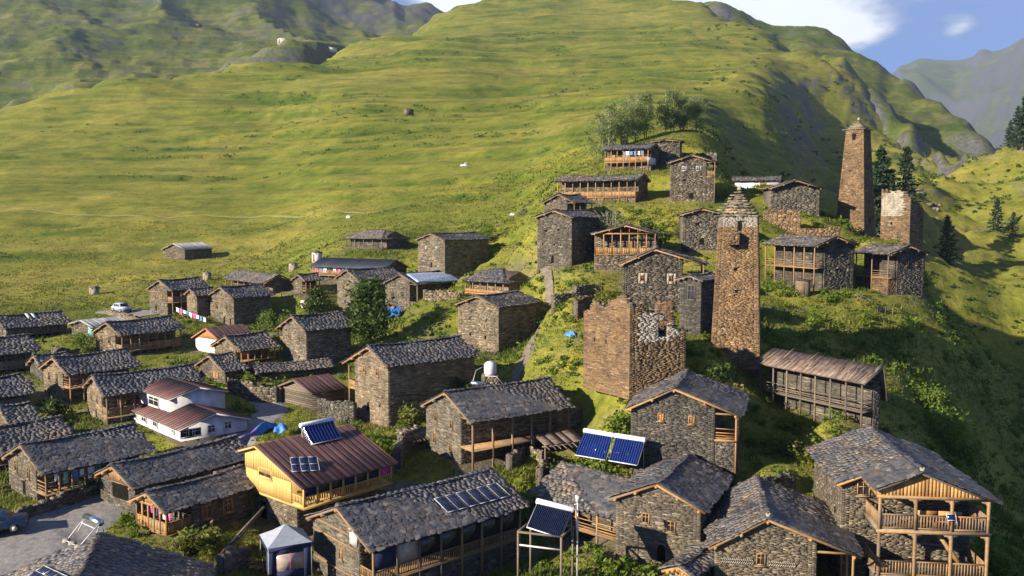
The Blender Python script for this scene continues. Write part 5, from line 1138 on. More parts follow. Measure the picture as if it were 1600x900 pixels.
# roads
def strip(name, label, pl, w, mat, lift=.1, n=60, use_gp=False):
    pts = [gp(*q) if use_gp else P(*q) for q in pl]; t = np.linspace(0, len(pts) - 1, n)
    xs = np.interp(t, range(len(pts)), [p.x for p in pts]); ys = np.interp(t, range(len(pts)), [p.y for p in pts])
    for _ in range(6): xs[1:-1] = (xs[:-2] + xs[2:] + 2 * xs[1:-1]) / 4; ys[1:-1] = (ys[:-2] + ys[2:] + 2 * ys[1:-1]) / 4
    dx, dy = np.gradient(xs), np.gradient(ys); ln = np.hypot(dx, dy) + 1e-6; nx, ny = -dy / ln, dx / ln; m = 9; Vv = []
    for j in range(m):
        f = (j / (m - 1) - .5) * w; e = (fbm(xs / 3, ys / 3, 7 + j, 2) * .8) if j in (0, m - 1) else 0
        X, Y = xs + nx * (f + e), ys + ny * (f + e); Vv.append(np.stack([X, Y, ground_h(X, Y) + lift - (.12 if j in (0, m - 1) else 0)], 1))
    Vv = np.stack(Vv, 1).reshape(-1, 3); i = (np.arange(n - 1)[:, None] * m + np.arange(m - 1)[None]).ravel()
    mb = MB(); mb.add(Vv, np.stack([i, i + 1, i + 1 + m, i + m], 1), .5); tag(mb.build(name, mat, smooth=True), label, kind='structure')
    ROADS.append((xs, ys, w / 2))
ROADS = []
strip('road', 'grey gravel road curving past the houses at lower left', [(-140, 930, 58), (20, 868, 63), (95, 826, 67.5), (150, 792, 72), (180, 768, 76)], 7.5, 'gravel')
strip('road', 'narrow track climbing between the white house and the log hut', [(300, 742, 80), (365, 700, 86), (405, 668, 92), (428, 640, 98), (410, 622, 104)], 3.6, 'gravel')
strip('path', 'pale dirt track across the meadow at left', [(-60, 318), (100, 335), (250, 338), (420, 338), (600, 330)], 1.3, 'dirt_path', .12, 160, True)
strip('road', 'small gravel yard by the parked silver car', [(170, 470, 164), (205, 476, 160), (235, 486, 156)], 6, 'gravel')
strip('path', 'trodden path climbing between the square tower house and the green bank', [(786, 590, 97), (812, 560, 104), (842, 515, 117), (860, 470, 128), (850, 440, 134)], 1.7, 'bare_earth', .08)
strip('path', 'trodden lane between the low gallery house and the upright slate house', [(300, 530, 136), (345, 520, 141), (425, 520, 138), (470, 515, 141), (520, 505, 146)], 2.0, 'bare_earth', .08)
strip('path', 'trodden lane below the pale plastered house towards the guest house', [(560, 712, 81), (610, 735, 78), (660, 742, 77), (700, 745, 76.5)], 1.6, 'bare_earth', .08)
strip('path', 'trodden lane among the slate houses at far left', [(60, 575, 120), (110, 560, 124), (140, 600, 109), (215, 612, 106), (300, 620, 104)], 1.8, 'bare_earth', .08)
# ------------------------------------------------------------------ things in the village
def find(start): return [h for h in SPEC if h['root'].get('label', '').startswith(start)][0]
def on_roof(sp, x, y, side='R', lift=0.0):
    m = sp['root'].matrix_basis; mi = m.inverted(); o = mi @ cam.location; d = (mi @ P(x, y, 50.0)) - o
    yr = sp['W'] * sp['rp']; tn = sp['rise'] / (yr if side == 'R' else sp['W'] - yr)
    # plane: z - H - tn*yy = lift
    if side == 'R': k = (lift + sp['H'] + tn * o.y - o.z) / (d.z - tn * d.y)
    else: k = (lift + sp['H'] + tn * (sp['W'] - o.y) - o.z) / (d.z + tn * d.y)
    return m @ (o + d * k)
def panel_array(name, label, TL, TR, BL, nx, ny, mat='solar_dark', group='solar panels'):
    TL, TR, BL = Vector(TL), Vector(TR), Vector(BL); U = (TR - TL) / nx; Vv = (BL - TL) / ny; n = U.cross(Vv).normalized()
    if n.z < 0: n = -n
    root = empty(name, BL, 0, label, 'solar panel', group); o = BL
    for i in range(nx):
        for j in range(ny):
            a = TL + U * i + Vv * j - o; fr = MB(); w = .024
            for (p, q) in ((a, a + U), (a + Vv, a + U + Vv), (a, a + Vv), (a + U, a + U + Vv)): fr.bar(p + (U.normalized() + Vv.normalized()) * 0, q, w, w + .01)
            f = fr.build('panel', 'pale_metal', root)
            c = MB(); e = .03; q = [a + U * e + Vv * e, a + U * (1 - e) + Vv * e, a + U * (1 - e) + Vv * (1 - e), a + U * e + Vv * (1 - e)]
            c.hexa([tuple(k - n * .02) for k in q] + [tuple(k + n * .01) for k in q]); c.build('cell_sheet', mat, f)
            g = MB()
            for k in range(1, 4): g.bar(a + U * (k / 4) + Vv * e + n * .013, a + U * (k / 4) + Vv * (1 - e) + n * .013, .008, .004)
            for k in range(1, 6): g.bar(a + Vv * (k / 6) + U * e + n * .013, a + Vv * (k / 6) + U * (1 - e) + n * .013, .008, .004)
            tag(g.build('grid_lines', 'blue_metal', f), kind='stuff')
    for p in (BL + (TL - BL) * .1, BL + (TR - TL) + (TL - BL) * .1):
        l_ = MB(); p2 = p - o; l_.bar(p2, p2 - Vector((0, 0, .35)), .05, .05); l_.build('bracket', 'grey_metal', root)
    return root
gh = find('foreground slate house with glazed')
panel_array('solar_panel_row', 'row of six dark solar panels on the foreground guest house roof', on_roof(gh, 678.4, 778.9, 'R', .28), on_roof(gh, 775.6, 754.4, 'R', .28), on_roof(gh, 700, 800.4, 'R', .24), 6, 1)
panel_array('solar_panel_row', 'small blue solar panel grid on the red roof of the yellow house', on_roof(yh, 453.3, 714.9, 'R', .5), on_roof(yh, 495.3, 713.5, 'R', .5), on_roof(yh, 457, 736.6, 'R', .2), 3, 2, 'solar')
panel_array('solar_panel_row', 'blue solar panel on the broad slate roof at the bottom left corner', on_roof(FR, 69, 883.7, 'L', .3), on_roof(FR, 106, 901, 'L', .3), on_roof(FR, 42.5, 900, 'L', .25), 3, 2, 'solar')
bp = br.matrix_basis @ Vector((xf - .15, 2.55, F2 + 1.15))
panel_array('solar_panel_row', 'tiny solar panel hung on the upper balcony railing at right', bp + Vector((-.3, 0, .1)), bp + Vector((.3, -.02, .1)), bp + Vector((-.28, -.12, -.28)), 1, 1, 'solar')
def collector(label, TL, TR, BL, BR, tubes='tube_blue', ntube=12, stand=True, name='solar_water_heater'):
    TL, TR, BL, BR = map(Vector, (TL, TR, BL, BR)); o = (BL + BR) / 2; root = empty(name, o, 0, label, 'water heater', 'solar water heaters')
    TL, TR, BL, BR = TL - o, TR - o, BL - o, BR - o; u = (TR - TL).normalized(); n = (BR - BL).cross(TL - BL).normalized()
    if n.y > 0: n = -n
    t_ = MB(); r_ = .21; up = (TL - BL).normalized() * r_
    t_.tube([TL - u * .12 + up, TL - u * .08 + up, TR + u * .08 + up, TR + u * .12 + up], [r_ * .8, r_, r_, r_ * .8], 14); t_.build('tank', 'pale_metal', root, smooth=False)
    b_ = MB(); q = [BL, BR, TR, TL]; b_.hexa([tuple(k - n * .06) for k in q] + [tuple(k - n * .03) for k in q]); bk = b_.build('collector_sheet', tubes, root)
    for i in range(ntube):
        f = (i + .5) / ntube; t_ = MB(); t_.tube([BL.lerp(BR, f), TL.lerp(TR, f)], (BR - BL).length / ntube * .40, 6, caps=False); t_.build('glass_tube', tubes, root, smooth=True)
    f_ = MB(); f_.bar(BL, BR, .09, .07); f_.build('bottom_rail', 'pale_metal', root)
    if stand:
        for p in (TL, TR):
            f_ = MB(); f_.bar(p, Vector((p.x, p.y, min(BL.z, BR.z) - .4)), .05, .05); f_.build('stand_leg', 'grey_metal', root)
        for p, q in ((TL, BL), (TR, BR)): f_ = MB(); f_.bar(p - n * .08, q - n * .08, .05, .05); f_.build('side_rail', 'grey_metal', root)
    return root
h51 = find('low slate house carrying')
def corner_set(sp, TLp, TRp, BLp, BRp, back, side='R'):
    bl = on_roof(sp, *BLp, side, .15); brr = on_roof(sp, *BRp, side, .15)
    return P(*TLp, bl.y + back), P(*TRp, brr.y + back), bl, brr
collector('left one of the two blue solar collectors on the low slate roof', *corner_set(h51, (912.9, 676), (956, 683.3), (898.4, 710.8), (946, 719), .9))
collector('right one of the two blue solar collectors on the low slate roof', *corner_set(h51, (961, 684), (1006, 691), (951, 719.6), (995, 727), .9))
collector('bright blue solar water heater on the ridge of the red metal roof', *corner_set(yh, (472, 668), (521, 658), (486, 694.6), (534, 684), .9), ntube=10)
# heater on a timber stand
st = empty('timber_stand', P(875, 889, 58.5), 0, 'rough timber stand under the solar heater in the foreground yard', 'stand'); so_ = st.location
bl, brr, tr, tl = P(809.5, 825, 59), P(877, 845, 58), P(895, 832.5, 60), P(829, 815, 61)
zt = (bl.z + brr.z) / 2
for q in (bl, brr, tr, tl):
    t_ = MB(); g_ = hz(q.x, q.y); t_.bar(Vector((q.x, q.y, g_ - .2)) - so_, Vector((q.x, q.y, zt)) - so_, .15, .15); t_.build('leg', 'wood_old', st)
for a_, b_ in ((bl, brr), (brr, tr), (tr, tl), (tl, bl)):
    t_ = MB(); t_.bar(Vector((a_.x, a_.y, zt)) - so_, Vector((b_.x, b_.y, zt)) - so_, .14, .12); t_.build('beam', 'wood_old', st)
t_ = MB(); t_.bar(Vector((bl.x, bl.y, zt - .9)) - so_, Vector((brr.x, brr.y, zt - .9)) - so_, .08, .1); t_.build('brace', 'white_paint', st)
collector('glass tube solar water heater on the timber stand in the foreground yard', P(838.8, 787, 60.4), P(892.8, 800, 59.8), P(823, 823.5, 58.9), P(876, 840.5, 58.2), 'solar_dark', 20)
lp = P(902, 888, 60); lr_ = empty('lamp_pole', (lp.x, lp.y, hz(lp.x, lp.y)), 0, 'white pole with horn and cables beside the solar heater stand', 'pole')
hh = P(902, 775, 60).z - lr_.location.z
t_ = MB(); t_.tube([(0, 0, -.3), (0, 0, hh)], .055, 8); t_.build('pole', 'white_paint', lr_)
t_ = MB(); t_.tube([(0, 0, hh - .45), (0, 0, hh - .1), (.02, 0, hh + .02)], [.11, .19, .2], 10); t_.build('horn', 'white_paint', lr_)
t_ = MB(); t_.tube([(-.25, 0, hh - .6), (.05, 0, hh - .55)], .03, 6); t_.build('bracket', 'white_paint', lr_)
# bare tank on its frame
f1, f2 = on_roof(FR, 104, 845, 'L', .1), on_roof(FR, 123, 855, 'L', .1); ta, tb = P(134, 807, f1.y + 1.4), P(157, 816.5, f2.y + 1.4)
tk = empty('water_tank', f1, 0, 'shiny steel tank on a bare white frame on the bottom left roof', 'tank')
o = Vector(f1); t_ = MB(); t_.tube([ta - o, tb - o], .24, 14); t_.build('tank', 'steel', tk, smooth=False)
for p, q in ((f1, ta), (f2, tb), (f1, f2), (f1.lerp(ta, .75), f2.lerp(tb, .75))): t_ = MB(); t_.bar(p - o, q - o, .055, .055); t_.build('frame_bar', 'white_paint', tk)
for p, q in ((ta, f1), (tb, f2)):
    g_ = on_roof(FR, 150 if p is tb else 122, 836 if p is tb else 830, 'L', .05); t_ = MB(); t_.bar(p - o, g_ - o, .05, .05); t_.build('frame_bar', 'white_paint', tk)
for p in (f1, f2, f1.lerp(f2, .5)):
    t_ = MB(); t_.hexa([tuple(Vector(k) * .5 + (p - o)) for k in ((-.5, -.3, -.2), (.5, -.3, -.2), (.5, .3, -.2), (-.5, .3, -.2), (-.4, -.25, .3), (.4, -.2, .3), (.4, .25, .25), (-.4, .2, .3))]); t_.build('ballast_stone', 'pale_rock', tk)
# white round tank on a stone pier
pb = P(766, 604, 88); pr0 = empty('water_tank', (pb.x, pb.y, hz(pb.x, pb.y)), 0, 'round white water tank on a stone pier behind the central slate roof', 'tank')
zz = P(766, 585, 88).z - pr0.location.z
mb = MB(); mb.box((-.8, -.7, -1.5), (.8, .7, zz), .5); q_ = mb.build('pier', 'mortar', pr0); mb = MB(); stones(mb, (-.8, -.7, 0), (1, 0, 0), 1.6, zz, (0, -1, 0), .38, .14); stones(mb, (-.8, .7, 0), (0, -1, 0), 1.4, zz, (-1, 0, 0), .38, .14); tag(mb.build('stonework', 'stone_tan', q_), kind='stuff')
t_ = MB(); t_.tube([(0, 0, zz), (0, 0, zz + .15), (0, 0, zz + 1.0), (0, 0, zz + 1.25), (0, 0, zz + 1.35)], [.55, .62, .62, .42, .15], 16); t_.build('tank', 'white_paint', pr0, smooth=False)
t_ = MB(); t_.tube([(-1.9, -.9, zz - .7), (-.35, -.9, zz - .85)], .22, 12); t_.build('steel_cylinder', 'steel', pr0)
t_ = MB(); t_.tube([(-.8, -.4, zz + .8), (-1.4, -.6, zz + .5), (-1.7, -.9, zz - .5)], .035, 6); t_.build('hose', 'white_paint', pr0)
t_ = MB(); t_.tube([(-.5, -.8, zz), (.6, -.9, zz - .05), (1.5, -1.0, zz - 1.0)], .035, 6); t_.build('hose', 'white_paint', pr0)
# gazebo
gz = P(420, 897, 60); gr = empty('gazebo_tent', (gz.x, gz.y, hz(gz.x, gz.y)), R(26), 'grey topped gazebo tent with navy side walls in the yard', 'tent'); zc_ = P(420, 857, 60).z - gr.location.z
S = 3.0; c4 = [(0, 0), (S, 0), (S, S), (0, S)]
for x_, y_ in c4: t_ = MB(); t_.bar((x_, y_, -.2), (x_, y_, zc_), .06, .06); t_.build('leg', 'grey_metal', gr)
t_ = MB(); ap = (S / 2, S / 2, zc_ + 1.05); e_ = .06
for i in range(4):
    a_, b_ = c4[i], c4[(i + 1) % 4]; ca = [(a_[0] + (e_ if a_[0] else -e_), a_[1] + (e_ if a_[1] else -e_)), (b_[0] + (e_ if b_[0] else -e_), b_[1] + (e_ if b_[1] else -e_))]
    m_ = ((ca[0][0] + ca[1][0]) / 2 * .55 + S / 2 * .45, (ca[0][1] + ca[1][1]) / 2 * .55 + S / 2 * .45, zc_ + .38)
    A_ = (ca[0][0], ca[0][1], zc_); B_ = (ca[1][0], ca[1][1], zc_); qa = tuple((np.array(A_) + np.array(ap)) / 2 - np.array((0, 0, .06))); qb = tuple((np.array(B_) + np.array(ap)) / 2 - np.array((0, 0, .06)))
    t_.add([A_, B_, qb, qa, ap, m_], [(0, 1, 5), (1, 2, 5), (2, 3, 5), (3, 0, 5), (3, 2, 4)], .5)
cn = t_.build('canopy', 'grey_cloth', gr)
for i in range(4):
    a_, b_ = Vector((*c4[i], 0)), Vector((*c4[(i + 1) % 4], 0)); n_ = Vector(((b_ - a_).y, -(b_ - a_).x, 0)).normalized() * .05
    t_ = MB(); t_.hexa([tuple(k) for k in (a_ + n_ + Vector((0, 0, zc_ - .28)), b_ + n_ + Vector((0, 0, zc_ - .28)), b_ + n_ * 1.5 + Vector((0, 0, zc_ - .28)), a_ + n_ * 1.5 + Vector((0, 0, zc_ - .28)), a_ + n_ + Vector((0, 0, zc_)), b_ + n_ + Vector((0, 0, zc_)), b_ + n_ * 1.5 + Vector((0, 0, zc_)), a_ + n_ * 1.5 + Vector((0, 0, zc_)))]); t_.build('valance', 'navy_cloth', cn)
t_ = MB()
for (x0_, x1_, z0_, z1_) in ((0, .55, 0, zc_), (2.45, 3, 0, zc_), (.55, 2.45, 0, .55), (.55, 2.45, zc_ - .55, zc_)): t_.box((x0_, -.02, z0_ - .05), (x1_, .015, z1_), .5)
wl = t_.build('side_wall', 'navy_cloth', gr); t_ = MB(); t_.box((.55, -.005, .55), (2.45, .005, zc_ - .55)); t_.build('film_window', 'clear_film', wl); t_ = MB(); t_.bar((1.5, -.02, .55), (1.5, -.02, zc_ - .55), .05, .02); t_.build('film_seam', 'pink_cloth', wl)
t_ = MB(); Vv = [(.0 + .05 * math.sin(k * 2.1), .06 + k * .12 + .03 * math.sin(k), z_) for k in range(8) for z_ in (0.0, zc_ * .5, zc_ - .1)]
t_.add(Vv, [(3 * k + j, 3 * k + 3 + j, 3 * k + 4 + j, 3 * k + 1 + j) for k in range(7) for j in range(2)], .5); t_.build('drawn_curtain', 'navy_cloth', gr)
for k, (x_, y_, lb) in enumerate(((390, 886, 'left wooden chair by the open side of the gazebo'), (402, 893, 'right wooden chair by the open side of the gazebo'))):
    q_ = P(x_, y_, 61); ch = empty('wooden_chair', (q_.x, q_.y, hz(q_.x, q_.y)), R(20), lb, 'chair', 'chairs by the gazebo')
    for sx in (0, .42):
        for sy in (0, .42): t_ = MB(); t_.bar((sx, sy, 0), (sx, sy, .95 if sy else .45), .05, .05); t_.build('leg', 'wood_new', ch)
    t_ = MB(); t_.box((-.03, -.03, .43), (.45, .45, .47)); t_.build('seat', 'wood_new', ch)
    t_ = MB(); t_.box((0, .4, .6), (.42, .44, .7)); t_.box((0, .4, .8), (.42, .44, .92)); t_.build('backrest', 'wood_new', ch)
# sign board of the guest house
sg = empty('sign_board', gh['root'].matrix_basis @ Vector((-.1, 2.25, gh['H'] + .1)), gh['rz'], 'white sign board with faint lettering on the guest house gable', 'sign')
t_ = MB(); t_.box((-.05, -.5, -.7), (0, .5, .62), .5); bd = t_.build('board', 'white_paint', sg)
t_ = MB()
for k in range(5): t_.box((-.056, .26 - k * .13, -.02), (-.05, .22 - k * .13, .18 - .03 * (k % 2)))
for k in range(10):
    a0, a1 = math.pi * k / 10, math.pi * (k + 1) / 10; t_.bar((-.053, .32 * math.cos(a0), .22 + .2 * math.sin(a0)), (-.053, .32 * math.cos(a1), .22 + .2 * math.sin(a1)), .03, .006)
t_.box((-.055, -.3, -.12), (-.05, .3, -.09)); tag(t_.build('faint_lettering', 'grey_cloth', bd), kind='stuff')
# cars
def car(label, loc, rz, mat, L=4.3, Wd=1.75, Hh=1.65, pick=False, name='parked_car'):
    r = empty(name, loc, rz, label, 'car')
    prof = [(0, .35), (0, .85), (.08, .95), (.95, 1.02), (1.5, Hh), (3.3 if not pick else 2.5, Hh - .03), (3.95 if not pick else 2.75, 1.0), (L, .95), (L, .35)]
    t_ = MB(); n = len(prof); ins = lambda z: .16 if z > 1.1 else 0
    Vv = [(x, ins(z), z) for x, z in prof] + [(x, Wd - ins(z), z) for x, z in prof]
    t_.add(Vv, [tuple(reversed(range(n)))], .5); t_.b.append((np.array([[n + i for i in range(n)]]), np.array([.5]), 0)); t_.b.append((np.array([(i, (i + 1) % n, (i + 1) % n + n, i + n) for i in range(n)]), np.full(n, .5), 0))
    b_ = t_.build('body', mat, r)
    for s_ in (0, 1):
        y_ = .06 if s_ == 0 else Wd - .06; e = -.012 if s_ == 0 else .012
        for xa, xb in ((1.35, 2.0), (2.08, 2.7 if not pick else 2.45), (2.78, 3.35)):
            if pick and xa > 2.5: continue
            t_ = MB(); yl = (.0 + e, .15 + e) if s_ == 0 else (Wd + e, Wd - .15 + e); t_.add([(xa, yl[0], 1.07), (xb, yl[0], 1.07), (xb - .05, yl[1], Hh - .12), (max(xa + .12, 1.5), yl[1], Hh - .12)], [(0, 1, 2, 3)], .5); t_.build('side_window', 'glass', b_)
    t_ = MB(); t_.add([(.98, .1, 1.06), (.98, Wd - .1, 1.06), (1.46, Wd - .22, Hh - .08), (1.46, .22, Hh - .08)], [(0, 1, 2, 3)], .5); w_ = t_.build('windscreen', 'glass', b_); w_.location = (-.025, 0, .01)
    for x_ in (.8, L - .85):
        for y_ in (.0, Wd):
            t_ = MB(); t_.tube([(x_, y_ - .1, .33), (x_, y_ + .1, .33)], .33, 14); w_ = t_.build('wheel', 'rubber', r); t_ = MB(); t_.tube([(x_, y_ - .11, .33), (x_, y_ + .11, .33)], .19, 10); t_.build('rim', 'grey_metal', w_)
    for y_ in (.2, Wd - .2): t_ = MB(); t_.box((-.015, y_ - .15, .68), (.02, y_ + .15, .82)); t_.build('headlight', 'white_paint', r)
    t_ = MB(); t_.box((-.03, .1, .38), (.04, Wd - .1, .55)); t_.build('bumper', 'rubber', r)
    return r
def at_ground(x, y, d): p = P(x, y, d); return Vector((p.x, p.y, hz(p.x, p.y) + .12))
car('silver car parked on the gravel yard below the meadow', at_ground(206, 475, 160), R(140), 'car_silver')
car('dark blue car behind the low road wall at the left edge', at_ground(44, 806, 67.6), R(205), 'car_blue', 4.4, 1.75, 1.55)
q = gp(721, 262); car('white pickup standing alone on the hill meadow', q + Vector((0, 0, .1)), R(20), 'car_white', 4.6, 1.8, 1.7, True, 'pickup_truck')
# small sheds and boxes
def box_hut(name, label, q, w, dd, h, wall, roofm, rz=R(40), cat='outhouse', over=.15, tilt=.2):
    r = empty(name, q, rz, label, cat); t_ = MB(); t_.box((0, 0, -.6), (w, dd, h), .5); b_ = t_.build('wall', wall, r)
    t_ = MB(); t_.hexa([(-over, -over, h - .02), (w + over, -over, h - .02), (w + over, dd + over, h + tilt), (-over, dd + over, h + tilt), (-over, -over, h + .06), (w + over, -over, h + .06), (w + over, dd + over, h + tilt + .08), (-over, dd + over, h + tilt + .08)]); t_.build('roof', roofm, r)
    t_ = MB(); t_.box((-.03, dd * .25, .1), (0.0, dd * .75, h * .85)); t_.build('door', 'wood_mid', r)
    for k in range(3): t_ = MB(); t_.box((-.02, .02, h * (.25 + .25 * k)), (0, dd - .02, h * (.27 + .25 * k))); t_.build('batten', 'wood_old', r)
    return r
box_hut('outhouse', 'pale square outhouse alone on the grass left of the parked silver car', gp(143, 462), 1.6, 1.6, 1.5, 'plaster', 'wood_old')
box_hut('outhouse', 'pale outhouse above the clothes line house', gp(321, 440), 1.4, 1.4, 1.6, 'plaster', 'wood_old')
box_hut('outhouse', 'pale outhouse beside the field fence left of the laundry balcony house', gp(456, 426), 1.4, 1.4, 1.7, 'plaster', 'wood_old')
box_hut('outhouse', 'small white outhouse at the corner of the blue panelled roof', gp(493, 411), 1.6, 1.6, 2.0, 'white_paint', 'wood_dark')
box_hut('outhouse', 'grey timber outhouse on the grass below the dark gabled house with long gallery', at_ground(1262, 466, 117), 1.6, 1.6, 1.9, 'wood_old', 'red_metal', R(60))
box_hut('white_shed', 'small white shed with dark red lid roof by the porch hut', at_ground(481, 476, 152), 2.6, 2.0, 1.8, 'white_paint', 'red_metal', R(50), 'shed')
box_hut('stone_hut', 'lonely grey hut high on the meadow', gp(637, 181), 4.6, 3.2, 3.2, 'stone_tan', 'wood_dark', R(50), 'hut', .3, .5)
def far_point(key, x, y):
    f_, _ = far_h(key); L_ = FAR[key]; d = np.linspace(L_[3], L_[4], 900); u = (450.0 - y) / F; s = (x - 800.0) / F; k = d / (CP + u * SP); Zr = (-SP + u * CP) * k + CZ; Zg = f_(s * k, d); ok = np.nonzero((Zr <= Zg) & (d > L_[3] * 1.25))[0]; j = ok[0] if len(ok) else len(d) // 2
    return Vector((s * k[j], d[j], Zg[j]))
for (x, y, w, h, lab, cl) in ((439, 68, 13, 6, 'far white house with blue roof on the left hillside', 'blue_metal'), (515, 82, 10, 5, 'farthest white house at the foot of the left hillside', 'grey_metal'), (308, 42, 9, 5, 'far dark hut under the crags on the left hillside', 'wood_dark')):
    box_hut('far_house', lab, far_point('left_hillside', x, y), w, w * .7, h, 'wood_old' if 'dark' in lab else 'white_paint', cl, R(40), 'house', .6, 2.0)
def blob(mb, c, r, n=10, m=6, squash=1.0, seed=0, mi=0):
    Vv = []; fs = []
    for i in range(m + 1):
        ph = math.pi * i / m
        for k in range(n):
            t = 2 * math.pi * k / n; w = 1 + .22 * math.sin(3 * t + seed + 2 * ph) + .12 * math.sin(5 * ph + seed * 2 + t)
            Vv.append((c[0] + r * w * math.sin(ph) * math.cos(t), c[1] + r * w * math.sin(ph) * math.sin(t), c[2] + r * squash * w * math.cos(ph)))
    for i in range(m):
        for k in range(n): fs.append((i * n + k, (i + 1) * n + k, (i + 1) * n + (k + 1) % n, i * n + (k + 1) % n))
    mb.add(Vv, fs, random.random(), mi)
def lump(name, label, q, r, mat, squash=.7, cat='rock', seed=1):
    mb = MB(); blob(mb, (0, 0, r * squash * .5), r, 14, 8, squash, seed); o = mb.build(name, mat, smooth=cat != 'rock', loc=q); return tag(o, label, cat)
lump('plastic_tank', 'white round tank lying on the meadow above the hip roofed house', gp(545, 341), .7, 'white_paint', .8, 'tank', .2)
lump('sack_pile', 'white plastic sack pile at the slope left of the tall dark tower house', gp(801, 337), .6, 'white_paint', .6, 'sack', .7)
lump('boulder', 'dark boulder beside the white sack pile left of the tall dark tower house', gp(818, 335), .9, 'stone_dark', .7, 'rock', 1.4)
def drape(name, label, corners, mat, amp=.35, cat='tarp', n=14, side=None, mat2=None):
    A_, B_, C_, D_ = map(Vector, corners); o = A_.copy(); Vv = []
    for i in range(n + 1):
        for j in range(n + 1):
            u, v = i / n, j / n; p = (A_ * (1 - u) + B_ * u) * (1 - v) + (D_ * (1 - u) + C_ * u) * v - o
            p.z += amp * (math.sin(u * 9 + v * 4) * .3 + math.sin(v * 11 - u * 3) * .25 + math.sin(math.pi * v) * 1.0) * (.4 + .6 * math.sin(math.pi * u)); Vv.append(tuple(p))
    fs = [(i * (n + 1) + j, (i + 1) * (n + 1) + j, (i + 1) * (n + 1) + j + 1, i * (n + 1) + j + 1) for i in range(n) for j in range(n)]
    mb = MB(); h = len(fs) // 2
    mb.add(Vv, fs[:h], .5, 0); mb.b.append((np.array(fs[h:]), np.full(len(fs) - h, .5), 1 if mat2 else 0)); ob = mb.build(name, [mat, mat2] if mat2 else mat, smooth=True, loc=o)
    md = ob.modifiers.new('thickness', 'SOLIDIFY'); md.thickness = .03
    return tag(ob, label, cat)
drape('tarpaulin', 'long purple and blue tarpaulin roll on the wall behind the yellow house', (P(366, 697, 86), P(428, 668, 90), P(434, 662, 91.5), P(378, 690, 88)), 'purple_tarp', .8, mat2='blue_tarp')
drape('tarpaulin', 'bright blue tarp over a heap between the leafy tree and the tarp roofed house', (P(603, 496, 138), P(624, 492, 138), P(628, 480, 141), P(606, 481, 141)), 'blue_tarp', .22)
drape('tarpaulin', 'small blue tarp on the green slope left of the brown ruin', [gp(882, 530), gp(901, 531), gp(899, 523), gp(884, 523)], 'blue_tarp', .5)
drape('tarpaulin', 'bright blue tarp heap behind the yellow house', (P(427, 676, 87), P(447, 672, 87), P(449, 666, 89), P(430, 668, 89)), 'blue_tarp', .5)
th_ = find('slate house with blue white plastic')
drape('tarpaulin', 'crinkled silver blue plastic sheet covering the roof of the grey porch house', (on_roof(th_, 652, 441, 'R', .2), on_roof(th_, 722, 438, 'R', .2), on_roof(th_, 700, 425, 'R', .2), on_roof(th_, 633, 427, 'R', .2)), 'silver_tarp', .12)
tu = find('small shed with pale grey')
sh_ = tu['root'].matrix_basis; t_ = MB(); t_.box((-.09, .1, .05), (-.05, 1.6, 1.25), .5); o = t_.build('turquoise_sheet', 'teal_paint', tu['root'])
lh = find('long low slate house at the left')
for k in range(2):
    a_ = on_roof(lh, 44 + 9 * k, 497.5 - .7 * k, 'R', .16); u_ = Vector((lh['l'][0], lh['l'][1], 0)) * .5; s_ = Vector((lh['g'][0] * .9, lh['g'][1] * .9, .9 * .44)); t_ = MB(); q = [a_, a_ + u_, a_ + u_ + s_ * 1.6, a_ + s_ * 1.6]
    mi_ = lh['root'].matrix_basis.inverted(); t_.hexa([tuple(mi_ @ p) for p in q] + [tuple(mi_ @ (p + Vector((0, 0, .04)))) for p in q]); t_.build('pale_sheet', 'white_paint', lh['root'])
# rusty pergolas
def pergola(label, q, rz, w, dd, h):
    r = empty('rusty_pergola', q, rz, label, 'shelter')
    for x_, y_ in ((0, 0), (w, 0), (0, dd), (w, dd)): t_ = MB(); t_.bar((x_, y_, -.6), (x_, y_, h + (.35 if y_ else 0)), .13, .13); t_.build('post', 'wood_old', r)
    for y_ in (0, dd): t_ = MB(); t_.bar((-.3, y_, h + (.35 if y_ else 0)), (w + .3, y_, h + (.35 if y_ else 0)), .12, .12); t_.build('beam', 'wood_old', r)
    for i in range(8): x_ = w * i / 7; t_ = MB(); t_.bar((x_ + random.uniform(-.1, .1), -1.0, h - .08), (x_, dd + .3, h + .52), .08, .08); t_.build('rafter', 'wood_old', r)
    for i in range(4):
        t_ = MB(); xa, xb = w * i / 4 - .1, w * (i + 1) / 4 + .05; yj = random.uniform(-.2, .2); z_ = h + .14 + .02 * (i % 2)
        t_.hexa([(xa, yj, z_), (xb, yj + .1, z_), (xb, dd + .4, z_ + .42), (xa, dd + .4, z_ + .42), (xa, yj, z_ + .03), (xb, yj + .1, z_ + .03), (xb, dd + .4, z_ + .45), (xa, dd + .4, z_ + .45)]); t_.build('roof_sheet', 'rusty_metal', r)
pergola('rusty sheet shelter on thin poles right of the central log gallery', at_ground(852, 700, 80), R(22), 4.0, 2.6, 2.1)
pergola('collapsed rusty lean-to in the ruin left of the pale plastered house', at_ground(636, 688, 85), R(35), 2.6, 1.8, 1.2)
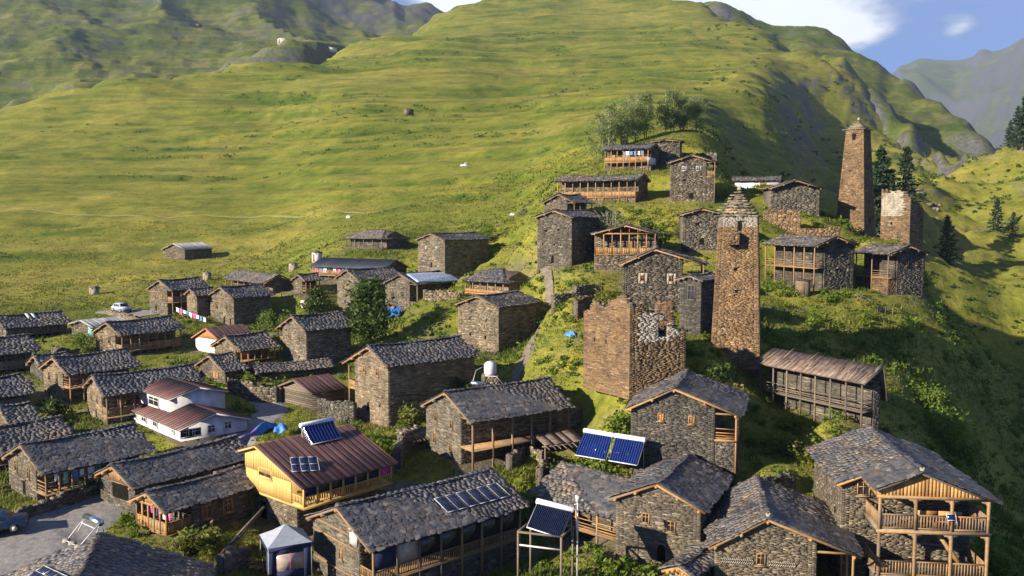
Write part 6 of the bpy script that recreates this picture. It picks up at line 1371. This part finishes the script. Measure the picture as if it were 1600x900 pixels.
# wooden odds and ends
def fence(label, pl, h=1.1, n=10):
    pts = [at_ground(*q) for q in pl]; r = empty('pole_fence', pts[0], 0, label, 'fence')
    for a_, b_ in zip(pts[:-1], pts[1:]):
        k = max(2, int((b_ - a_).length / 2.2))
        for i in range(k + 1):
            p = a_.lerp(b_, i / k); p.z = hz(p.x, p.y); p -= pts[0]; t_ = MB(); t_.bar(p - Vector((0, 0, .4)), p + Vector((random.uniform(-.06, .06), 0, h)), .09, .09); t_.build('post', 'wood_old', r)
            if i:
                for f in (.5, .9): t_ = MB(); t_.bar(pp + Vector((0, 0, h * f)), p + Vector((0, 0, h * f)), .06, .06); t_.build('rail', 'wood_old', r)
            pp = p.copy()
fence('pole fence on the slope right of the middle tower', [(1192, 486, 108), (1225, 492, 108), (1258, 486, 110)])
fence('pole fence in front of the dark gabled house with reddish porch', [(1340, 474, 117), (1372, 478, 116), (1395, 474, 117)])
fence('pole fence under the laundry balcony house', [(440, 462, 158), (470, 462, 157), (500, 468, 155)])
for (lab, a_, b_) in (('longer of the two timber poles leaning left of the gazebo', (340, 872, 63), (413, 792, 66)), ('shorter of the two timber poles leaning left of the gazebo', (346, 876, 63), (407, 800, 66.5))):
    p, q = at_ground(*a_), P(*b_); mb = MB(); mb.bar((0, 0, 0), q - p, .16, .14); tag(mb.build('timber_pole', 'wood_old', loc=p), lab, 'pole')
lg = empty('log_pile', at_ground(300, 862, 64), R(30), 'pile of cut branches and logs by the orange porch', 'log pile')
for i in range(22): t_ = MB(); y_ = random.uniform(-.9, .9); z_ = random.uniform(.1, 1.2) * (1 - abs(y_)); t_.tube([(-1.2 + random.uniform(-.3, .3), y_, z_), (1.2 + random.uniform(-.3, .3), y_ + random.uniform(-.2, .2), z_ + random.uniform(-.1, .1))], random.uniform(.06, .12), 6); t_.build('log', 'wood_old', lg)
# laundry
def laundry(label, p, q, n, mats, drop=.7, name='clothes_line'):
    p, q = Vector(p), Vector(q); r = empty(name, p, 0, label, 'laundry', 'laundry lines'); u = (q - p).normalized(); t_ = MB(); t_.tube([(0, 0, 0), (q - p) * .5 - Vector((0, 0, .08)), q - p], .012, 5); t_.build('line', 'white_cloth', r)
    for i in range(n):
        a_ = (q - p) * ((i + .12) / n) - Vector((0, 0, .06)); w = (q - p).length / n * random.uniform(.55, .85); h = drop * random.uniform(.6, 1.15); t_ = MB()
        Vv = [tuple(a_ + u * (w * k / 4) + Vector((.03 * math.sin(k * 1.9 + i), .05 * math.sin(k * 2.3 + i + j), -h * j / 3))) for j in range(4) for k in range(5)]
        t_.add(Vv, [(j * 5 + k, j * 5 + k + 1, j * 5 + k + 6, j * 5 + k + 5) for j in range(3) for k in range(4)], .5); t_.build('garment', mats[i % len(mats)], r)
LC = ['white_cloth', 'blue_cloth', 'pink_cloth', 'white_cloth', 'navy_cloth']
def gal_line(sp, f0, f1, z, y=-.02): m = sp['root'].matrix_basis; return m @ Vector((sp['L'] * f0, y, z)), m @ Vector((sp['L'] * f1, y, z))
s_ = find('grey slate house with laundry'); laundry('white and turquoise laundry on the gallery beside the gravel road', *gal_line(s_, .08, .55, s_['H'] - .5, .1), 6, ['white_cloth', 'teal_paint', 'blue_cloth', 'white_cloth'], .9)
s_ = find('front half of the double'); m_ = s_['root'].matrix_basis; laundry('pink and white laundry in the orange porch at lower left', m_ @ Vector((.5, .3, s_['H'] - .45)), m_ @ Vector((.5, 3.2, s_['H'] - .45)), 5, ['pink_cloth', 'white_cloth', 'pink_cloth', 'blue_cloth'], .8)
s_ = find('topmost gallery house'); laundry('blue and white laundry on the topmost gallery', *gal_line(s_, .1, .6, s_['H'] - .5), 6, ['blue_cloth', 'white_cloth', 'blue_cloth'], 1.0)
s_ = find('long house with dark blue'); laundry('coloured laundry on the balcony under the blue panelled roof', *gal_line(s_, .45, .95, s_['H'] - .4), 8, LC, .8)
s_ = find('slate house with gallery and clothes'); laundry('clothes line in front of the gallery house by the parked silver car', at_ground(275, 492, 152) + Vector((0, 0, 1.4)), at_ground(322, 496, 146) + Vector((0, 0, 1.4)), 9, ['white_cloth', 'pink_cloth', 'white_cloth', 'blue_cloth'], .8)
s_ = find('topmost gallery'); m_ = s_['root'].matrix_basis; t_ = MB(); t_.box((-.3, -1.0, .9), (-.2, 3.5, 2.2), .5); t_.build('white_sheet_balcony', 'white_paint', s_['root'])
# finials on the ridges
for sp, lab in ((find('foreground stone house with pale'), 'white stone finial on the ridge end of the foreground stone house'), (BH, 'white stone finial on the ridge end of the balcony house')):
    x_ = -.35 if sp is not BH else xf - .4; p = sp['root'].matrix_basis @ Vector((x_, sp['W'] * sp['rp'], sp['H'] + sp['rise'] + .18)); r = empty('ridge_finial', p, 0, lab, 'finial', 'ridge finials')
    mb = MB(); blob(mb, (0, 0, .06), .15, 8, 5, .7, 1); blob(mb, (.1, 0, .14), .08, 7, 4, 1, 2); blob(mb, (-.1, 0, .15), .08, 7, 4, 1, 3); mb.build('stone', 'plaster', r)
# herringbone band of pale stones
sp = find('foreground stone house with pale'); mb = MB()
for i in range(34):
    y_ = sp['W'] - .5 - i * .145
    if abs(y_ - (sp['W'] - .46 * (sp['W'] - 2.4))) < .5 or y_ < 2.6: continue
    for k in range(2):
        z_ = sp['H'] * .66 + k * .17 - .0; dy = .07 * (1 if k else -1); mb.bar((-.07, y_ - dy, z_), (-.07, y_ + dy, z_ + .15), .06, .05)
tag(mb.build('herringbone_band', 'plaster', sp['root']), kind='stuff')
# ------------------------------------------------------------------ plants
def in_foot(X, Y, m=.4):
    r = np.zeros(len(X), bool)
    for (x, y, l, g, L, W) in FOOT:
        u = (X - x) * l[0] + (Y - y) * l[1]; v = (X - x) * g[0] + (Y - y) * g[1]; r |= (u > -m) & (u < L + m) & (v > -m) & (v < W + m)
    for (xs, ys, w) in ROADS:
        for k in range(0, len(xs), 2): r |= (X - xs[k])**2 + (Y - ys[k])**2 < (w * .95)**2
    return r
def leaf_quads(C, size, flat=.35, rs=None, stretch=1.5):
    """one leaf shaped quad at each centre, turned at random"""
    n = len(C); a = rng.normal(size=(n, 3)); a[:, 2] *= .6; a /= np.linalg.norm(a, axis=1)[:, None]; b = rng.normal(size=(n, 3)); b -= (b * a).sum(1)[:, None] * a; b /= np.linalg.norm(b, axis=1)[:, None]
    s = (size * rng.uniform(.6, 1.3, n))[:, None] if not hasattr(size, '__len__') else size[:, None]
    V = np.stack([C - a * s * stretch * .5, C + b * s * .42, C + a * s * stretch * .5, C - b * s * .42], 1)
    return V.reshape(-1, 3), np.arange(4 * n).reshape(-1, 4), (rng.uniform(0, 1, n) if rs is None else rs)
def clumps(n, R_, H_, flat=1.0, shell=.55):
    d = rng.normal(size=(n, 3)); d /= np.linalg.norm(d, axis=1)[:, None]; r = rng.uniform(shell, 1, n)[:, None] ** .7
    return d * r * np.array([R_, R_, H_])
def bush_leaves(c, rad, h, n, size, nc=9):
    cc = clumps(nc, rad * .62, h * .42) + np.array([0, 0, h * .45]); k = rng.integers(0, nc, n); P_ = cc[k] + rng.normal(size=(n, 3)) * np.array([rad * .22, rad * .22, h * .17]); P_[:, 2] = np.maximum(P_[:, 2], .03)
    cl = rng.uniform(-.22, .22, nc)[k]
    return leaf_quads(P_ + np.array(c), size, rs=np.clip(rng.uniform(.15, .85, n) + cl, 0, 1))
def tree(name, label, q, h, cr, ch, mat, trunk=.22, nc=26, per=85, ls=.34, lean=(0, 0), group=None, bark='bark', stems=1, z0=.22):
    r = empty(name, q, 0, label, 'tree', group); tb = MB(); cz = h * z0
    for s in range(stems):
        ox, oy = (random.uniform(-.5, .5) * cr * .6, random.uniform(-.5, .5) * cr * .6) if stems > 1 else (0, 0)
        tb.tube([(ox * .4, oy * .4, -.5), (ox * .7, oy * .7, h * .2), (ox + lean[0] * .5, oy + lean[1] * .5, h * .55), (ox + lean[0], oy + lean[1], h * .92)], [trunk * 1.2, trunk, trunk * .6, trunk * .15], 7)
        for k in range(6):
            z = h * random.uniform(.25, .75); t = random.uniform(0, 6.28); e = cr * random.uniform(.5, .9); tb.tube([(ox, oy, z), (ox + e * .5 * math.cos(t), oy + e * .5 * math.sin(t), z + e * .35), (ox + e * math.cos(t), oy + e * math.sin(t), z + e * .8)], [trunk * .4, trunk * .25, .03], 5)
    tb.build('trunk', bark, r)
    cc = clumps(nc, cr * .78, (h - cz) * .46, shell=.35) + np.array([lean[0] * .6, lean[1] * .6, cz + (h - cz) * .52]); f = 1 - .45 * np.clip((cc[:, 2] - cz) / (h - cz) - .35, 0, 1); cc[:, :2] *= f[:, None]
    n = nc * per; k = rng.integers(0, nc, n); sc = rng.uniform(.6, 1.25, nc)[k][:, None]
    Pp = cc[k] + rng.normal(size=(n, 3)) * np.array([cr * .17, cr * .17, h * .055]) * sc
    mb = MB(); mb.add(*leaf_quads(Pp, ls, rs=np.clip(rng.uniform(.1, .9, n) + rng.uniform(-.25, .25, nc)[k], 0, 1))); mb.build('crown', mat, r)
    return r
def conifer(label, q, h, rad, n=1500, name='pine_tree'):
    r = empty(name, q, 0, label, 'tree', 'pines on the right slope'); tb = MB(); tb.tube([(0, 0, -.5), (0, 0, h * .5), (0, 0, h * .98)], [h * .022, h * .014, .02], 6); tb.build('trunk', 'bark', r)
    Pp = []; nb = 46
    for k in range(nb):
        z = h * (.08 + .9 * (k / nb) ** .9); L_ = rad * (1 - (z / h)) ** .75 * random.uniform(.65, 1.15) + .15; t = k * 2.4 + random.uniform(-.4, .4); m = max(6, int(n / nb * (L_ / rad + .25)))
        f = rng.uniform(.1, 1, m); w = rng.normal(size=m) * L_ * .13
        Pp.append(np.stack([f * L_ * math.cos(t) - w * math.sin(t), f * L_ * math.sin(t) + w * math.cos(t), z - f * L_ * .22 + f * f * L_ * .15 + rng.normal(size=m) * .12 * h / 10], 1))
    Pp = np.concatenate(Pp); mb = MB(); mb.add(*leaf_quads(Pp, h * .034, stretch=2.0)); mb.build('crown', 'leaf_conifer', r)
def gl(x, y, d): p = P(x, y, d); return Vector((p.x, p.y, hz(p.x, p.y)))
tree('leafy_tree', 'big dark leafy tree among the left houses in front of the four windowed gable', gl(578, 556, 125), 11.5, 3.9, 9, 'leaf_green', .28, 44, 110, .36, z0=.06)
tree('leafy_tree', 'bushy young tree beside the porch hut and white shed', gl(497, 486, 150), 5.5, 3.0, 4, 'leaf_green', .14, 26, 80, .32, z0=.08)
tree('leafy_tree', 'round bush tree at the right end of the balcony house roof', gl(720, 608, 97), 4.2, 1.9, 3, 'leaf_green', .1, 22, 70, .24, z0=.05)
tree('feathery_tree', 'pale feathery tree in front of the long bright timber gallery', gl(956, 358, 136), 8.5, 3.4, 7, 'leaf_pale', .10, 46, 55, .20, stems=6, bark='pale_rock', z0=.12)
for i, (x, y, d, h, c) in enumerate(((938, 240, 195, 11, 3.2), (956, 228, 198, 11.5, 3.0), (975, 222, 200, 12, 3.2), (992, 220, 203, 12, 3.0), (1008, 214, 205, 11.5, 2.6), (1040, 214, 208, 10.5, 2.2), (1052, 212, 210, 11, 2.2), (1066, 214, 212, 10, 2.4), (1084, 220, 214, 9, 2.8), (948, 232, 190, 8, 2.6))):
    tree('birch_tree', ['leftmost birch of the grove above the topmost gallery house', 'second birch from the left in the grove', 'third birch from the left in the grove', 'fourth birch from the left in the grove', 'fifth birch, right edge of the left half of the grove', 'left one of the two slim birches behind the flat stone block', 'right one of the two slim birches behind the flat stone block', 'birch above the three storey house', 'rightmost birch of the grove above the three storey house', 'short birch in front of the leftmost ones'][i], gl(x, y, d), h, c * 1.2, h * .8, 'leaf_birch', .10, 30, 120, .24, group='birch grove above the hamlet', bark='pale_rock', stems=2, z0=-.05)
for (x, y, d, h, rad, lab) in ((1376, 305, 225, 16, 4.6, 'dark pine just right of the reddish tower'), (1415, 292, 248, 12.5, 5.6, 'broad dark pine behind the broken tower stub'), (1558, 335, 285, 13, 3.6, 'pine on the right hillside near the frame edge'), (1478, 415, 240, 14.5, 4.6, 'large pale pine standing in the valley right of the spur'), (1584, 332, 275, 8, 2.6, 'small pine right of the hillside pine'), (1588, 235, 400, 20, 5, 'dark pine on the right skyline'), (1577, 235, 410, 13, 3.6, 'shorter dark pine on the right skyline left of its neighbour'), (1598, 228, 395, 24, 5, 'tallest dark pine cut by the right edge'), (1392, 292, 245, 7, 2.2, 'little pine between the two dark pines')):
    q = gl(x, y, d); yt = {1376: 226, 1415: 226, 1392: 262}.get(x)
    if yt: h = max(h, P(x, yt, d).z - q.z); rad = max(rad, h * .26)
    conifer(lab, q, h, rad, 2400 if yt else 1500)
SHR = [(985, 640, 76, 1.9, 'lush shrub left of the orange shuttered house'), (950, 640, 77, 1.7, 'lush shrub on the slope above the twin blue collectors'), (965, 610, 81, 1.6, 'shrub at the foot of the brown ruin'), (925, 655, 76, 1.6, 'shrub by the rusty sheet shelter'), (1120, 580, 86, 1.6, 'shrub at the foot of the middle tower'), (1150, 590, 84, 1.5, 'second shrub at the foot of the middle tower'), (1480, 625, 97, 3.0, 'big sunlit shrub in the middle of the right slope'), (1450, 610, 100, 2.4, 'sunlit shrub left of the big one on the right slope'), (1510, 640, 97, 2.6, 'shaggy shrub right of the big one on the right slope'), (640, 640, 90, 1.7, 'shrub under the side wall of the two storey house'), (690, 640, 88, 1.5, 'shrub behind the pale plastered house'), (820, 760, 72, 2.0, 'leafy thicket in front of the central log gallery'), (790, 765, 71, 1.6, 'leafy thicket at the corner of the guest house roof'), (855, 720, 78, 1.5, 'weedy shrub under the rusty sheet shelter'), (85, 655, 95, 1.4, 'round shrub below the corner balcony'), (130, 548, 128, 1.8, 'shrub between the shed and the gallery house'), (415, 500, 143, 2.0, 'shrub right of the upright slate house'), (445, 500, 142, 1.8, 'shrub in front of the white shed'), (385, 590, 108, 1.2, 'shrub by the pebbly terrace wall'), (545, 690, 86, 1.6, 'shrub beside the two storey house foot'), (590, 690, 84, 1.7, 'shrub by the crumbling enclosure wall'), (1330, 640, 92, 1.5, 'shrub behind the derelict house'), (280, 870, 63, 1.1, 'green shrub by the orange porch'), (325, 865, 63.5, 1.2, 'green shrub beside the leaning poles'), (140, 775, 74, 1.0, 'shrub at the road corner'), (1560, 800, 74, 1.6, 'shrub lit at the right edge beside the balcony house'), (1230, 690, 78, 1.4, 'shrub under the derelict house'), (1270, 720, 76, 1.5, 'shrub below the derelict house gallery'), (945, 450, 113, 1.8, 'shrub on the bank left of the dark windowed house'), (1010, 345, 139, 1.6, 'shrub above the golden gable gallery'), (1030, 355, 137, 1.6, 'second shrub above the golden gable gallery'), (760, 380, 175, 2.2, 'shrub on the meadow bank right of the square tower house'), (870, 360, 140, 1.6, 'shrub at the left of the small gallery house')]
for (x, y, d, rad, lab) in SHR:
    q = gl(x, y, d); r = empty('shrub', q, 0, lab, 'shrub', 'shrubs in the village'); mb = MB()
    mb.add(*bush_leaves((0, 0, -.1), rad, rad * 1.5, int(520 + 160 * rad), .20 + .03 * rad, 14)); mb.build('foliage', random.choice(['leaf_bright', 'leaf_bright', 'weed', 'leaf_green']), r)
    tb = MB()
    for k in range(5): t = k * 1.3; tb.tube([(0, 0, -.3), (rad * .3 * math.cos(t), rad * .3 * math.sin(t), rad * .6), (rad * .5 * math.cos(t), rad * .5 * math.sin(t), rad * 1.1)], [.05, .035, .01], 5)
    tb.build('stems', 'bark', r)
# weeds and grass between the houses
def tufts(X, Y, h, w, nb):
    n = len(X); Z = ground_h(X, Y) - .04; Vs = []; 
    for k in range(nb):
        t = rng.uniform(0, 6.28, n); hh = h * rng.uniform(.55, 1.2, n); ln = hh * rng.uniform(.15, .8, n); bx, by = X + rng.normal(size=n) * w * .8, Y + rng.normal(size=n) * w * .8
        dx, dy = np.cos(t), np.sin(t); ww = w * rng.uniform(.35, .8, n)
        Vs.append(np.stack([np.stack([bx - dy * ww * .5, by + dx * ww * .5, Z], 1), np.stack([bx + dy * ww * .5, by - dx * ww * .5, Z], 1), np.stack([bx + dx * ln, by + dy * ln, Z + hh], 1)], 1))
    V = np.stack(Vs, 1).reshape(-1, 3); return V, np.arange(len(V)).reshape(-1, 3)
N = 95000; t_ = rng.uniform(-.62, .62, N); y_ = np.exp(rng.uniform(math.log(46), math.log(205), N)); X = t_ * y_
keep = ~in_foot(X, y_, .15) & (rng.uniform(-.45, .45, N) < fbm(X / 7, y_ / 7, 201, 3) + .12); X, Y = X[keep], y_[keep]
lush = np.clip(fbm(X / 9, Y / 9, 202, 3) + .5, 0, 1); h = .16 + .55 * lush ** 2 * rng.uniform(.5, 1.2, len(X)); V, fs = tufts(X, Y, h, .13 + .002 * Y, 5)
mb = MB(); rr = np.clip(np.repeat(.35 + fbm(X / 14, Y / 14, 203, 3) * .9 + rng.uniform(-.25, .25, len(X)), 5), 0, 1); mb.add(V, fs, rr); tag(mb.build('village_weeds', 'weed'), 'rough grass and weeds growing between the houses', 'weeds', kind='stuff')
# taller undergrowth on the banks and the right hand slope
N = 15000; t_ = rng.uniform(-.6, .64, N); y_ = np.exp(rng.uniform(math.log(62), math.log(150), N)); X = t_ * y_
dens = np.where(t_ > .27, .13, np.where(t_ < .02, .035, .10) + .22 * ((t_ > .06) & (t_ < .16) & (y_ > 72) & (y_ < 112))); keep = ~in_foot(X, y_, .6) & (rng.uniform(0, 1, N) < dens + fbm(X / 8, y_ / 8, 211, 3) * .45); X, Y = X[keep], y_[keep]; Z = ground_h(X, Y)
mb = MB()
for i in range(len(X)):
    rad = random.uniform(.35, 1.05) * (1.25 if X[i] / Y[i] > .27 else .85); mb.add(*bush_leaves((X[i], Y[i], Z[i] - .1), rad, rad * random.uniform(.9, 1.5), int(30 + 46 * rad), .26, 5))
mb.v = [np.concatenate(mb.v)]; tag(mb.build('undergrowth', ['leaf_bright']), 'tangled green undergrowth on the slopes around the hamlet', 'undergrowth', kind='stuff')
# tussocks over the meadow and scrub along the terraces
N = 26000; t_ = rng.uniform(-.66, .28, N); y_ = np.exp(rng.uniform(math.log(165), math.log(300), N)); X = t_ * y_; keep = ~in_foot(X, y_, .5) & (rng.uniform(-.5, .5, N) < fbm(X / 30, y_ / 16, 221, 4) * 1.3 - .02); X, Y = X[keep], y_[keep]
V, fs = tufts(X, Y, (.15 + .35 * np.clip(fbm(X / 20, Y / 20, 222, 3) + .35, 0, 1)) * (.7 + Y / 500), .30 + .0012 * Y, 3); mb = MB(); mb.add(V, fs, np.clip(np.repeat(.5 + fbm(X / 40, Y / 25, 223, 3) * 1.1 + rng.uniform(-.25, .25, len(X)), 3), 0, 1)); tag(mb.build('meadow_tussocks', 'weed'), 'coarse tussocks over the open meadow', 'grass', kind='stuff')
N = 2600; t_ = rng.uniform(.15, .66, N); y_ = np.exp(rng.uniform(math.log(210), math.log(1150), N)); X = t_ * y_; keep = (t_ > .2) & (fbm(X / 60, y_ / 18, 231, 3) > .12); X, Y = X[keep], y_[keep]; Z = ground_h(X, Y); mb = MB()
for i in range(len(X)): rad = random.uniform(.5, 1.3) * (.6 + Y[i] / 420); mb.add(*bush_leaves((X[i], Y[i], Z[i] - .2), rad * 1.4, rad * .9, 26, .5 * (.5 + Y[i] / 420), 4))
tag(mb.build('hillside_scrub', 'leaf_green'), 'low dark scrub scattered along the hill terraces', 'scrub', kind='stuff')
N = 60000; t_ = rng.uniform(-.66, .24, N); y_ = np.exp(rng.uniform(math.log(205), math.log(1250), N)); X = t_ * y_; L0 = LAND.height(X, y_) - CZ; keep = (terraces(X, y_, L0, 1) > .62) & (rng.uniform(0, 1, N) < .5 * sm(-.15, .3, fbm(X / 60, y_ / 60, 241, 3))); X, Y = X[keep], y_[keep]; Z = ground_h(X, Y); k = 7
sz = .16 + Y * .0011; C_ = np.stack([np.repeat(X, k) + rng.normal(size=len(X) * k) * np.repeat(sz * 1.6, k), np.repeat(Y, k) + rng.normal(size=len(X) * k) * np.repeat(sz, k), np.repeat(Z + sz * .5, k) + rng.normal(size=len(X) * k) * np.repeat(sz * .4, k)], 1)
mb = MB(); mb.add(*leaf_quads(C_, np.repeat(sz, k) * rng.uniform(.6, 1.4, len(C_)))); tag(mb.build('terrace_scrub', 'leaf_green'), 'low dark green scrub along the terrace banks of the hill', 'scrub', kind='stuff')
# pale rock ledges on the right hillside
for i, (x, y, s, lab) in enumerate(((1415, 302, 4.5, 'pale rock ledge behind the broken tower'), (1452, 322, 3.6, 'pale rock step right of the broken tower'))):
    q = gp(x, y, 170, 700); mb = MB()
    for k in range(26):
        c = np.array((random.uniform(-1, 1) * s, random.uniform(-.25, .25) * s, random.uniform(-.5, .15) * s)); w_, h_ = s * random.uniform(.15, .4), s * random.uniform(.08, .2); J = lambda: random.uniform(.55, 1.1)
        mb.hexa([tuple(c + np.array((sx * w_ * J(), sy * w_ * .7 * J(), sz * h_ * J()))) for sx, sy, sz in ((-1, -1, -1), (1, -1, -1), (1, 1, -1), (-1, 1, -1), (-1, -1, 1), (1, -1, 1), (1, 1, 1), (-1, 1, 1))])
    tag(mb.build('rock_outcrop', 'stone_tan', loc=q), lab, 'rock', 'pale rocks on the right hillside')
# ------------------------------------------------------------------ the air
mb = MB(); mb.box((-6000, -60, -1200), (12500, 14000, 3600), .5); mz = bpy.data.materials.new('haze_air'); mz.use_nodes = True; nt = mz.node_tree; nt.nodes.clear(); MATS['haze_air'] = mz
o_ = nt.nodes.new('ShaderNodeOutputMaterial'); vp = nt.nodes.new('ShaderNodeVolumePrincipled'); vp.inputs['Color'].default_value = (.62, .78, 1.0, 1); vp.inputs['Density'].default_value = HAZE; vp.inputs['Anisotropy'].default_value = .1
nt.links.new(vp.outputs[0], o_.inputs['Volume']); tag(mb.build('haze', 'haze_air'), 'thin blue mountain haze', 'haze', kind='stuff')
